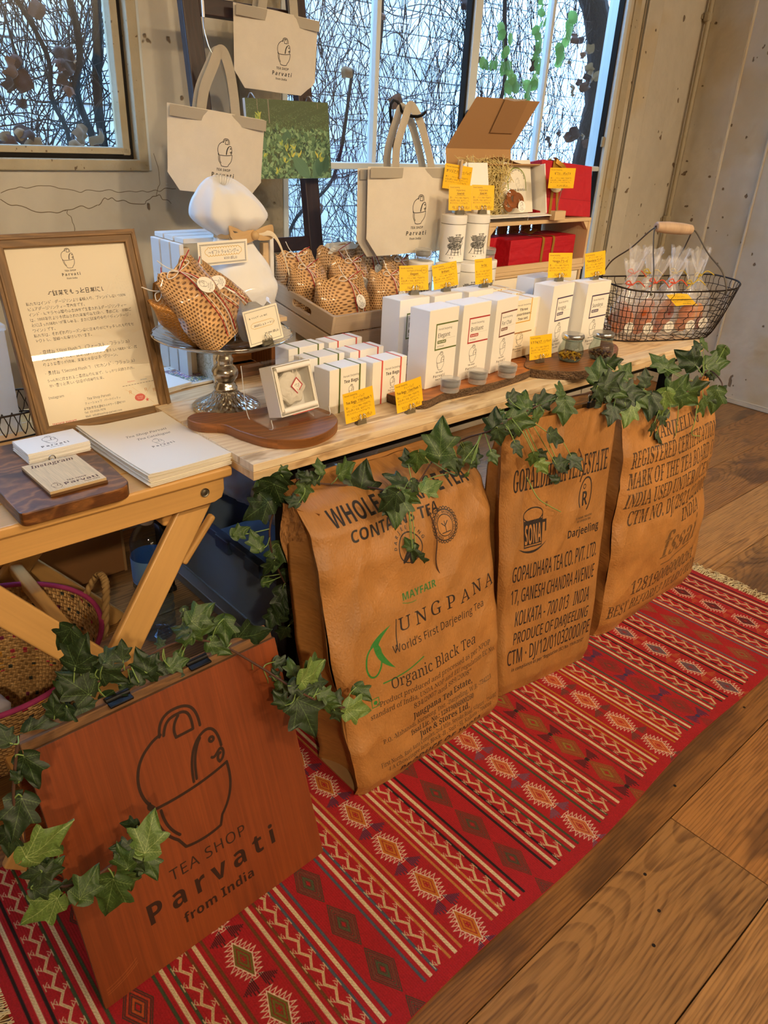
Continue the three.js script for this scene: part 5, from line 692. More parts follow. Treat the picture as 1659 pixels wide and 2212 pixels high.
{ // white cloth sack
  const t = thing('white_cloth_sack', 'white cloth gift sack tied at the neck with a beige ribbon', 'sack', [1.012, 0.852, -1.675], 0.0), N = 72;
  const body = sheet(N, 60, (u, v) => { const a = u * 6.2832, y = v * 0.325; let r; if (v < 0.62) r = 0.116 * Math.pow(Math.sin(Math.PI * (0.18 + 0.50 * v / 0.62)), 0.55) * lerp(1, 0.80, sstep(0.35, 0.6, v / 0.62 * 0.62 / 0.62)); else r = 0; const neck = 0.043, s = v / 0.62; if (v < 0.62) r = lerp(r, neck, sstep(0.55, 1.0, s)); else { const q = (v - 0.62) / 0.38; r = neck + (0.094 - neck) * Math.sin(Math.PI * Math.min(q * 1.25, 0.5)); r *= Math.sqrt(Math.max(0, 1 - Math.pow(clamp((q - 0.30) / 0.70), 1.55))); }
    const pl = (0.5 + 0.5 * Math.exp(-Math.pow((v - 0.62) * 9, 2)) * 2) * 0.06 * Math.sin(a * 9 + v * 5) * (v > 0.35 ? 1 : v / 0.35), fold = 0.10 * (fbm(Math.cos(a) * 2 + 5, Math.sin(a) * 2 + v * 4, 3, 3) - 0.5) * 2; const R = r * (1 + pl * 0.8 + fold); const top = v > 0.62 ? (v - 0.62) / 0.38 : 0; return [Math.cos(a) * R * 1.02 - 0.018 * top - 0.018 * top * top, y + (v > 0.9 ? 0.01 * Math.cos(a * 2) * (v - 0.9) * 10 : 0), -Math.sin(a) * R * 0.78 + 0.01 * top]; });
  part('cloth', body, S({ color: 0xf4f2ee, bumpMap: tex(weaveB, false, [10, 8]), bumpScale: 0.0006, roughness: 0.85, side: THREE.DoubleSide }), t); part('base', at(rot(new THREE.CircleGeometry(0.07, 24), Math.PI / 2), 0, 0.001, 0).scale(1, 1, 0.75), M.whiteCloth, t);
  const band = (pts, w) => { const c = curve(pts); return sheet(24, 2, (u, v) => { const q = c.getPoint(u); return [q.x, q.y + (v - 0.5) * w, q.z + 0.002 * Math.sin(v * 3)]; }); }; const rib = S({ color: 0xc7a474, roughness: 0.7, side: THREE.DoubleSide });
  part('ribbon_band', band(Array.from({ length: 25 }, (_, i) => { const a = i / 24 * 6.2832; return [Math.cos(a) * 0.049, 0.202, -Math.sin(a) * 0.04]; }), 0.014), rib, t);
  const kn = part('bow', band([[0.03, 0.203, 0.04], [-0.01, 0.222, 0.052], [-0.035, 0.228, 0.05], [-0.04, 0.20, 0.052], [-0.005, 0.2, 0.052], [0.03, 0.203, 0.046]], 0.026), rib, t); part('bow_loop', band([[0.03, 0.203, 0.044], [0.06, 0.216, 0.052], [0.085, 0.216, 0.045], [0.082, 0.2, 0.045], [0.05, 0.198, 0.05], [0.03, 0.203, 0.046]], 0.016), rib, kn); part('ribbon_tail', band([[0.03, 0.203, 0.046], [0.075, 0.205, 0.055], [0.1, 0.17, 0.06], [0.115, 0.11, 0.07]], 0.012), S({ color: 0xe2d3b8, roughness: 0.7, side: THREE.DoubleSide }), kn); part('ribbon_tail', band([[0.03, 0.2, 0.046], [-0.02, 0.195, 0.06], [-0.045, 0.215, 0.062]], 0.02), rib, kn);
  const fl = part('knot', at(new THREE.SphereGeometry(0.011, 12, 8), 0.03, 0.203, 0.05), rib, t); void fl; part('stamp', at(box(0.03, 0.006, 0.001), 0.07, 0.02, 0.062), M.cardboardDark, t);
}
const signC = (() => { // two paper signs side by side on one sheet
  const [c, x] = canvas(1024, 512, '#f3ead4'); const chain = (X, Y, w, h, st) => { x.strokeStyle = '#3c3a3c'; x.lineWidth = 3; const n = Math.round(w / 16), m = Math.round(h / 16); for (let i = 0; i <= n; i++) for (const y of [Y, Y + h]) { x.beginPath(); if (st) x.arc(X + i * w / n, y, 5.5, 0, 6.3); else { x.moveTo(X + i * w / n - 7, y); x.lineTo(X + i * w / n + 7, y); x.moveTo(X + i * w / n, y - 8); x.lineTo(X + i * w / n, y + 8); } x.stroke(); } for (let i = 1; i < m; i++) for (const a of [X, X + w]) { x.beginPath(); if (st) x.arc(a, Y + i * h / m, 5.5, 0, 6.3); else { x.moveTo(a - 8, Y + i * h / m); x.lineTo(a + 8, Y + i * h / m); x.moveTo(a, Y + i * h / m - 7); x.lineTo(a, Y + i * h / m + 7); } x.stroke(); } };
  const cloud = (X, Y, w, h) => { x.strokeStyle = '#d2a93f'; x.lineWidth = 4; const n = 12; for (let i = 0; i < n; i++) for (const y of [Y, Y + h]) { x.beginPath(); x.arc(X + (i + 0.5) * w / n, y, w / n / 2, y === Y ? 3.14 : 0, y === Y ? 6.28 : 3.14); x.stroke(); } for (const a of [X, X + w]) { x.beginPath(); x.arc(a, Y + h / 2, h / 2, a === X ? 1.57 : -1.57, a === X ? 4.71 : 1.57); x.stroke(); } };
  chain(24, 30, 460, 450, 0); jtext(x, '本場レシピで作った風味だ！', 66, 130, 27, { color: '#3b3a3a', bold: true }); cloud(110, 200, 280, 70); jtext(x, '2023シュトーレン', 118, 252, 38, { color: '#3b3a4a', bold: true }); jtext(x, '¥1,944 (税込)', 252, 390, 36, { color: '#3b3a3a', bold: true });
  x.fillStyle = '#f6f0e0'; x.fillRect(512, 0, 512, 512); chain(536, 26, 464, 160, 1); cloud(606, 62, 330, 50); jtext(x, '～ギフトラッピング～', 612, 102, 32, { color: '#3b3a4a' }); jtext(x, '¥330 (税込)', 770, 160, 28, { color: '#3b3a4a' });
  return c;
})();
const signM = matOf(signC, { roughness: 0.7, side: THREE.DoubleSide });
function paperSign(name, label, cat, w, h, uv, pos, turn, tilt, stand) {
  const t = thing(name, label, cat, pos, turn); const g = scaleUV(new THREE.PlaneGeometry(w, h), uv[2], uv[3], uv[0], uv[1]); part('paper', rot(at(g, 0, h / 2 + (stand || 0), 0.0006), -tilt), signM, t); part('backing', rot(at(new THREE.BoxGeometry(w, h, 0.0008), 0, h / 2 + (stand || 0), 0), -tilt), M.paper, t); return t;
}
const clipOn = (t, z = 0) => { const b = part('clip_body', at(extrude(shape([[-0.013, 0], [0.013, 0], [0.011, 0.011], [-0.011, 0.011]]), 0.011, 0.0008), 0, 0, z - 0.006), M.clip, t); for (const s of [-1, 1]) part('clip_loop', tube([[s * 0.006, 0.009, z + 0.006], [s * 0.0085, 0.013, z + 0.008], [s * 0.0075, 0.02, z + 0.006], [s * 0.005, 0.024, z + 0.0025], [s * 0.0035, 0.018, z + 0.005], [s * 0.005, 0.011, z + 0.007]], 0.0009, 14, 5), M.chrome, b); };
{
  const a = paperSign('gift_wrapping_sign', 'cream gift wrapping price sign with chain border on the white sack', 'sign', 0.134, 0.052, [0.5, 0.6, 0.5, 0.4], [0.936, 1.0, -1.594], 0.05, 0.02); a.rotation.z = 0.01;
  const b = paperSign('stollen_sign', 'cream stollen price sign with a stitched border in front of the clear bag', 'sign', 0.09, 0.076, [0, 0, 0.5, 1], [0.915, 0.862, -1.388], 0.03, 0.18, 0.004); b.rotation.z = 0.12; clipOn(b, 0.0);
}
{ // silver cake stand
  const t = thing('cake_stand', 'hammered silver cake stand holding wrapped stollen loaves', 'cake stand', [0.857, 0.70, -1.478]);
  part('foot', lathe([[0, 0.004], [0.076, 0], [0.0785, 0.003], [0.0785, 0.007], [0.074, 0.012], [0.055, 0.021], [0.036, 0.032], [0.027, 0.041], [0.0255, 0.044]], 64), M.silverHammer, t);
  part('stem', lathe([[0.0255, 0.044], [0.027, 0.047], [0.0265, 0.051], [0.0235, 0.054], [0.0235, 0.058], [0.019, 0.062], [0.021, 0.066], [0.0275, 0.074], [0.0305, 0.084], [0.0295, 0.092], [0.024, 0.100], [0.0185, 0.104], [0.0195, 0.107], [0.0185, 0.111], [0.0205, 0.116], [0.0175, 0.122], [0.0155, 0.130], [0.019, 0.137], [0.03, 0.141]], 48), M.silver, t);
  part('dish', lathe([[0, 0.141], [0.03, 0.141], [0.07, 0.146], [0.115, 0.157], [0.150, 0.171], [0.156, 0.175], [0.155, 0.1775], [0.149, 0.175], [0.113, 0.161], [0.07, 0.150], [0.02, 0.147], [0, 0.147]], 72), M.silverHammer, t);
}

// ---------------------------------------------------------------- loaves wrapped in honeycomb paper
const combC = pixmap(512, 512, (u, v) => { const X = u * 18, Y = v * 24, r = Math.floor(Y), f = Y - r, x = X + (r % 2) * 0.5, g = x - Math.floor(x), d = Math.abs(g - 0.5) * 2, slit = sstep(0.62, 0.25, Math.hypot(d * 1.0, (f - 0.5) * 1.9)); const n = fbm(u * 6, v * 6, 4, 3, 6, 6); return mix3([0.82, 0.64, 0.43], [0.43, 0.28, 0.15], slit * 0.75).map((k) => k * (0.82 + 0.36 * n)); });
const combB = pixmap(512, 512, (u, v) => { const X = u * 18, Y = v * 24, r = Math.floor(Y), f = Y - r, x = X + (r % 2) * 0.5, g = x - Math.floor(x), d = Math.abs(g - 0.5) * 2; return 1 - sstep(0.7, 0.2, Math.hypot(d, (f - 0.5) * 1.9)) * 0.9 - 0.2 * f; });
const combM = P({ map: tex(combC, true, [2, 1]), bumpMap: tex(combB, false, [2, 1]), bumpScale: 0.0045, roughness: 0.55, clearcoat: 0.55, clearcoatRoughness: 0.12 });
const goldM = P({ color: 0xb47c36, bumpMap: tex(combB, false, [2, 1]), bumpScale: 0.002, roughness: 0.4, metalness: 0.35, clearcoat: 0.4 });
const tagC = (() => { const [c, x] = canvas(256, 320, '#f4efe4'); brandmark(x, 128, 30, 260, '#3a332c', 1.1); return c; })();
const tagM = matOf(tagC, { roughness: 0.6 });
const tagGeo = (w, h) => { const g = new THREE.CircleGeometry(0.5, 28); g.scale(w, h, 1); return g; };
function pillow(w, h, d, sd, n = 40, m = 32) { return sheet(n, m, (u, v) => { const a = u * 6.2832, y = v, prof = Math.pow(Math.sin(Math.PI * clamp(0.16 + 0.9 * y, 0, 0.5)), 0.4), top = sstep(0.8, 1, y), bl = 1 + 0.10 * (fbm(Math.cos(a) * 1.6 + sd, y * 3 + Math.sin(a), 3, sd) - 0.5) * 2; const c = Math.cos(a), s = Math.sin(a), sq = (q) => Math.sign(q) * Math.pow(Math.abs(q), 0.6); const W = w / 2 * lerp(prof, 0.95, top * 0.85), D = d / 2 * lerp(prof, 0.10, sstep(0.62, 1, y)); return [sq(c) * W * bl, y * h + 0.006 * top * Math.sin(c * 7 + sd), -sq(s) * D * bl]; }); }
function makePack(label, pos, turn, o = {}) {
  const w = o.w || 0.15, h = o.h || 0.165, d = o.d || 0.085, t = thing('wrapped_loaf', label, 'wrapped loaf', pos, turn, o.group);
  part('wrapper', pillow(w, h, d, o.seed || 1), o.gold ? goldM : combM, t);
  const z = d / 2 + 0.004, dx = o.dx || 0, top = h * 0.93;
  for (const [k, m] of [[0, M.twineRed], [0.006, M.twineWhite], [0.022, M.twineWhite], [0.027, M.twineRed]]) if (k < 0.01 || !o.single) part('twine', tube([[dx + k, 0.01, z * 0.7], [dx + k + 0.002, h * 0.3, z + 0.004], [dx + k - 0.002, h * 0.6, z + 0.003], [dx + k * 0.5, h * 0.82, z * 0.72], [dx + 0.002, top, d * 0.12]], 0.0011, 22, 5), m, t);
  const bow = part('bow', tube([[dx, top, d * 0.14], [dx - 0.02, top + 0.012, d * 0.18], [dx - 0.034, top + 0.004, d * 0.2], [dx - 0.018, top - 0.002, d * 0.18], [dx, top, d * 0.14], [dx + 0.02, top + 0.012, d * 0.18], [dx + 0.032, top + 0.002, d * 0.2], [dx, top, d * 0.15]], 0.0011, 40, 5), M.twineWhite, t);
  part('bow_end', tube([[dx, top, d * 0.15], [dx + 0.025, top + 0.012, d * 0.2], [dx + 0.05, top + 0.02, d * 0.16]], 0.0011, 12, 5), M.twineRed, bow); part('bow_end', tube([[dx, top, d * 0.15], [dx - 0.018, top + 0.02, d * 0.16], [dx - 0.026, top + 0.042, d * 0.1]], 0.0011, 12, 5), M.twineWhite, bow);
  const tg = part('paper_tag', rot(tagGeo(0.031, 0.041), -0.12), tagM, t); tg.position.set(dx + 0.014, h * (o.tagAt || 0.58), z + 0.0085); tg.rotation.z = o.tagRot ?? 0.3;
  return t;
}
{
  // slatted tray, tilted towards the viewer
  const t = thing('wooden_tray_crate', 'pale wooden slatted tray crate with hand holes full of wrapped loaves', 'crate', [1.266, 0.733, -1.618], 0); const Wd = 0.46, D = 0.285, h1 = 0.05; t.rotation.x = 0.174;
  const hole = (w) => { const s = shape([[0, 0], [w, 0], [w, h1], [0, h1]]), p = new THREE.Path(), r = 0.011, c = w / 2; p.absarc(c - 0.035, h1 / 2, r, Math.PI / 2, Math.PI * 1.5); p.absarc(c + 0.035, h1 / 2, r, -Math.PI / 2, Math.PI / 2); s.holes.push(p); return s; };
  for (const x of [0, Wd - 0.011]) { const m = part('end_slat', at(rot(uvBox(extrude(hole(D), 0.009, 0.001), 1, 'x'), 0, Math.PI / 2), x + 0.001, 0.0575, 0), M.pineGrey, t); void m; slat(t, 'end_slat', 0.011, h1, D, x + 0.0055, 0.026, -D / 2, M.pineGrey, 'z'); }
  for (const z of [-0.0055, -D + 0.0055]) for (const y of [0.0825, 0.026]) slat(t, 'side_slat', Wd - 0.022, h1, 0.011, Wd / 2, y, z, M.pineGrey, 'x');
  for (let i = 0; i < 4; i++) slat(t, 'bottom_slat', Wd - 0.03, 0.008, 0.055, Wd / 2, 0.006, -0.04 - i * 0.066, M.pineGrey, 'x'); for (const x of [0.02, Wd - 0.02]) for (const z of [-0.02, -D + 0.02]) slat(t, 'corner_block', 0.015, 0.1, 0.015, x, 0.052, z, M.pineGrey, 'y');
  const w = thing('tilt_block', 'wooden block raising the back of the tray crate', 'block', [1.496, 0.70, -1.84]); part('block', at(rbox(0.4, 0.055, 0.05, 0.002, 'x'), 0, 0.0285, 0), M.pine, w); const w2 = thing('tilt_block', 'low wooden block under the front of the tray crate', 'block', [1.496, 0.70, -1.66]); part('block', at(rbox(0.4, 0.03, 0.03, 0.002, 'x'), 0, 0.0155, 0), M.pine, w2);
}
const PK = [
  ['front left wrapped loaf of the tray crate, its tag hanging by red and white twine', 1.378, 0.752, -1.685, 0.0, 0.176, 0.165, 0.02, 1, 0.3], ['front right wrapped loaf of the tray crate, beside the first white tea box', 1.553, 0.752, -1.69, 0.05, 0.15, 0.165, 0.0, 2, -0.05],
  ['wrapped loaf at the left end of the tray crate seen behind the hand hole', 1.338, 0.775, -1.79, 0.12, 0.13, 0.165, -0.01, 3, 0.5], ['wrapped loaf in the back left corner of the tray crate', 1.352, 0.785, -1.868, -0.1, 0.13, 0.175, 0.0, 4, 0.4],
  ['wrapped loaf standing behind the two front loaves of the tray crate', 1.47, 0.775, -1.775, 0.05, 0.14, 0.172, 0.01, 5, 0.2], ['wrapped loaf in the back row before the white paper bag handle', 1.50, 0.785, -1.862, 0.0, 0.15, 0.182, 0.0, 6, 0.3],
  ['wrapped loaf in the back row under the lower corner of the large canvas bag', 1.63, 0.785, -1.85, -0.1, 0.13, 0.185, -0.02, 7, 0.4], ['wrapped loaf at the right end of the tray crate behind the yellow card', 1.655, 0.775, -1.765, 0.1, 0.12, 0.165, 0.01, 8, 0.1]];
for (const [l, x, y, z, ry, w, h, dx, sd, tr] of PK) { const p = makePack(l, [x, y, z], ry, { w, h: h * 1.04, d: 0.066, dx, seed: sd, tagRot: tr, group: 'wrapped loaves in the tray crate' }); p.rotation.x = -0.12; p.rotation.z = rr(-0.05, 0.05); }
{ // loaves on the stand
  const a = makePack('large honeycomb wrapped loaf lying across the front of the cake stand', [0.775, 0.858, -1.465], 0.15, { w: 0.115, h: 0.185, d: 0.07, dx: 0.0, seed: 11, tagAt: 0.68, tagRot: 0.7 }); a.position.set(0.838, 0.866, -1.445); a.rotation.set(-0.3, 0.1, 0.5);
  const b = makePack('honeycomb wrapped loaf at the back of the cake stand', [0.90, 0.862, -1.53], 0.1, { w: 0.105, h: 0.17, d: 0.065, seed: 12, tagAt: 0.72, tagRot: 1.0 }); b.rotation.set(-0.35, -0.1, 0.75); b.position.set(0.955, 0.868, -1.53);
  const c = makePack('bronze paper wrapped loaf tied with red twine at the left rim of the cake stand', [0.775, 0.88, -1.52], 0.4, { w: 0.09, h: 0.15, d: 0.07, gold: true, seed: 13 }); c.rotation.set(-0.5, 0.35, 0.85); c.position.set(0.822, 0.872, -1.492); c.getObjectByName('paper_tag').visible = true;
  const t = thing('clear_bag_loaf', 'sugared stollen sample in a clear cellophane bag behind the stollen sign', 'stollen', [0.915, 0.858, -1.432], 0.05); t.rotation.set(-0.2, 0.05, -0.12);
  part('loaf', pillow(0.082, 0.082, 0.05, 21, 28, 20), M.powder, t); const bag = sheet(24, 22, (u, v) => { const a = u * 6.2832, top = sstep(0.62, 1, v), w = lerp(0.056, 0.052, v), d = lerp(0.032, 0.004, top); return [Math.cos(a) * w * (1 + 0.08 * (fbm(Math.cos(a) * 3, v * 5, 3, 4) - 0.5)), v * 0.112 + 0.006 * Math.sin(a * 3) * top, -Math.sin(a) * d + 0.012 * (fbm(u * 9, v * 7, 3, 8) - 0.5)]; }); part('cellophane', bag, M.cello, t);
}
{ const t = thing('white_paper_bag', 'white paper carrier bag with a flat handle behind the tray crate', 'paper bag', [1.53, 0.70, -1.895]); part('sheet', at(rbox(0.16, 0.215, 0.04, 0.002), 0, 0.1085, 0), M.paper, t); const s = sheet(30, 1, (u, v) => { const a = u, P2 = [[-0.066, 0.19], [-0.067, 0.25], [-0.05, 0.268], [0.05, 0.270], [0.066, 0.25], [0.066, 0.19]], q = a * 5, i = Math.min(4, Math.floor(q)), k = q - i, X = lerp(P2[i][0], P2[i + 1][0], k), Y = lerp(P2[i][1], P2[i + 1][1], k), dx = P2[i + 1][0] - P2[i][0], dy = P2[i + 1][1] - P2[i][1], L = Math.hypot(dx, dy); return [X - dy / L * (v - 0.5) * 0.014, Y + dx / L * (v - 0.5) * 0.014, 0.021]; }); const hm = S({ color: 0xf4eee0, roughness: 0.8, side: THREE.DoubleSide }); part('handle', s, hm, t); part('handle', at(s.clone(), 0.008, 0.002, -0.042), hm, t); }
{ // flat papers at the left
  const t = thing('flyer', 'white flyer sheet lying behind the framed notice', 'flyer', [0.80, 0.7003, -1.715], 0.2); part('paper', at(rbox(0.10, 0.004, 0.14, 0.001), 0, 0.002, 0), M.paper, t); for (let i = 1; i < 4; i++) part('paper', at(rbox(0.10, 0.003, 0.14, 0.001), rr(-0.002, 0.002), 0.002 + i * 0.0034, rr(-0.002, 0.002)), M.paper, t);
  const [c, x] = canvas(512, 640, '#efe9dc'); x.save(); x.beginPath(); x.rect(40, 110, 432, 480); x.clip(); for (let i = 0; i < 1500; i++) { const X = rnd() * 512, Y = 90 + rnd() * 520, z = Y < 220 ? ['#b98a62', '#7a6aa0', '#8a5a3a'] : X > 250 && Y < 430 ? ['#c05a6a', '#8a5aa8', '#5a6ab0', '#d0786a'] : ['#4a8a9a', '#8a9a5a', '#3a5a8a', '#c8b85a', '#5a7a4a', '#6a58a0']; x.fillStyle = pick(z); x.beginPath(); x.ellipse(X, Y, rr(4, 22), rr(3, 9), rr(0, 3), 0, 6.3); x.fill(); } x.restore(); jtext(x, '紅茶のある日', 60, 70, 30, { color: '#3a5a7a', bold: true }); x.fillStyle = '#2a3a4a'; x.beginPath(); x.ellipse(300, 60, 12, 8, 0, 0, 6.3); x.fill();
  const b = thing('picture_book', 'thin picture book with a colourful painted cover beside the framed notice', 'book', [0.876, 0.7003, -1.738], 0.08); part('cover', at(new THREE.BoxGeometry(0.118, 0.006, 0.165), 0, 0.004, 0), [M.paperEdge, M.paperEdge, matOf(c, { roughness: 0.35 }), M.paper, M.paperEdge, M.paperEdge], b); part('back_cover', at(box(0.121, 0.0012, 0.168), 0, 0.0006, 0), S({ color: 0x6a5a32, roughness: 0.6 }), b);
}
// ---------------------------------------------------------------- printed cartons: one print sheet, eight fronts
const FR = [['Elegant', '#5d6b2c', 'First Flush', '# 5 Parvati'], ['Brilliant', '#b3302f', 'Second Flush', '# 4 Castel'], ['For Chai', '#6b3426', 'With Spices', ''], ['Arogya', '#38254a', 'With Herbs', ''], ['Saundarya', '#38254a', 'With Herbs', '']];
const boxC = (() => {
  const [c, x] = canvas(2048, 440, '#f5f0e5'); x.fillStyle = '#f3f1ec'; x.fillRect(0, 0, 8, 440);
  FR.forEach(([n, col, chip, small], i) => { const X = 8 + i * 256; x.fillStyle = '#f5efe2'; x.fillRect(X, 0, 256, 440); x.fillStyle = col; x.fillRect(X + 62, 78, 194, 8); x.fillRect(X + 62, 78, 8, 150); x.fillRect(X + 62, 220, 194, 8); txt(x, 'Parvati Darjeeling', X + 84, 116, 15, { align: 'left', color: '#6a645c' }); txt(x, n, X + 82, 158, 33, { align: 'left', color: '#26231f', width: n.length > 7 ? 118 : undefined }); x.fillStyle = '#bbb3a4'; x.fillRect(X + 150, 168, 90, 1); x.fillStyle = col; x.beginPath(); x.roundRect(X + 82, 174, 76, 18, 5); x.fill(); txt(x, chip, X + 120, 188, 14, { color: '#f4eee0', bold: true, width: 64 }); if (small) txt(x, small, X + 84, 212, 12, { align: 'left', color: '#6a645c' }); brandmark(x, X + 120, 240, 175, '#4a443c', 0.85); });
  const X5 = 8 + 5 * 256; x.fillStyle = '#f5e9cd'; x.fillRect(X5, 0, 256, 440); txt(x, 'Parvati Darjeeling', X5 + 110, 44, 15, { color: '#6a645c' }); ['Three', 'Assortment', 'Tea set'].forEach((s, i) => txt(x, s, X5 + 110, 82 + i * 34, 27, { color: '#26231f', bold: true })); x.fillStyle = '#e0ab3c'; x.fillRect(X5 + 40, 162, 142, 8); x.fillRect(X5 + 174, 0, 8, 170); brandmark(x, X5 + 100, 240, 160, '#4a443c', 0.9);
  ['', '#d9564a'].forEach((rc, i) => { const X = 8 + (6 + i) * 252; x.fillStyle = '#f5efe2'; x.fillRect(X, 0, 252, 230); txt(x, 'Parvati Darjeeling', X + 148, 52, 14, { color: '#6a645c' }); txt(x, 'Tea Bags', X + 148, 82, 24, { color: '#26231f', bold: true }); brandmark(x, X + 148, 94, 92, '#4a443c', 1.2); if (rc) { x.fillStyle = rc; x.beginPath(); x.roundRect(X + 110, 188, 78, 16, 4); x.fill(); txt(x, 'Second Flush', X + 149, 200, 12, { color: '#f4e0d8', bold: true }); } for (let k = 0; k < 3; k++) { x.fillStyle = '#a59d90'; x.fillRect(X + 118, 210 + k * 6, 62, 1.6); } });
  return c;
})();
const boxM = matOf(boxC, { roughness: 0.5 });
const plainUV = [2 / 2048, 0.5];
function carton(name, label, w, h, d, cell, pos, turn, extra, group) {
  const t = thing(name, label, 'tea box', pos, turn, group), reg = cell < 6 ? [(8 + cell * 256) / 2048, 0, 256 / 2048, 1] : [(8 + cell * 252) / 2048, 1 - 230 / 440, 252 / 2048, 230 / 440];
  const g = new RoundedBoxGeometry(w, h, d, 1, 0.0012); frontUV(g, w, h, reg, plainUV); part('carton', at(g, 0, h / 2, -d / 2), boxM, t);
  part('tuck_flap', at(rbox(w - 0.003, 0.0008, d - 0.004, 0.0004), 0, h + 0.0002, -d / 2 + 0.0008), M.white, t);
  if (extra) for (const X of extra.x) { const m = extra.m; part('band', at(box(extra.w, h + 0.0014, 0.0006), X, h / 2, 0.0005), m, t); part('band', at(box(extra.w, 0.0008, d + 0.001), X, h + 0.0008, -d / 2), m, t); }
  return t;
}
const cyan = S({ color: 0x5d6b2c, roughness: 0.6 }), salmon = S({ color: 0xd9564a, roughness: 0.6 }), amber = S({ color: 0xdda63a, roughness: 0.5 });
{
  const G = { x: [-0.027, 0.037], w: 0.0042, m: cyan }, Rr = { x: [-0.027, 0.037], w: 0.0042, m: salmon };
  const gl = ['front', 'middle', 'back'];
  for (let i = 0; i < 3; i++) { carton('tea_bag_box', gl[i] + ' one of the three low white tea bag boxes with green bands', 0.116, 0.106, 0.054, 6, [1.078 + i * 0.012, 0.70, -1.302 - i * 0.097], 0.07, G, 'green banded tea bag boxes'); carton('tea_bag_box', gl[i] + ' one of the three low white tea bag boxes with red bands', 0.116, 0.106, 0.054, 7, [1.203 + i * 0.012, 0.70, -1.296 - i * 0.1], 0.05, Rr, 'red banded tea bag boxes'); }
  const sl = 0.7222, tw = 0.111, th = 0.194, td = 0.064;
  carton('tall_tea_box', 'tall white tea box lettered Elegant with green frame, standing in the front row', tw, th, td, 0, [1.352, sl, -1.270], 0.07); carton('tall_tea_box', 'tall white tea box lettered Brilliant with red frame', tw, th, td, 1, [1.474, sl, -1.272], 0.05); carton('tall_tea_box', 'tall white tea box lettered For Chai with brown frame', tw, th, td, 2, [1.598, sl, -1.276], 0.16);
  carton('tall_tea_box', 'tall white tea box with green frame half hidden behind the front Elegant box', tw, th, td, 0, [1.368, sl, -1.392], 0.06); carton('tall_tea_box', 'tall white tea box hidden behind the Brilliant box, a yellow card clipped on it', tw, th, td, 1, [1.487, sl, -1.388], 0.05); carton('tall_tea_box', 'tall white tea box hidden behind the For Chai box, a small yellow card on it', tw, th, td, 2, [1.612, sl, -1.384], 0.08);
  const Y3 = { x: [0.032], w: 0.004, m: amber }; const a1 = carton('assortment_box', 'white three assortment tea box with a yellow band, front one of its row', 0.132, 0.166, 0.05, 5, [1.742, 0.7252, -1.325], 0.05, null, 'three assortment tea boxes'); void Y3;
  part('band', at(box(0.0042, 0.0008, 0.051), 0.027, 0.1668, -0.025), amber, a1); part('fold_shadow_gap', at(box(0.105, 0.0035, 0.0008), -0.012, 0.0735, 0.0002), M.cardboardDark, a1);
  for (const [i, z] of [[1, -1.395], [2, -1.462]]) { const b = carton('assortment_box', ['', 'white three assortment tea box in the middle of its row', 'white three assortment tea box at the back of its row'][i], 0.132, 0.166, 0.05, 5, [1.750 + i * 0.008, 0.7252, z], 0.03, null, 'three assortment tea boxes'); for (const X of [0.0, 0.045]) part('band', at(box(0.0042, 0.0008, 0.051), X, 0.1668, -0.025), amber, b); }
  carton('tall_tea_box', 'tall white tea box lettered Arogya with violet frame', 0.12, 0.2, td, 3, [1.872, 0.7252, -1.297], 0.12); carton('tall_tea_box', 'tall white tea box lettered Saundarya with violet frame', 0.125, 0.2, td, 4, [2.004, 0.7252, -1.266], 0.03); carton('tall_tea_box', 'tall white tea box partly hidden behind the Arogya box', 0.13, 0.2, td, 3, [1.925, 0.7252, -1.40], 0.05);
}
// ---------------------------------------------------------------- tins with the black antlered animal print
const gond = (x, X, Y, k) => { x.save(); x.translate(X, Y); x.scale(k, k); x.strokeStyle = x.fillStyle = '#2d2c28'; x.lineCap = 'round';
  x.lineWidth = 7; for (const [a, b, c2, d] of [[-60, 130, -100, 232], [-30, 150, -34, 236], [12, 152, 4, 238], [46, 150, 50, 236], [80, 132, 96, 228]]) { x.beginPath(); x.moveTo(a, b); x.quadraticCurveTo(a - 6, (b + d) / 2, c2, d); x.stroke(); }
  x.lineWidth = 2; for (let i = 0; i < 520; i++) { const a = rr(0, 6.28), r = Math.sqrt(rnd()), px = Math.cos(a) * r * 84, py = 116 + Math.sin(a) * r * 46; x.beginPath(); x.arc(px, py, 3.4, a, a + 4); x.stroke(); } x.lineWidth = 4; x.beginPath(); x.ellipse(0, 116, 88, 50, 0, 0, 6.3); x.stroke(); x.beginPath(); x.ellipse(84, 78, 20, 30, 0.5, 0, 6.3); x.stroke(); for (let i = 0; i < 40; i++) { x.fillRect(84 + rr(-14, 14), 78 + rr(-22, 22), 3, 3); }
  for (let i = 0; i < 13; i++) { const bx = -76 + i * 14.5, h = rr(60, 120); x.lineWidth = 4; x.beginPath(); x.moveTo(bx * 0.7, 74); x.quadraticCurveTo(bx, 40, bx * 1.1, 70 - h); x.stroke(); for (let k2 = 0; k2 < 4; k2++) { const t = 0.2 + k2 * 0.23, py = 74 - t * h, px = bx * (0.75 + 0.35 * t); for (const s of [-1, 1]) { x.beginPath(); x.ellipse(px + s * 8, py - 5, 8, 3.4, -s * 0.7, 0, 6.3); x.fill(); } } } x.restore(); };
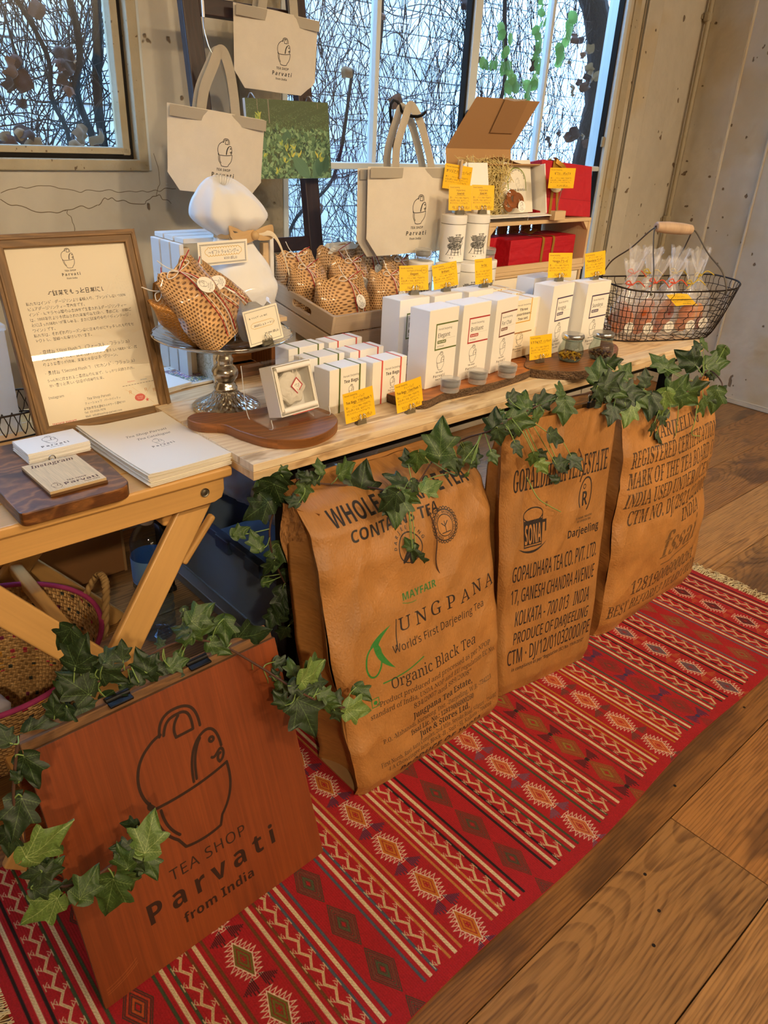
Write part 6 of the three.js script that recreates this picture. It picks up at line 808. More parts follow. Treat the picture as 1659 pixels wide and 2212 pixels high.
const tinC = (() => { const [c, x] = canvas(1024, 560, '#f2eee4'); seed = 99; gond(x, 560, 200, 1.12); txt(x, 'Gond', 580, 430, 40, { color: '#2d2c28', bold: true }); txt(x, 'Parvati Darjeeling', 530, 466, 17, { color: '#6a645c' }); x.strokeStyle = '#6a645c'; x.strokeRect(618, 450, 52, 34); for (let k = 0; k < 4; k++) x.fillRect(622, 456 + k * 7, 40, 1.5); x.fillStyle = '#2d2c28'; x.beginPath(); x.arc(508, 502, 7, 0, 6.3); x.fill(); x.fillRect(540, 494, 4, 16); x.fillStyle = '#2d2c28'; x.fillRect(534, 494, 14, 3); return c; })();
const tinM = matOf(tinC, { roughness: 0.45 });
function tin(label, pos, turn, group) {
  const t = thing('tea_tin', label, 'tin', pos, turn, group), r = 0.0375, h = 0.108, g = new THREE.CylinderGeometry(r, r, h, 48, 1, true); part('body', at(g, 0, h / 2 + 0.002, 0), tinM, t); part('base_rim', lathe([[0, 0], [r + 0.0006, 0], [r + 0.0008, 0.003], [r, 0.004]], 48), M.tinWhite, t);
  part('lid', lathe([[r, 0.1085], [r + 0.0012, 0.1090], [r + 0.0012, 0.1285], [r + 0.0004, 0.1315], [r - 0.003, 0.1325], [0, 0.1325]], 48), M.tinWhite, t); part('lid_groove', lathe([[r + 0.0002, 0.1068], [r + 0.0008, 0.1074], [r + 0.0008, 0.1082], [r + 0.0002, 0.1088]], 48), M.clip, t); return t;
}
{
  const r = thing('tin_riser', 'low plain wooden riser under the white tea tins', 'riser', [1.79, 0.70, -1.65]); part('board', at(rbox(0.36, 0.012, 0.19, 0.002, 'x'), 0, 0.1095, 0), M.pine, r); for (const x of [-0.17, 0.17]) part('side', at(rbox(0.012, 0.103, 0.18, 0.002, 'y'), x, 0.0518, 0), M.pine, r);
  const Y = 0.8157; tin('white tea tin at the left of the lower row with a sample cup on it', [1.668, Y, -1.683], 2.3); tin('white tea tin behind the slanted yellow card in the lower row', [1.712, Y, -1.612], 2.3); tin('white tea tin behind the small yellow card in the lower row', [1.79, Y, -1.598], 2.3); tin('white tea tin at the right of the lower row with a sample cup on it', [1.885, Y, -1.618], 2.3);
  tin('left one of the two upper white tea tins', [1.752, Y + 0.1328, -1.64], 2.25); tin('right one of the two upper white tea tins', [1.846, Y + 0.1328, -1.632], 2.25);
}
// small sample cups of tea leaves
function cup(label, pos) { const t = thing('sample_cup', label, 'sample cup', pos, 0, 'sample cups of tea leaves'); part('cup', lathe([[0, 0.001], [0.0225, 0.001], [0.0235, 0.003], [0.0245, 0.026], [0.0245, 0.028]], 36), M.frosted, t); part('lid', lathe([[0.0257, 0.018], [0.0262, 0.032], [0.0245, 0.0345], [0.022, 0.0335], [0, 0.0335]], 36), M.frosted, t); part('tea_leaves', at(new THREE.CylinderGeometry(0.0225, 0.0205, 0.012, 24), 0, 0.019, 0), M.teaDark, t); return t; }
cup('clear sample cup of tea on the wooden slab before the Elegant box', [1.341, 0.7222, -1.222]); cup('clear sample cup of tea on the wooden slab before the Brilliant box', [1.452, 0.7222, -1.230]); cup('clear sample cup of tea on the wooden slab before the For Chai box', [1.565, 0.7222, -1.226]);
cup('clear sample cup of tea on the left lower tin', [1.672, 0.9484, -1.680]); cup('clear sample cup of tea on the right lower tin', [1.888, 0.9484, -1.614]);
// ---------------------------------------------------------------- slabs and boards
function slabThing(name, label, cat, pts, th, y, top, side) { const s = new THREE.Shape(); s.setFromPoints(curve(pts.map(([a, b]) => [a, b, 0]), true).getPoints(90).map((p) => new THREE.Vector2(p.x, p.y))); const t = thing(name, label, cat, [0, 0, 0]), g = extrude(s, th - 0.003, 0.0015, 1), p = g.attributes.position, n = g.attributes.normal; for (let i = 0; i < p.count; i++) if (Math.abs(n.getZ(i)) < 0.5) { const k = 0.0016 * (fbm(p.getX(i) * 90, p.getY(i) * 90, 2, 3) - 0.5); p.setX(i, p.getX(i) + n.getX(i) * k); p.setY(i, p.getY(i) + n.getY(i) * k); } part('board', rot(g, -Math.PI / 2).translate(0, y + 0.0017, 0), [top, side], t); return t; }
slabThing('wooden_slab', 'pale live edge wooden slab under the tall white tea boxes', 'slab', [[1.20, 1.27], [1.236, 1.206], [1.33, 1.222], [1.458, 1.211], [1.576, 1.216], [1.69, 1.238], [1.758, 1.31], [1.72, 1.42], [1.60, 1.485], [1.42, 1.495], [1.27, 1.47], [1.21, 1.37]], 0.0215, 0.70, M.slab, M.bark2);
slabThing('wooden_slab', 'reddish live edge wooden slab under the glass jars', 'slab', [[1.675, 1.245], [1.73, 1.168], [1.80, 1.135], [1.90, 1.142], [1.99, 1.175], [2.09, 1.218], [2.14, 1.275], [2.10, 1.36], [1.98, 1.44], [1.84, 1.50], [1.78, 1.5], [1.77, 1.40], [1.765, 1.32]], 0.0245, 0.70, M.acacia, M.bark2);
slabThing('paddle_board', 'brown wooden paddle shaped serving board under the boxed sachet', 'serving board', [[0.722, 1.412], [0.727, 1.372], [0.765, 1.335], [0.775, 1.28], [0.80, 1.21], [0.86, 1.172], [0.93, 1.182], [0.985, 1.225], [1.0, 1.285], [0.975, 1.345], [0.92, 1.375], [0.86, 1.378], [0.81, 1.388], [0.762, 1.428]], 0.0215, 0.70, M.acacia, M.acacia);
{ // boxed sachet on an acrylic easel
  const e = thing('acrylic_easel', 'clear acrylic easel on the paddle board holding the boxed sachet', 'easel', [0.905, 0.7222, -1.25], 0.02); const th = 0.0025;
  part('base_sheet', at(rbox(0.155, th, 0.085, 0.001), 0, th / 2, -0.042), M.acrylic, e); part('front_lip', at(rbox(0.155, 0.022, th, 0.001), 0, 0.011, 0), M.acrylic, e); part('back_sheet', rot(rbox(0.155, 0.115, th, 0.001), -0.20).translate(0, 0.057, -0.096), M.acrylic, e); for (const X of [-0.0775, 0.0775]) part('polished_edge', tube([[X, 0.022, 0], [X, 0.001, 0], [X, 0.001, -0.084], [X, 0.112, -0.108]], 0.0011, 40, 5), M.acrylicEdge, e);
  const t = thing('sachet_gift_box', 'white window box with tea sachet and red diamond tag on the acrylic easel', 'gift box', [0.914, 0.7405, -1.262], 0.08); t.rotation.set(-0.30, 0.08, 0.03); const w = 0.105, h = 0.108, d = 0.045;
  const wl = (a, b, c, x, y, z, n = 'box_wall') => part(n, at(rbox(a, b, c, 0.001), x, y, z), M.card, t); wl(w, h, 0.002, 0, h / 2, -d, 'box_back'); wl(0.002, h, d, -w / 2, h / 2, -d / 2); wl(0.002, h, d, w / 2, h / 2, -d / 2); wl(w, 0.002, d, 0, 0.001, -d / 2); wl(w, 0.002, d, 0, h - 0.001, -d / 2);
  part('lid_roll', at(rot(new THREE.CylinderGeometry(0.006, 0.006, w - 0.012, 14), 0, 0, Math.PI / 2), 0.003, h - 0.009, -0.003), M.card, t); part('lid_roll', at(rot(new THREE.CylinderGeometry(0.006, 0.006, w - 0.012, 14), 0, 0, Math.PI / 2), 0.003, 0.011, -0.003), M.card, t); part('window_frame', at(rbox(0.008, h - 0.02, 0.003, 0.001), -w / 2 + 0.008, h / 2, -0.002), M.paperEdge, t); part('window_frame', at(rbox(0.005, h - 0.02, 0.003, 0.001), w / 2 - 0.004, h / 2, -0.002), M.paperEdge, t); part('clear_window', at(box(w - 0.016, h - 0.03, 0.0006), 0.002, h / 2, -0.004), M.acrylic, t);
  const sac = sheet(48, 30, (u, v) => { const a = u * 6.2832, p = (v - 0.5) * Math.PI, r = Math.cos(p), k = 1 + 0.09 * Math.sin(a * 7 + v * 4) * Math.pow(r, 2) + 0.12 * (fbm(Math.cos(a) * 3 + 4, Math.sin(a) * 3 + v * 4, 3, 7) - 0.5); return [Math.cos(a) * r * 0.037 * k, Math.sin(p) * 0.016 * k, -Math.sin(a) * r * 0.037 * k]; }); part('sachet', at(rot(sac, Math.PI / 2), 0.002, h / 2 + 0.002, -0.022), S({ color: 0xdfd8ca, roughness: 0.9, bumpMap: crumpleT([1.5, 1.5]), bumpScale: 0.006 }), t);
  const [c, x] = canvas(256, 256, '#b8303c'); x.fillStyle = '#f5efe2'; x.fillRect(26, 26, 204, 204); x.save(); x.translate(128, 128); x.rotate(-0.78); emblem(x, 0, -10, 110, '#3a332c', 1.1); txt(x, 'Parvati', 0, 70, 28, { color: '#3a332c', bold: true }); x.restore(); const tg = part('diamond_tag', new THREE.PlaneGeometry(0.026, 0.026), matOf(c, { side: THREE.DoubleSide }), t); tg.position.set(0.008, h / 2 + 0.004, -0.0055); tg.rotation.set(0.1, 0.1, 0.72); part('string', tube([[0.012, 0.075, -0.006], [0.018, 0.086, -0.008], [0.012, 0.094, -0.012], [-0.005, 0.05, -0.01], [-0.012, 0.045, -0.01], [-0.01, 0.035, -0.01]], 0.0008, 24, 5), M.twineWhite, t); part('base_strip', at(box(0.06, 0.0015, 0.02), 0.01, -0.001, -0.012), salmon, t);
}
// ---------------------------------------------------------------- yellow price cards
const CARDS = [['Tea Bags 【1st Flush】', 'ティーバッグ', '9個入り ¥1,080 (税込)'], ['Tea Bags 【2nd Flush】', 'ティーバッグ', '9個入り ¥1,080 (税込)'], ['Elegant', '1st Flush of Parvati', '50g ¥1,250 (税込)'], ['Brilliant', '2nd Flush of Castel', '50g ¥1,250 (税込)'], ['For Chai', '', '50g ¥1,080 (税込)'], ['オリジナルトートバッグ', '', '¥2,200 (税込)'], ['Gond #2', 'Original Blend', '40g 缶入り ¥1,240 (税込)'], ['Gond #1', 'Original Blend', '40g 缶入り ¥1,304 (税込)'], ['ギフト・ボックス', '', '¥1,240 (税込)'], ['*Arogya アローギャ', 'ダージリン with ハーブ', '30g ¥1,274 (税込)'], ['*Saundarya サンダリャ', 'ダージリン with ハーブ', '30g ¥1,274 (税込)'], ['おすすめスアソートセット', '', '10g 3個 ¥1,280 (税込)'], ['ドライフルーツ', '', '¥540 (税込)']];
const cardsC = (() => { const [c, x] = canvas(2048, 1400, '#f7bf14'); const body = ['香り高く、やさしい味わいの紅茶です。', '水色は美しい紅色。毎日のティーに、', '特にミルクティーにおすすめです。']; CARDS.forEach(([a, b, p], i) => { const X = (i % 4) * 512, Y = Math.floor(i / 4) * 350, ink = '#2c2410'; txt(x, 'Parvati Darjeeling', X + 24, Y + 46, 26, { align: 'left', color: ink }); if (b) jtext(x, b, X + 256, Y + 86, 32, { color: ink, align: 'center' }); jtext(x, a, X + 256, Y + (b ? 134 : 110), 42, { color: ink, align: 'center', bold: true }); x.fillStyle = ink; x.fillRect(X + 150, Y + (b ? 144 : 120), 212, 2.5); body.forEach((s, k) => jtext(x, s, X + 28, Y + 186 + k * 36, 26, { color: ink })); jtext(x, p, X + 270, Y + 318, 38, { color: ink, align: 'center' }); x.fillRect(X + 90, Y + 328, 350, 2.5); if (i === 2 || i === 3) { x.strokeStyle = ink; x.lineWidth = 2.5; x.beginPath(); for (let k = 0; k < 50; k++) { const q = k / 49 * 6.283, r = 50 + 5 * Math.sin(q * 9); x.lineTo(X + 432 + r * Math.cos(q), Y + 74 + r * 0.85 * Math.sin(q)); } x.stroke(); txt(x, '2023', X + 432, Y + 84, 28, { color: ink }); } }); return c; })();
const cardsM = matOf(cardsC, { roughness: 0.55, side: THREE.DoubleSide });
function priceCard(i, label, pos, turn, o = {}) {
  const t = thing('price_card', label, 'price card', pos, turn), w = o.w || 0.082, h = o.h || 0.062, y0 = o.lift ?? 0.01, g = scaleUV(sheet(8, 6, (u, v) => [(u - 0.5) * w, v * h, 0.0006 + (o.bend || 0.002) * Math.sin(Math.PI * u)]), 510 / 2048, 348 / 1400, (i % 4) * 0.25, 1 - (Math.floor(i / 4) + 1) * 0.25);
  const ti = o.tilt ?? 0.16, z = o.roll || 0; part('card', rot(rot(g, 0, 0, z), -ti).translate(0, y0, 0), cardsM, t); if (!o.noclip) clipOn(t, 0); return t;
}
priceCard(0, 'yellow price card for the green banded tea bags, nearest on the table', [1.048, 0.7003, -1.217], 0.0, { w: 0.088, h: 0.068, roll: 0.06 }); priceCard(1, 'yellow price card for the red banded tea bags at the table edge', [1.192, 0.7003, -1.206], 0.02, { w: 0.088, h: 0.068, roll: 0.07 });
priceCard(2, 'yellow price card standing on the tall box behind the Elegant box', [1.398, 0.9176, -1.43], -0.25, { w: 0.086, roll: 0.0 }); priceCard(3, 'slanted yellow price card standing on the box behind the Brilliant box', [1.508, 0.9176, -1.42], -0.1, { w: 0.086, roll: 0.1 }); priceCard(4, 'small yellow price card standing on the box behind the For Chai box', [1.648, 0.9176, -1.41], -0.05, { w: 0.068, h: 0.066, roll: 0.02 });
priceCard(11, 'yellow price card of the three assortment set on the reddish slab', [1.748, 0.7262, -1.256], -0.12, { w: 0.088, h: 0.066, roll: 0.0 }); priceCard(9, 'yellow price card standing on the Arogya box', [1.893, 0.9263, -1.335], -0.18, { w: 0.092, h: 0.068, roll: -0.03 }); priceCard(10, 'yellow price card standing on the Saundarya box', [2.022, 0.9263, -1.30], -0.1, { w: 0.092, h: 0.068, roll: 0.06 });
priceCard(6, 'yellow price card standing on the left upper tea tin', [1.76, 1.0822, -1.628], -0.3, { w: 0.078, h: 0.07, roll: -0.02 }); priceCard(7, 'yellow price card standing on the right upper tea tin', [1.852, 1.0822, -1.62], -0.3, { w: 0.078, h: 0.07, roll: -0.01 });
{ const t = priceCard(5, 'yellow price card pinned with a clothes peg to the large canvas bag', [1.808, 1.143, -1.697], -0.12, { w: 0.108, h: 0.068, roll: -0.1, noclip: true, tilt: 0.02, bend: 0.006, lift: 0 }); void t; const p = thing('clothes_peg', 'small wooden clothes peg holding a yellow card on the large canvas bag', 'peg', [1.812, 1.188, -1.688]); for (const z of [0, -0.009]) part('prong', at(rot(rbox(0.009, 0.052, 0.006, 0.002, 'y'), z ? -0.05 : 0.05), 0, 0.012, z + 0.002), M.pine, p); part('spring', rot(new THREE.TorusGeometry(0.004, 0.001, 6, 14), 0, Math.PI / 2).translate(0, 0.014, -0.002), M.chrome, p); }

// ---------------------------------------------------------------- jars
function jar(label, pos, kind) {
  const t = thing('glass_jar', label, 'jar', pos, 0); const prof = [[0, 0.0015], [0.026, 0.0015], [0.031, 0.004], [0.0355, 0.016], [0.0365, 0.028], [0.034, 0.041], [0.0285, 0.051], [0.0275, 0.056], [0.0285, 0.062], [0.0285, 0.066]];
  part('glass', lathe(prof, 48), P({ color: 0xd3dedb, transmission: 1, thickness: 0, roughness: 0.02, ior: 1.7 }), t); part('thick_base', at(new THREE.TorusGeometry(0.027, 0.0028, 8, 40).rotateX(Math.PI / 2), 0, 0.0042, 0), P({ color: 0xc3d2ce, transmission: 0.85, thickness: 0, roughness: 0.05 }), t); part('neck_ring', at(new THREE.TorusGeometry(0.0288, 0.0016, 8, 40).rotateX(Math.PI / 2), 0, 0.0615, 0), P({ color: 0xc3d2ce, transmission: 0.85, thickness: 0, roughness: 0.05 }), t);
  part('lid', lathe([[0, 0.0785], [0.027, 0.0785], [0.0305, 0.0775], [0.0322, 0.0745], [0.0328, 0.069], [0.0322, 0.0665], [0.0305, 0.066], [0.029, 0.067]], 48), M.lidSteel, t);
  const cols = kind ? [0x5a3a52, 0x7a4a34, 0x8a6a48, 0x4a2e3a, 0xa07a58] : [0xd99a1c, 0xe0a626, 0x6a4a2c, 0x4a3422, 0xc98a20], gs = cols.map(() => []);
  for (let i = 0; i < 150; i++) { const a = rr(0, 6.28), r = 0.029 * Math.sqrt(rnd()), y = 0.006 + rr(0, 0.016) * (1 - r * 12) + 0.003, top = y > 0.013, g = sheet(2, 2, (u, v) => [(u - 0.5) * rr(0.011, 0.012), 0.003 * Math.sin(u * 3), (v - 0.5) * 0.005]); rot(g, rr(-0.6, 0.6), rr(0, 6), rr(-0.6, 0.6)); at(g, Math.cos(a) * r, y, Math.sin(a) * r); gs[kind ? i % 5 : top ? [0, 1, 4][i % 3] : i % 5].push(g); }
  gs.forEach((l, k) => l.length && tag(part('dried_petals', merge(l), S({ color: cols[k], roughness: 0.9, side: THREE.DoubleSide }), t), null, null, null, 'stuff')); return t;
}
jar('lidded glass jar with orange petals on the reddish slab', [1.842, 0.7255, -1.222], 0); jar('lidded glass jar with purple and brown dried flowers on the reddish slab', [1.942, 0.7255, -1.186], 1);
// ---------------------------------------------------------------- gift shelf
{
  const rz = thing('printed_gift_carton', 'long cream carton with the black antlered print under the shelf crate', 'carton', [2.225, 0.70, -1.77]); const [c, x] = canvas(1024, 340, '#f1e7d2'); gond(x, 120, 210, 0.9); x.strokeStyle = '#b9a888'; x.lineWidth = 6; x.strokeRect(3, 3, 1018, 334); const m = matOf(c, { roughness: 0.6 });
  part('carton', at(new THREE.BoxGeometry(0.50, 0.166, 0.20), 0, 0.083, 0), [M.card, M.card, M.card, M.card, m, M.card], rz); for (const X of [-0.262, 0.262]) part('side_board', at(rbox(0.014, 0.172, 0.205, 0.002, 'y'), X, 0.086, 0), M.pine, rz); part('lid_board', at(rbox(0.54, 0.008, 0.21, 0.002, 'x'), 0, 0.17, 0), M.pine, rz);
  const t = thing('shelf_crate', 'pale wooden crate on its side used as a shelf, with slatted back', 'crate', [1.945, 0.8745, -1.665]), W = 0.56, Hh = 0.172, D = 0.21;
  slat(t, 'top_board', W, 0.012, D, W / 2, Hh - 0.006, -D / 2, M.pine, 'x'); slat(t, 'bottom_board', W, 0.012, D, W / 2, 0.006, -D / 2, M.pine, 'x'); slat(t, 'bottom_rail', W - 0.024, 0.02, 0.010, W / 2, 0.022, -0.006, M.pine, 'x'); for (const X of [0.006, W - 0.006]) slat(t, 'side_board', 0.012, Hh - 0.024, D, X, Hh / 2, -D / 2, M.pine, 'y');
  for (const X of [0.02, W - 0.02]) part('corner_fillet', at(rot(extrude(shape(X < 0.1 ? [[0, 0], [0.03, 0], [0, -0.03]] : [[0, 0], [-0.03, 0], [0, -0.03]]), 0.012, 0), 0), X < 0.1 ? 0.012 : W - 0.012, Hh - 0.012, -0.016), M.pine, t);
  for (let i = 0; i < 8; i++) slat(t, 'back_slat', 0.052, Hh - 0.024, 0.008, 0.045 + i * 0.067, Hh / 2, -D + 0.004, M.acacia, 'y');
}
const tissueB = { bumpMap: crumpleT([1.2, 1.2]), bumpScale: 0.004 }; const redM = S({ color: 0xb4081e, roughness: 0.55, ...tissueB });
function ribbonMat() { return M.goldRib || (M.goldRib = S({ color: 0xb4842c, roughness: 0.35, metalness: 0.5, side: THREE.DoubleSide })); }
const ribbon = (p, pts, w, n = 'ribbon', ax = 'x') => { const c = curve(pts, false, 0.3); return part(n, sheet(30, 1, (u, v) => { const q = c.getPoint(u), k = (v - 0.5) * w; return ax === 'x' ? [q.x + k, q.y, q.z] : [q.x, q.y + k, q.z]; }), ribbonMat(), p); };
{ // gift inside the shelf
  const t = thing('red_gift', 'long red wrapped gift with gold ribbon lying inside the shelf crate', 'gift', [2.275, 0.8875, -1.755], 0.06); part('parcel', at(rbox(0.40, 0.098, 0.13, 0.004), 0, 0.049, 0), redM, t); for (const X of [-0.012, 0.052]) ribbon(t, [[X, 0.001, 0.0665], [X, 0.05, 0.0668], [X, 0.0985, 0.0655], [X - 0.01, 0.0995, 0.02], [X - 0.02, 0.0995, -0.06]], 0.014);
  const b = part('bow', sheet(30, 1, (u, v) => { const a = u * 6.2832; return [-0.02 + 0.05 * Math.sin(a), 0.104 + 0.014 * Math.abs(Math.sin(a)) + 0.0 * v, -0.01 + (v - 0.5) * 0.02 + 0.015 * Math.sin(2 * a)]; }), ribbonMat(), t); part('bow_tail', sheet(16, 1, (u, v) => [-0.02 + u * 0.07, 0.104 + 0.008 * Math.sin(u * 3), 0.01 + (v - 0.5) * 0.014]), ribbonMat(), b);
  const t2 = thing('red_gift', 'second red wrapped gift in shadow at the back left inside the shelf crate', 'gift', [2.05, 0.8875, -1.80], -0.04); part('parcel', at(rbox(0.14, 0.10, 0.12, 0.004), 0, 0.05, 0), redM, t2);
}
{ // gift leaning on top of the shelf
  const t = thing('red_gift', 'flat red wrapped gift with gold ribbon and oval tag standing on the shelf crate', 'gift', [2.385, 1.048, -1.72], -0.02); t.rotation.set(-0.2, -0.02, -0.075); const W = 0.285, Hh = 0.172, D = 0.06; part('parcel', at(rbox(W, Hh, D, 0.004), 0, Hh / 2, 0), redM, t);
  part('paper_fold', at(box(W - 0.002, 0.0012, 0.0012), 0, 0.055, D / 2 + 0.0004), S({ color: 0x8e0618, roughness: 0.6 }), t); const z = D / 2 + 0.0018;
  ribbon(t, [[-0.075, 0.174, 0], [-0.078, 0.172, z], [-0.082, 0.10, z], [-0.098, 0.0, z]], 0.014); ribbon(t, [[-0.062, 0.174, 0], [-0.062, 0.172, z], [-0.06, 0.10, z], [-0.057, 0.0, z]], 0.014);
  const k = part('bow', sheet(20, 1, (u, v) => [-0.08 + 0.055 * u + 0.006 * v, 0.17 - 0.026 * u + 0.014 * (v - 0.5), z + 0.006 + 0.006 * Math.sin(u * 3)]), ribbonMat(), t); part('bow_tail', sheet(12, 1, (u, v) => [-0.075 + (0.022 + 0.012 * u) * (v - 0.2) + 0.02 * u, 0.168 - 0.055 * u, z + 0.004]), ribbonMat(), k); part('bow_tail', sheet(12, 1, (u, v) => [-0.078 + 0.02 * (v - 0.5) - 0.012 * u, 0.168 - 0.05 * u, z + 0.003]), ribbonMat(), k); part('bow_loop', sheet(16, 1, (u, v) => { const a = u * 6.2832; return [-0.07 + 0.02 * Math.sin(a), 0.176 + 0.008 * Math.cos(a), (v - 0.5) * 0.016 + 0.02]; }), ribbonMat(), k);
  const [c, x] = canvas(384, 192, '#e9dcc0'); x.strokeStyle = '#b39a6a'; x.lineWidth = 5; x.beginPath(); x.ellipse(192, 96, 178, 84, 0, 0, 6.3); x.stroke(); txt(x, 'MERRY', 200, 66, 38, { color: '#6d5a3a', font: 'serif' }); txt(x, 'Christmas', 192, 118, 58, { color: '#6d5a3a', font: 'serif', italic: 0.3 }); txt(x, 'HAPPY NEW YEAR', 192, 152, 20, { color: '#6d5a3a', font: 'serif' }); const tg = part('oval_tag', at(tagGeo(0.066, 0.034), 0, 0, 0), matOf(c), t); tg.position.set(-0.072, 0.088, z + 0.004); tg.rotation.z = 0.03;
}
{ // the open gift box
  const t = thing('open_gift_box', 'open cardboard gift box with brown lid raised, displayed tilted on the shelf crate', 'gift box', [2.06, 1.062, -1.70], -0.04); t.rotation.x = -0.22; const W = 0.37, Hh = 0.155, D = 0.075, th = 0.004, cb = M.cardboard, wh = M.card;
  const w2 = (n, a, b, c, X, Y, Z, m) => part(n, at(rbox(a, b, c, 0.001), X, Y, Z), m, t);
  w2('box_floor', W, Hh, th, 0, Hh / 2, -D, cb); w2('lower_wall', W, th, D, 0, th / 2, -D / 2, wh); w2('upper_wall', W, th, D, 0, Hh, -D / 2, cb); w2('left_wall', th, Hh, D + 0.02, -W / 2, Hh / 2, -D / 2 + 0.01, wh); w2('right_wall', th, Hh, D + 0.02, W / 2, Hh / 2, -D / 2 + 0.01, wh);
  const fl = part('left_flap', sheet(6, 1, (u, v) => [-W / 2 - 0.012 - 0.05 * (1 - u), (v > 0.5 ? Hh * (0.72 + 0.3 * u) : 0.0), 0.02 + 0.012 * u]), S({ color: 0xf3f1ec, roughness: 0.6, side: THREE.DoubleSide }), t); part('left_flap_face', at(rbox(0.085, Hh * 0.98, 0.004, 0.001), -W / 2 + 0.03, Hh / 2, 0.036), wh, fl); part('lower_flap', at(rot(rbox(W, 0.003, 0.04, 0.001), 0.3), 0, -0.004, 0.022), wh, t);
  const back = part('hinge_panel', sheet(4, 4, (u, v) => [(u - 0.5) * W * 0.82 - 0.03, Hh + v * 0.058, -D + 0.002 * v]), S({ color: 0xb08757, roughness: 0.85, side: THREE.DoubleSide }), t); const lidM = S({ color: 0x9c754c, roughness: 0.85, side: THREE.DoubleSide });
  const lid = part('lid', sheet(8, 8, (u, v) => [lerp((u - 0.5) * W * 0.82 - 0.03, (u - 0.5) * W * 0.80 + 0.03, v), Hh + 0.058 + v * 0.13, -D + 0.002 + 0.085 * v]), lidM, t); part('lid_patch', sheet(2, 2, (u, v) => [-0.012 + u * 0.11 + 0.03 * v * 0.6, Hh + 0.10 + v * 0.085, -D + 0.036 + 0.055 * v]), S({ color: 0x916b44, roughness: 0.8, side: THREE.DoubleSide }), lid); part('tuck_tab', sheet(4, 2, (u, v) => [0.0 + u * 0.10, Hh + 0.186 + 0.004 * v - 0.004 * Math.sin(u * 3.14), -D + 0.088 + 0.012 * v]), S({ color: 0xf3f1ec, roughness: 0.6, side: THREE.DoubleSide }), lid); void back;
  part('inner_flap', sheet(6, 3, (u, v) => [(u - 0.5) * 0.22, Hh + 0.002 + 0.022 * v * Math.sin(Math.PI * clamp(u * 1.1)), -D * 0.8 + 0.05 * v]), lidM, t);
  // contents, each a thing
  const toW = (x, y, z) => t.localToWorld(V(x, y, z)).toArray(); t.updateMatrixWorld(true); const put = (o) => { o.rotation.copy(t.rotation); return o; };
  const st = tag(part('paper_straw', (() => { const gs = []; for (let i = 0; i < 900; i++) { const X = rr(-0.16, 0.03), Y = rr(0.006, 0.165), z = rr(-0.06, -0.005 + (Y > 0.11 ? 0.01 : -0.012)), a = rr(0, 6.28), L = rr(0.03, 0.07), c = rr(-0.02, 0.02); gs.push(tube([[X - Math.cos(a) * L / 2, Y - Math.sin(a) * L / 2, z], [X + Math.sin(a) * c, Y - Math.cos(a) * c, z + 0.006], [X + Math.cos(a) * L / 2, Y + Math.sin(a) * L / 2, z + rr(-0.005, 0.005)]].map(([a2, b2, c2]) => [clamp(a2, -0.175, 0.06), Math.max(b2, 0.006), Math.max(c2, -0.068)]), 0.001, 6, 3)); } return merge(gs); })(), M.straw), 'yellow paper straw filling the open gift box', 'straw', null, 'stuff'); st.position.copy(t.position); put(st);
  const j = put(thing('syrup_jar', 'slim glass jar of dark syrup with a white cap in the open gift box', 'jar', toW(-0.098, 0.008, -0.014))); part('glass', lathe([[0, 0], [0.019, 0], [0.021, 0.003], [0.021, 0.074], [0.018, 0.08], [0.017, 0.084]], 32), P({ color: 0x4a2a18, roughness: 0.08, clearcoat: 1, clearcoatRoughness: 0.03 }), j); part('cap', lathe([[0.0185, 0.083], [0.019, 0.097], [0.017, 0.099], [0, 0.099]], 32), M.white, j); const jl = part('label', new THREE.CircleGeometry(0.019, 24), tagM, j); jl.position.set(0.004, 0.042, 0.0222); scaleUV(jl.geometry, 1, 0.8, 0, 0.2);
  const pc = canvas(512, 560, '#e6e0d0'); { const x = pc[1]; x.strokeStyle = '#7d8a3a'; x.lineWidth = 14; x.beginPath(); x.moveTo(120, 330); x.lineTo(120, 220); x.arc(256, 220, 136, Math.PI, 0); x.lineTo(392, 330); x.stroke(); 'Parvati Darjeeling Tea Shop'.split('').forEach((ch, k) => { const a = Math.PI + 0.16 + k * 0.108; txt(x, ch, 256 + Math.cos(a) * 110, 220 + Math.sin(a) * 110, 24, { color: '#4a4636', rotate: a + 1.57, bold: true }); }); emblem(x, 256, 240, 100, '#8a8470', 0.7); txt(x, 'Pure Aroma', 256, 330, 42, { color: '#3c3a2c', bold: true }); }
  const pm = matOf(pc[0], { roughness: 0.55, side: THREE.DoubleSide, bumpMap: crumpleT([0.6, 0.6]), bumpScale: 0.003 }); const po = put(thing('tea_pouch', 'pale tea pouch with an arched label reading Pure Aroma in the open gift box', 'pouch', toW(0.088, 0.008, -0.03))); po.rotation.z = 0.02;
  const ff = sheet(16, 16, (u, v) => [(u - 0.5) * 0.165, v * 0.165, 0.012 * Math.sin(Math.PI * u) * Math.sin(Math.PI * clamp(v * 0.9 + 0.05)) + 0.001]); part('front_sheet', ff, pm, po); part('back_sheet', sheet(16, 16, (u, v) => [(0.5 - u) * 0.165, v * 0.165, -0.012 * Math.sin(Math.PI * u) * Math.sin(Math.PI * clamp(v * 0.9 + 0.05))]), S({ color: 0xe0dac8, roughness: 0.6, side: THREE.DoubleSide }), po);
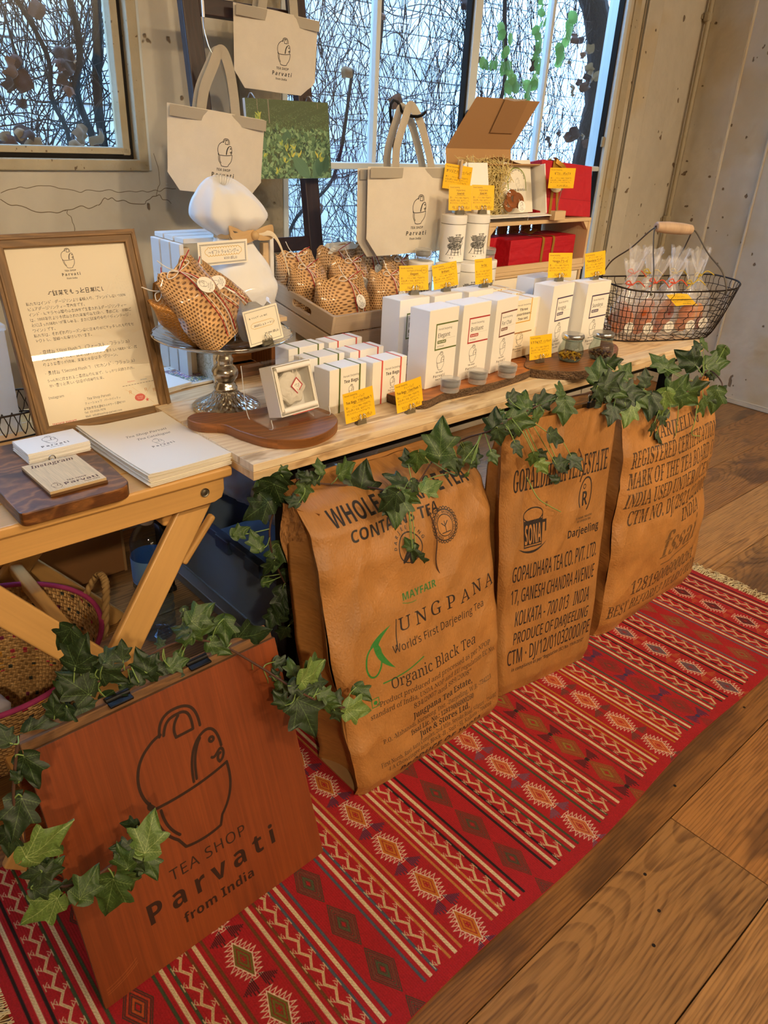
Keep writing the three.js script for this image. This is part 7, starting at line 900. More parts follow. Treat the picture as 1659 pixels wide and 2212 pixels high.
  const ck = put(thing('dried_fruit_bag', 'clear bag of orange dried fruit rings in front of the tea pouch', 'sweets', toW(0.035, 0.008, 0.0))); for (const [X, Y, r] of [[0, 0.042, 0.03], [0.024, 0.036, 0.026], [-0.02, 0.024, 0.022]]) { const g = new THREE.TorusGeometry(r * 0.66, r * 0.34, 10, 24); part('fruit_ring', at(rot(g.scale(1, 1, 0.5), -0.1), X, Y, 0.004 + X * 0.1), M.cookie, ck); } part('cellophane', sheet(14, 14, (u, v) => [(u - 0.5) * 0.12, v * 0.085, 0.016 + 0.008 * (fbm(u * 6, v * 6, 2, 3) - 0.5) - 0.012 * Math.pow(2 * u - 1, 2)]), M.cello, ck); const cl = part('label', new THREE.CircleGeometry(0.018, 20), tagM, ck); cl.position.set(0.024, 0.016, 0.02);
  const e = thing('acrylic_stand', 'clear acrylic stand under the open gift box at the edge of the shelf crate', 'easel', [2.045, 1.0472, -1.672]); part('base_sheet', at(rbox(0.19, 0.0025, 0.05, 0.001), 0, 0.0013, -0.022), M.acrylic, e); part('front_lip', at(rbox(0.19, 0.017, 0.0025, 0.001), 0, 0.0085, 0.002), M.acrylic, e); part('polished_edge', tube([[-0.095, 0.001, 0.003], [-0.095, 0.0165, 0.003], [-0.088, 0.0178, 0.003], [0.088, 0.0178, 0.003], [0.095, 0.0165, 0.003], [0.095, 0.001, 0.003]], 0.001, 40, 5), M.acrylicEdge, e);
}
{ // memo clip with card
  const t = thing('memo_clip_stand', 'small wooden block with a wire clip holding the gift box card', 'stand', [2.262, 1.0472, -1.648]); part('block', at(rbox(0.06, 0.03, 0.022, 0.002, 'x'), 0.012, 0.015, 0), M.pine, t); part('wire', tube([[-0.002, 0.028, 0], [0.006, 0.07, 0.001], [0.012, 0.10, 0.002]], 0.0012, 12, 5), M.clip, t); part('clip_jaw', at(rot(rbox(0.006, 0.026, 0.006, 0.002), 0, 0, -0.1), 0.013, 0.108, 0.003), M.clip, t);
  priceCard(8, 'yellow price card of the gift box held by the memo clip', [2.264, 1.148, -1.645], -0.1, { w: 0.125, h: 0.062, noclip: true, tilt: 0.02, lift: 0 });
}
// ---------------------------------------------------------------- wire basket with sweets
{
  const t = thing('wire_basket', 'dark wire mesh basket with a wooden handle at the right end of the table', 'basket', [2.46, 0.70, -1.315], -0.40); const L0 = 0.205, W0 = 0.085, L1 = 0.262, W1 = 0.14, h = 0.172;
  const pt = (a, v) => { const c = Math.cos(a), s = Math.sin(a), sq = (q, e) => Math.sign(q) * Math.pow(Math.abs(q), e); const k = Math.pow(v, 0.7), L = lerp(L0, L1, k) , W = lerp(W0, W1, k); return [sq(c, 0.55) * L, 0.003 + v * h + 0.018 * v * Math.pow(Math.abs(c), 3), -sq(s, 0.55) * W]; };
  const ring = (v, r, n) => part(n, tube(Array.from({ length: 44 }, (_, i) => pt(i / 44 * 6.2832, v)), r, 110, 5, true), M.wire, t);
  ring(1, 0.0028, 'rim'); ring(0.0, 0.0022, 'foot_ring'); for (const v of [0.12, 0.24, 0.36, 0.48, 0.6, 0.72, 0.85]) ring(v, 0.0012, 'mesh_ring');
  const N = 56; for (let i = 0; i < N; i++) { const a = i / N * 6.2832, b = a + 0.05; part('mesh_wire', tube(Array.from({ length: 15 }, (_, k) => { const v = k / 14, p = pt(lerp(a, b, v) + (k % 2 ? 0.008 : -0.008), v); return p; }), 0.0013, 28, 4), M.wire, t); }
  for (let i = -5; i <= 5; i++) { const X = i / 5.6 * L0, w = W0 * Math.pow(1 - Math.pow(Math.abs(X / L0), 3), 0.4); part('floor_wire', tube([[X, 0.0035, -w], [X, 0.0035, w]], 0.0012, 4, 4), M.wire, t); }
  const yh = 0.352, hx = 0.058; part('handle_grip', at(rot(lathe([[0.004, -0.072], [0.012, -0.072], [0.0155, -0.068], [0.0185, -0.03], [0.019, 0], [0.0185, 0.03], [0.0155, 0.068], [0.012, 0.072], [0.004, 0.072]], 28), 0, 0, Math.PI / 2 - 0.06), 0, yh, 0), M.handleWood, t);
  for (const sx of [-1, 1]) for (const sz of [-1, 1]) part('handle_wire', tube([[sx * hx * 1.2, yh - sx * 0.004, 0], [sx * (hx + 0.026), yh - 0.012, sz * 0.012], [sx * (hx + 0.05), yh - 0.07, sz * 0.06], [sx * (0.135), h + 0.06, sz * 0.115], [sx * 0.148, h + 0.008, sz * W1 * 0.985], [sx * 0.15, h - 0.008, sz * W1 * 0.99], [sx * 0.143, h - 0.002, sz * W1]], 0.0024, 40, 6), M.wireGrey, t);
  part('inner_axle', at(rot(new THREE.CylinderGeometry(0.0026, 0.0026, 0.15, 8), 0, 0, Math.PI / 2 - 0.06), 0, yh, 0), M.wireGrey, t);
  // bags of dried fruit
  const cell = P({ color: 0xffffff, transmission: 0.86, thickness: 0, roughness: 0.1, ior: 1.5, side: THREE.DoubleSide });
  const fruitM = [S({ color: 0xc96a1c, roughness: 0.6 }), S({ color: 0xb4541a, roughness: 0.6 }), S({ color: 0x8a3326, roughness: 0.6 }), S({ color: 0xd98a3c, roughness: 0.6 })];
  const spec = [['leftmost cellophane bag of dried fruit in the basket with a red tie', -0.165, 0.05, 1, 0, 0.0], ['front left cellophane bag of dried fruit in the basket with a round label', -0.10, 0.06, 1, 0, 0.1], ['cellophane bag of dried fruit in the middle of the basket with orange tie', -0.01, 0.055, 1, 1, 0.05], ['cellophane bag of dried fruit with a yellow bow right of the middle', 0.085, 0.05, 0, 3, -0.05], ['rightmost cellophane bag in the basket standing tall with a gold tie', 0.17, 0.02, 0, 2, -0.2], ['cellophane bag of dried fruit at the back left of the basket', -0.11, -0.05, 1, 1, 0.1], ['cellophane bag of dried fruit at the back middle of the basket', -0.02, -0.055, 0, 0, 0.0], ['cellophane bag of dried fruit at the back right of the basket', 0.07, -0.06, 0, 3, 0.1]];
  t.updateMatrixWorld(true);
  for (const [l, X, Z, red, fm, lean] of spec) {
    const w = t.localToWorld(V(X, 0.008, Z)), b = thing('sweets_bag', l, 'sweets bag', w.toArray(), -0.40 + rr(-0.2, 0.2), 'cellophane bags in the basket'); b.rotation.z = -lean; const hB = 0.195 + rr(-0.01, 0.02), tall = l.includes('tall') ? 0.03 : 0;
    for (let k = 0; k < 4; k++) { const r = rr(0.02, 0.03), g = sheet(18, 10, (u, v) => { const a = u * 6.2832, p = (v - 0.5) * Math.PI; return [Math.cos(a) * Math.cos(p) * r * (1 + 0.1 * Math.sin(a * 3)), Math.sin(p) * r, -Math.sin(a) * Math.cos(p) * 0.010]; }); part('dried_fruit', at(rot(g, rr(-0.2, 0.2), rr(-0.4, 0.4), 0), rr(-0.014, 0.014), 0.034 + k * 0.016, -0.012 + k * 0.008), fruitM[(fm + (k % 2)) % 4], b); }
    part('cellophane', sheet(30, 26, (u, v) => { const a = u * 6.2832, c = Math.cos(a), s = Math.sin(a), nk = 0.70, y = v * (hB + 0.065 + tall); let r; const q = v; if (q < nk) r = lerp(1, 0.16, Math.pow(sstep(0.42, nk, q), 1.2)); else r = 0.16 + 0.62 * Math.pow((q - nk) / (1 - nk), 0.9); const pl = q > 0.5 ? 0.25 * Math.sin(a * 8 + q * 3) * sstep(0.45, 0.8, q) : 0.06 * (fbm(c * 3 + X * 20, q * 6 + s, 2, 4) - 0.5) * 2; return [c * 0.043 * r * (1 + pl), y + (q > 0.93 ? 0.008 * Math.sin(a * 5) : 0), -s * (q < nk ? 0.024 : 0.03) * r * (1 + pl)]; }), cell, b);
    const ty = 0.70 * (hB + 0.065 + tall), tm = red ? M.orangeTie : M.yellowTie; const tie = part('tie', at(rot(new THREE.TorusGeometry(0.008, 0.0022, 6, 18), Math.PI / 2), 0, ty, 0), tm, b); part('tie_end', tube([[0, ty, 0.008], [0.018, ty + 0.012, 0.012], [0.034, ty + 0.004, 0.014], [0.046, ty - 0.006, 0.016]], 0.0018, 14, 5), tm, tie); part('tie_end', tube([[0, ty, 0.008], [-0.016, ty + 0.014, 0.012], [-0.03, ty + 0.006, 0.014], [-0.01, ty, 0.013], [-0.026, ty - 0.014, 0.016]], 0.0018, 18, 5), tm, tie);
    if (Z > 0) { const q = part('round_label', new THREE.CircleGeometry(0.019, 24), tagM, b); q.position.set(0.006, 0.04, 0.0275); scaleUV(q.geometry, 1, 0.8, 0, 0.2); }
  }
  const pcd = priceCard(12, 'yellow card lying nearly flat in the front of the wire basket', t.localToWorld(V(0.02, 0.125, 0.12)).toArray(), -0.35, { w: 0.09, h: 0.062, noclip: true, tilt: 1.15, lift: 0, bend: 0.004 }); void pcd;
}

// ---------------------------------------------------------------- artificial ivy: stems and single leaves (place, length, turn of the tip, tone)
const IVY = {
  sign: { stem: [[0.187,0.407,-0.977],[0.22,0.435,-0.977],[0.256,0.489,-0.977],[0.347,0.497,-0.977],[0.404,0.507,-0.977],[0.459,0.506,-0.977],[0.524,0.47,-0.977],[0.568,0.438,-0.912],[0.601,0.411,-0.847],[0.664,0.345,-0.847],[0.721,0.302,-0.847]],
    leaves: [[0.285,0.57,-0.965,0.063,20,0],[0.273,0.515,-0.965,0.069,-30,0],[0.335,0.546,-0.965,0.042,70,0],[0.328,0.505,-0.965,0.058,130,0],[0.351,0.544,-0.965,0.035,10,0],[0.38,0.508,-0.965,0.05,-20,0],[0.374,0.488,-0.965,0.036,40,0],[0.392,0.472,-0.965,0.045,170,0],[0.424,0.451,-0.965,0.054,170,0],[0.465,0.445,-0.965,0.047,120,1],[0.442,0.475,-0.965,0.038,80,1],[0.329,0.445,-0.965,0.056,130,0],[0.288,0.455,-0.965,0.051,150,0],[0.249,0.461,-0.965,0.042,180,0],[0.235,0.495,-0.965,0.041,0,0],[0.218,0.454,-0.965,0.062,100,0],[0.205,0.432,-0.965,0.034,150,0],[0.492,0.556,-0.965,0.054,60,1],[0.485,0.524,-0.965,0.057,90,1],[0.533,0.5,-0.965,0.054,170,1],[0.451,0.539,-0.965,0.033,-60,0],[0.456,0.518,-0.965,0.033,-100,1],[0.52,0.469,-0.965,0.048,120,1],[0.587,0.466,-0.965,0.072,70,0],[0.596,0.413,-0.965,0.05,30,2],[0.594,0.362,-0.965,0.058,-60,1],[0.605,0.366,-0.9,0.041,180,1],[0.631,0.413,-0.9,0.041,30,1],[0.631,0.441,-0.835,0.066,80,2],[0.647,0.414,-0.835,0.033,120,0],[0.605,0.425,-0.835,0.043,100,0],[0.663,0.373,-0.835,0.038,120,1],[0.669,0.348,-0.835,0.044,100,1],[0.738,0.295,-0.835,0.063,110,2],[0.615,0.351,-0.835,0.087,165,0],[0.686,0.31,-0.835,0.033,160,0]] },
  signleft: { stem: [[0.151,0.6,-0.812],[0.13,0.509,-0.812],[0.127,0.434,-0.812],[0.135,0.353,-0.812],[0.16,0.306,-0.812],[0.199,0.319,-0.787],[0.234,0.325,-0.787],[0.26,0.339,-0.787]],
    leaves: [[0.135,0.622,-0.8,0.03,0,0],[0.153,0.548,-0.8,0.051,160,0],[0.135,0.552,-0.8,0.019,-40,0],[0.126,0.482,-0.8,0.062,200,0],[0.11,0.447,-0.8,0.04,190,0],[0.154,0.413,-0.8,0.075,70,2],[0.151,0.358,-0.8,0.041,120,0],[0.139,0.335,-0.8,0.041,90,0],[0.126,0.372,-0.8,0.03,-90,0],[0.127,0.296,-0.8,0.064,-120,2],[0.152,0.29,-0.8,0.035,100,1],[0.188,0.326,-0.775,0.053,40,1],[0.213,0.276,-0.775,0.071,195,1],[0.24,0.339,-0.775,0.043,-30,1],[0.243,0.278,-0.775,0.04,175,1],[0.279,0.287,-0.775,0.045,160,1],[0.283,0.355,-0.775,0.065,15,2],[0.26,0.305,-0.775,0.033,150,0]] },
  hang: { stem: [[0.821,0.65,-1.142],[0.757,0.59,-1.142],[0.749,0.516,-1.142],[0.777,0.426,-1.142],[0.813,0.364,-1.142],[0.851,0.245,-1.142],[0.865,0.199,-1.142]],
    leaves: [[0.768,0.657,-1.13,0.054,180,0],[0.741,0.639,-1.13,0.08,200,0],[0.711,0.617,-1.13,0.07,230,0],[0.706,0.551,-1.13,0.047,0,1],[0.754,0.493,-1.13,0.063,190,1],[0.77,0.377,-1.13,0.064,180,0],[0.737,0.474,-1.13,0.046,210,0],[0.811,0.304,-1.13,0.05,170,1],[0.825,0.289,-1.13,0.05,160,0],[0.832,0.238,-1.13,0.054,-80,1],[0.856,0.193,-1.13,0.044,160,1],[0.764,0.36,-1.13,0.059,10,0],[0.768,0.29,-1.13,0.046,200,0],[0.786,0.434,-1.13,0.042,120,0]] },
  main: { stem: [[0.776,0.683,-1.087],[0.844,0.654,-1.087],[0.943,0.622,-1.087],[0.929,0.66,-0.972],[1.055,0.618,-1.032],[1.106,0.665,-1.032],[1.192,0.689,-1.032],[1.117,0.77,-0.897],[1.238,0.754,-0.947],[1.458,0.73,-1.012],[1.572,0.726,-1.012],[1.655,0.72,-1.012]],
    leaves: [[0.786,0.658,-1.075,0.044,180,1],[0.82,0.681,-1.075,0.041,90,0],[0.824,0.704,-1.075,0.035,20,1],[0.896,0.678,-1.075,0.054,80,1],[0.935,0.637,-1.075,0.091,10,0],[0.786,0.69,-1.075,0.031,-60,0],[0.98,0.652,-1.02,0.057,-40,0],[1.003,0.627,-1.02,0.048,90,2],[0.907,0.645,-0.96,0.058,220,0],[0.929,0.627,-0.96,0.08,190,1],[0.97,0.635,-0.96,0.042,120,1],[1.039,0.676,-1.02,0.054,180,1],[1.106,0.714,-1.02,0.092,0,1],[1.142,0.65,-1.02,0.05,150,1],[1.209,0.649,-1.02,0.062,150,1],[1.088,0.605,-1.02,0.06,60,2],[1.17,0.633,-1.02,0.033,170,0],[0.97,0.531,-0.96,0.031,-40,1],[1.006,0.47,-0.96,0.047,160,0],[0.982,0.501,-0.96,0.047,170,0],[1.174,0.767,-0.935,0.057,0,0],[1.133,0.757,-0.885,0.046,160,0],[1.264,0.746,-0.935,0.066,100,1],[1.356,0.762,-1.0,0.056,30,1],[1.335,0.75,-1.0,0.056,-80,1],[1.44,0.743,-1.0,0.058,70,0],[1.496,0.759,-1.0,0.054,40,1],[1.425,0.738,-0.935,0.063,180,1],[1.327,0.748,-0.935,0.046,90,1],[1.336,0.71,-0.885,0.056,120,0],[1.202,0.713,-0.885,0.037,160,0],[1.257,0.675,-0.885,0.036,180,1],[1.301,0.646,-0.885,0.041,140,2],[1.123,0.713,-0.885,0.032,150,1],[1.374,0.64,-0.885,0.049,90,0],[1.432,0.625,-0.885,0.048,150,0]] },
  right: { stem: [[1.491,0.777,-0.912],[1.594,0.756,-0.912],[1.753,0.727,-0.912],[1.884,0.69,-0.912],[2.004,0.701,-0.912],[2.338,0.664,-1.032],[2.181,0.677,-0.912],[2.166,0.623,-0.912]],
    leaves: [[1.679,0.773,-1.02,0.071,0,1],[1.555,0.799,-0.9,0.071,60,0],[1.563,0.775,-0.9,0.072,110,1],[1.653,0.751,-0.9,0.075,90,0],[1.812,0.751,-1.02,0.061,40,1],[1.504,0.775,-0.9,0.048,160,0],[1.656,0.695,-0.9,0.069,200,2],[1.575,0.709,-0.9,0.055,200,0],[1.701,0.781,-0.9,0.046,0,0],[1.978,0.751,-1.02,0.064,-40,1],[2.058,0.719,-1.02,0.066,100,1],[2.146,0.733,-1.02,0.082,-60,0],[2.217,0.729,-1.02,0.068,60,0],[2.361,0.686,-1.02,0.087,80,1],[1.882,0.719,-0.9,0.089,30,1],[1.821,0.694,-0.9,0.072,180,2],[1.757,0.694,-0.9,0.073,180,0],[1.962,0.678,-0.9,0.084,120,1],[2.001,0.704,-0.9,0.068,70,0],[2.131,0.639,-0.9,0.08,180,1],[2.148,0.661,-0.9,0.06,40,0],[1.796,0.624,-0.9,0.042,180,0],[1.843,0.642,-0.9,0.047,150,0],[1.846,0.587,-0.9,0.04,150,0],[1.954,0.555,-0.9,0.044,100,0],[2.245,0.761,-1.02,0.045,160,1],[1.7,0.726,-0.9,0.062,140,1],[2.069,0.631,-0.9,0.063,160,1],[1.6,0.744,-0.9,0.052,-40,0]] },
};
function ivyLeaf(sd) {
  const prof = [[0, 0.02], [0.05, 0.22], [0.13, 0.40], [0.2, 0.33], [0.27, 0.30], [0.36, 0.46], [0.42, 0.50], [0.5, 0.31], [0.6, 0.24], [0.75, 0.17], [0.9, 0.08], [1, 0.0]], r = (k) => H2(k, sd, 5) - 0.5;
  const wl = (t, s) => { let i = 0; while (i < prof.length - 2 && prof[i + 1][0] < t) i++; const a = prof[i], b = prof[i + 1]; return lerp(a[1], b[1], clamp((t - a[0]) / (b[0] - a[0]))) * (1 + 0.22 * r(s > 0 ? 3 : 9)); };
  const g = sheet(6, 22, (u, v) => { const t = v, s = u * 2 - 1, w = wl(t, s), X = s * w, lob = sstep(0.28, 0.42, t) * (1 - sstep(0.42, 0.55, t)), bas = 1 - sstep(0.05, 0.2, t); return [X, t + Math.abs(s) * (0.10 * lob - 0.14 * bas), -0.16 * X * X * 2 + 0.14 * Math.abs(X) * (0.6 + r(1)) - 0.20 * (0.5 + r(2)) * t * t + 0.03 * Math.sin(s * 5 + t * 9 + sd)]; });
  const p = g.attributes.position, uv = g.attributes.uv; for (let i = 0; i < p.count; i++) uv.setXY(i, clamp(0.5 + p.getX(i) * 0.8, 0.02, 0.98), clamp(0.13 + p.getY(i) * 0.8, 0.02, 0.98)); at(g, 0, -0.45, 0); return g;
}
const IVYG = [1, 2, 3, 4, 5].map(ivyLeaf);
function garland(name, label, { stem, leaves }, facing) {
  const t = thing(name, label, 'ivy garland', [0, 0, 0]), c = curve(stem), g = tube(stem, 0.0021, stem.length * 8, 6); part('stem', g, M.ivyStem, t); const n = stem.length * 10, pts = c.getPoints(n);
  for (let i = 0; i < Math.round(leaves.length * 0.4); i++) { const q = leaves[Math.floor(rnd() * leaves.length)]; leaves.push([q[0] + rr(-0.035, 0.035), q[1] + rr(-0.03, 0.02), q[2] - rr(0.01, 0.03), q[3] * rr(0.6, 0.9), rr(0, 360), rnd() < 0.7 ? 0 : 1]); }
  for (const [x, y, z, s, a, tone] of leaves) {
    const q = part('leaf', pick(IVYG), M.ivy[tone], t), nrm = V(facing[0] + rr(-0.6, 0.6), facing[1] + rr(-0.5, 0.5), facing[2]).normalize(), up = V(0, 1, 0).addScaledVector(nrm, -nrm.y).normalize(), side = up.clone().cross(nrm).normalize(), an = a * Math.PI / 180, tip = up.clone().multiplyScalar(Math.cos(an)).addScaledVector(side, Math.sin(an)), sd = tip.clone().cross(nrm);
    q.quaternion.setFromRotationMatrix(new THREE.Matrix4().makeBasis(sd, tip, nrm)); q.scale.setScalar(s); q.position.set(x, y, z);
    const base = V(x, y, z).addScaledVector(tip, -0.43 * s); let best = pts[0], bd = 9; for (const p of pts) { const d = p.distanceTo(base); if (d < bd) { bd = d; best = p; } }
    if (bd > 0.006 && bd < 0.16) part('petiole', tube([base, base.clone().lerp(best, 0.5).addScaledVector(nrm, 0.006).addScaledVector(tip, -0.006), best], 0.0011, 8, 5), M.petiole, t);
  }
  return t;
}
garland('ivy_garland', 'ivy garland lying along the top edge of the wooden sign board', IVY.sign, [-0.35, 0.5, 0.8]);
garland('ivy_garland', 'ivy garland hanging down the left edge of the wooden sign board', IVY.signleft, [-0.3, 0.45, 0.85]);
garland('ivy_garland', 'dark ivy garland hanging from the table corner beside the nearest paper sack', IVY.hang, [-0.5, 0.2, 0.8]);
const gm = garland('ivy_garland', 'ivy garland draped across the tops of the first two paper sacks', IVY.main, [-0.4, 0.4, 0.8]); part('side_stem', tube([[1.315, 0.60, -0.935], [1.32, 0.56, -0.90], [1.36, 0.53, -0.89], [1.41, 0.50, -0.89]], 0.0014, 20, 5), M.petiole, gm); part('side_stem', tube([[1.055, 0.575, -0.995], [1.06, 0.52, -0.965], [1.05, 0.46, -0.95], [1.07, 0.41, -0.945]], 0.0016, 20, 5), M.ivyStem, gm); part('side_stem', tube([[1.50, 0.655, -0.945], [1.49, 0.60, -0.9], [1.475, 0.56, -0.892]], 0.0014, 14, 5), M.ivyStem, gm);
const gr_ = garland('ivy_garland', 'thick ivy garland bunched over the farthest paper sack at the table end', IVY.right, [-0.4, 0.4, 0.8]); part('side_stem', tube([[2.02, 0.66, -0.90], [2.0, 0.61, -0.885], [2.0, 0.57, -0.885], [2.06, 0.55, -0.885]], 0.0014, 20, 5), M.petiole, gr_);
for (const [x, y, z, l] of [[1.52, 0.742, -0.928, 'small binder clip on the upper edge of the middle paper sack'], [0.967, 0.655, -1.19, 'small binder clip under the table edge above the nearest paper sack']]) { const t = thing('binder_clip', l, 'clip', [x, y - 0.012, z]); part('body', at(rbox(0.026, 0.016, 0.008, 0.002), 0, 0.008, 0), M.blackMetal, t); for (const s of [-1, 1]) part('clip_loop', tube([[-0.009, 0.015, s * 0.003], [-0.007, 0.03, s * 0.006], [0.007, 0.03, s * 0.006], [0.009, 0.015, s * 0.003]], 0.0009, 16, 5), M.chrome, t); }
// ---------------------------------------------------------------- below the tables
{ // storage bin and the clear bags on it
  const tub = P({ color: 0x8fa3b8, transmission: 0.55, thickness: 0, roughness: 0.35, side: THREE.DoubleSide }), t = thing('storage_bin', 'bluish translucent plastic storage bin standing under the long table', 'storage bin', [1.13, 0, -1.60]);
  const W = 0.44, D = 0.56, Hh = 0.27, pan = (n, a, b, c, x, y, z, m = tub) => part(n, at(rbox(a, b, c, 0.003), x, y, z), m, t); pan('side', 0.004, Hh, D, -W / 2, Hh / 2 + 0.003, 0); pan('side', 0.004, Hh, D, W / 2, Hh / 2 + 0.003, 0); pan('side', W, Hh, 0.004, 0, Hh / 2 + 0.003, -D / 2); pan('side', W, Hh, 0.004, 0, Hh / 2 + 0.003, D / 2); pan('bottom', W, 0.005, D, 0, 0.005, 0);
  const blue = S({ color: 0x31425e, roughness: 0.4 }); for (const s of [-1, 1]) { pan('rim', 0.022, 0.024, D + 0.03, s * (W / 2 + 0.004), Hh, 0, blue); pan('rim', W + 0.03, 0.024, 0.022, 0, Hh, s * (D / 2 + 0.004), blue); } for (const z of [-0.15, 0.0, 0.15]) pan('latch', 0.014, 0.04, 0.07, -W / 2 - 0.014, Hh - 0.008, z, blue); pan('side_rib', 0.006, 0.02, D, -W / 2 - 0.003, 0.05, 0); pan('contents', 0.36, 0.16, 0.46, 0, 0.09, 0, S({ color: 0x4a5668, roughness: 0.8 }));
  const film = P({ color: 0xeaf3fb, transmission: 0.4, thickness: 0, roughness: 0.28, side: THREE.DoubleSide });
  for (const [l, x, y, z, r, sd] of [['crumpled clear plastic bag on the front of the storage bin', 1.08, 0.43, -1.44, 0.145, 3], ['crumpled clear plastic bag on the back of the storage bin', 1.03, 0.42, -1.73, 0.135, 5], ['large clear plastic bag heaped on the right of the storage bin', 1.25, 0.43, -1.60, 0.15, 8]]) { const b = thing('clear_plastic_bag', l, 'plastic bag', [x, y, z]); part('film', sheet(36, 24, (u, v) => { const a = u * 6.2832, p = (v - 0.5) * Math.PI, k = r * (0.8 + 0.55 * (fbm(Math.cos(a) * 2 + sd, Math.sin(a) * 2 + v * 4, 4, sd) - 0.5) * 2 * 0.8); return [Math.cos(a) * Math.cos(p) * k * 1.1, Math.max(Math.sin(p) * k * 0.9, -(y - 0.288)), -Math.sin(a) * Math.cos(p) * k * 1.2]; }), film, b); }
  const k = thing('black_bag', 'dark folded cloth bag tucked under the table corner behind the side table', 'bag', [0.93, 0.515, -1.68]); part('cloth', sheet(24, 16, (u, v) => { const a = u * 6.2832, p = (v - 0.5) * Math.PI, r = 0.07 * (1 + 0.5 * (fbm(Math.cos(a) * 2, Math.sin(a) * 2 + v * 3, 3, 4) - 0.5)); return [Math.cos(a) * Math.cos(p) * r, Math.sin(p) * r * 0.5, -Math.sin(a) * Math.cos(p) * r * 1.4]; }), S({ color: 0x141720, roughness: 0.9, side: THREE.DoubleSide }), k); part('strap', tube([[0, 0.03, 0.06], [0.01, 0.06, 0.02], [0, 0.07, -0.04], [0, 0.03, -0.08]], 0.006, 16, 6), S({ color: 0x10131a, roughness: 0.9 }), k);
}
{ // water bottle
  const pet = P({ color: 0xd6e6f4, transmission: 1, thickness: 0, roughness: 0.03, ior: 1.45 }), t = thing('water_bottle', 'large clear plastic water bottle standing on the floor between the tables', 'bottle', [0.715, 0, -1.672]), pr = []; for (let i = 0; i <= 60; i++) { const y = 0.004 + i / 60 * 0.245; pr.push([0.046 + 0.0022 * Math.sin(i * 1.15) * (i > 4 && i < 40 ? 1 : 0) - (i < 3 ? 0.006 * (3 - i) / 3 : 0), y]); }
  part('body', lathe([[0, 0.012], [0.02, 0.006], [0.036, 0.001], ...pr, [0.044, 0.258], [0.034, 0.278], [0.018, 0.292], [0.014, 0.298], [0.014, 0.308]], 48), pet, t); part('label', lathe([[0.0468, 0.155], [0.0472, 0.157], [0.0472, 0.215], [0.0468, 0.217]], 48), S({ color: 0x5f86b8, roughness: 0.4 }), t); t.scale.set(1.08, 1.2, 1.08); part('cap', lathe([[0.0155, 0.296], [0.0158, 0.316], [0.0145, 0.318], [0, 0.318]], 24), M.white, t);
}
{ const t = thing('cardboard_box', 'brown cardboard box standing by the wall under the side table', 'box', [0.64, 0, -2.14], 0.03); part('carton', at(rbox(0.30, 0.30, 0.2, 0.003), 0, 0.15, 0), S({ color: 0x9a6a3c, roughness: 0.85 }), t); part('tape', at(box(0.05, 0.001, 0.201), 0, 0.3008, 0), M.cardboard, t); part('flap_edge', at(box(0.008, 0.30, 0.004), 0.146, 0.15, 0.102), M.cardboard, t); }
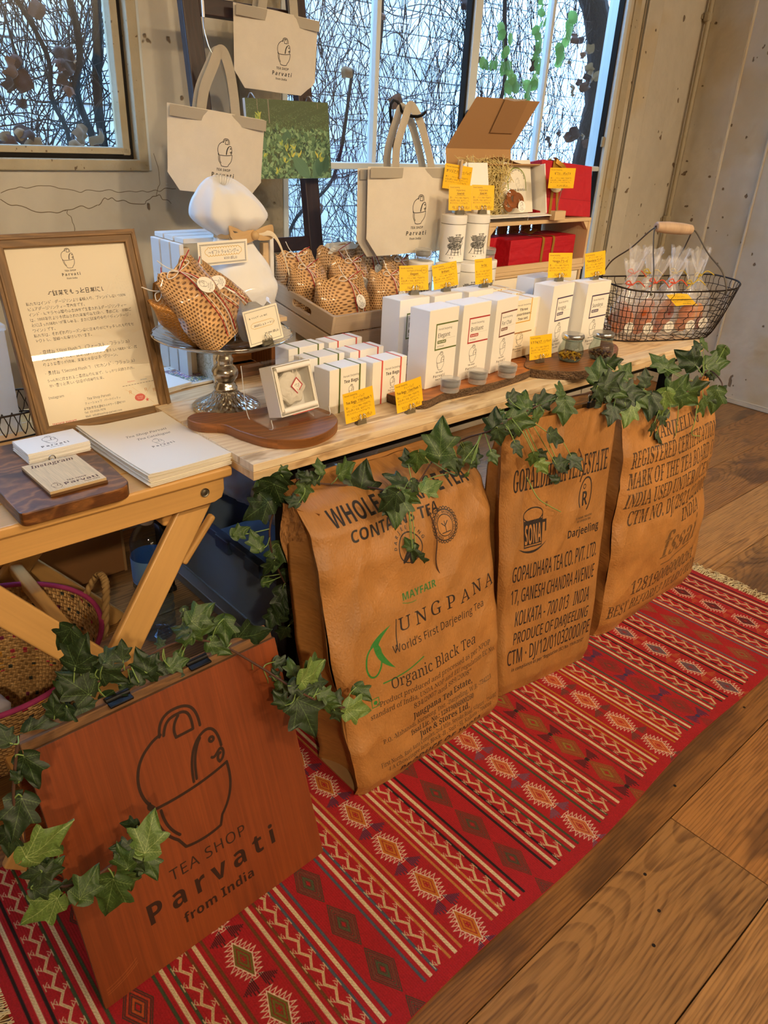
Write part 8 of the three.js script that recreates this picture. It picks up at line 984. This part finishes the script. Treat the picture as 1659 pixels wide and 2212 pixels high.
{ // woven basket bag
  const [c, x] = canvas(1024, 512, '#b58a52'); const cell = 12; for (let j = 0; j < 512; j += cell) for (let i = 0; i < 1024; i += cell) { const q = (i / cell + j / cell) % 2; x.fillStyle = q ? pick(['#c99d62', '#bd9158', '#d2a86e']) : pick(['#a57c48', '#b0854e', '#98713f']); x.fillRect(i, j, cell - 1, cell - 1); const r = rnd(); if ((j / cell) % 4 === 0 && (i / cell) % 3 === (j / cell / 4) % 3 && r < 0.72) { x.fillStyle = pick(['#b0283e', '#b0283e', '#31352c', '#31352c', '#c98a2a', '#7a2348']); x.fillRect(i, j, cell * (q ? 1.0 : 1.3), cell - 1); } if (i < 1024 && (j > 340 && j < 400)) { x.fillStyle = pick(['#b0283e', '#c79c62', '#c98a2a', '#a57c48', '#c9a25a']); if (r < 0.5) x.fillRect(i, j, cell * 2, 4); } }
  const bmp = pixmap(256, 256, (u, v) => { const X = u * 21.33, Y = v * 21.33, q = (Math.floor(X) + Math.floor(Y)) % 2, fx = X % 1, fy = Y % 1; return (q ? Math.sin(fx * 3.14) : Math.sin(fy * 3.14)) * 0.9; });
  const wm = S({ map: tex(c, true, [1.6, 0.75]), bumpMap: tex(bmp, false, [6.4, 1.5]), bumpScale: 0.004, roughness: 0.85, side: THREE.DoubleSide }), t = thing('woven_basket', 'large woven straw basket with coloured checks and pink rim under the side table', 'basket', [0.255, 0.0, -1.505]);
  const P4 = (a, v) => { const k = Math.pow(v, 0.6), rx = lerp(0.15, 0.245, k), rz = lerp(0.11, 0.175, k), c2 = Math.cos(a), s = Math.sin(a); return [c2 * rx, 0.004 + v * (0.27 - 0.05 * s * -1 * 0 + (s > 0 ? 0.035 : -0.055) * Math.abs(s)), -s * rz]; };
  part('wall', sheet(72, 20, (u, v) => P4(u * 6.2832, v)), wm, t); part('bottom', at(rot(new THREE.CircleGeometry(0.14, 32), -Math.PI / 2), 0, 0.004, 0).scale(1, 1, 0.75), wm, t); part('rim', tube(Array.from({ length: 40 }, (_, i) => P4(i / 40 * 6.2832, 1)), 0.006, 160, 8, true), S({ color: 0xb0356e, roughness: 0.8, bumpMap: grainB, bumpScale: 0.002 }), t);
  for (const s of [-1, 1]) { const hp = s > 0 ? [[0.225, 0.24, -0.06], [0.262, 0.33, -0.03], [0.27, 0.345, 0.0], [0.262, 0.32, 0.03], [0.235, 0.22, 0.055]] : [[-0.1, 0.2, 0.16], [-0.12, 0.3, 0.2], [0.0, 0.3, 0.2]]; const hc = curve(hp), n = 26; const gs = []; for (let k = 0; k < 2; k++) gs.push(tube(Array.from({ length: n * 2 }, (_, i) => { const u = i / (n * 2 - 1), q = hc.getPoint(u), a = u * 60 + k * 3.14; return [q.x + 0.004 * Math.cos(a), q.y + 0.002 * Math.sin(a), q.z + 0.004 * Math.sin(a)]; }), 0.006, 110, 6)); if (s > 0) part('rope_handle', merge(gs), S({ color: 0xa3814f, roughness: 0.95 }), t); }
  const cl = thing('white_cloth', 'folded pale cloth lying inside the woven basket', 'cloth', [0.16, 0.13, -1.47]); part('fabric', sheet(20, 14, (u, v) => { const a = u * 6.2832, p = (v - 0.5) * Math.PI, r = 0.11 * (1 + 0.3 * (fbm(Math.cos(a) * 2, Math.sin(a) * 2 + v * 3, 3, 9) - 0.5)); return [Math.cos(a) * Math.cos(p) * r, Math.sin(p) * r * 0.4, -Math.sin(a) * Math.cos(p) * r * 0.7]; }), S({ color: 0xb9b4bd, roughness: 0.9, side: THREE.DoubleSide }), cl);
}

renderer.render(scene, camera);
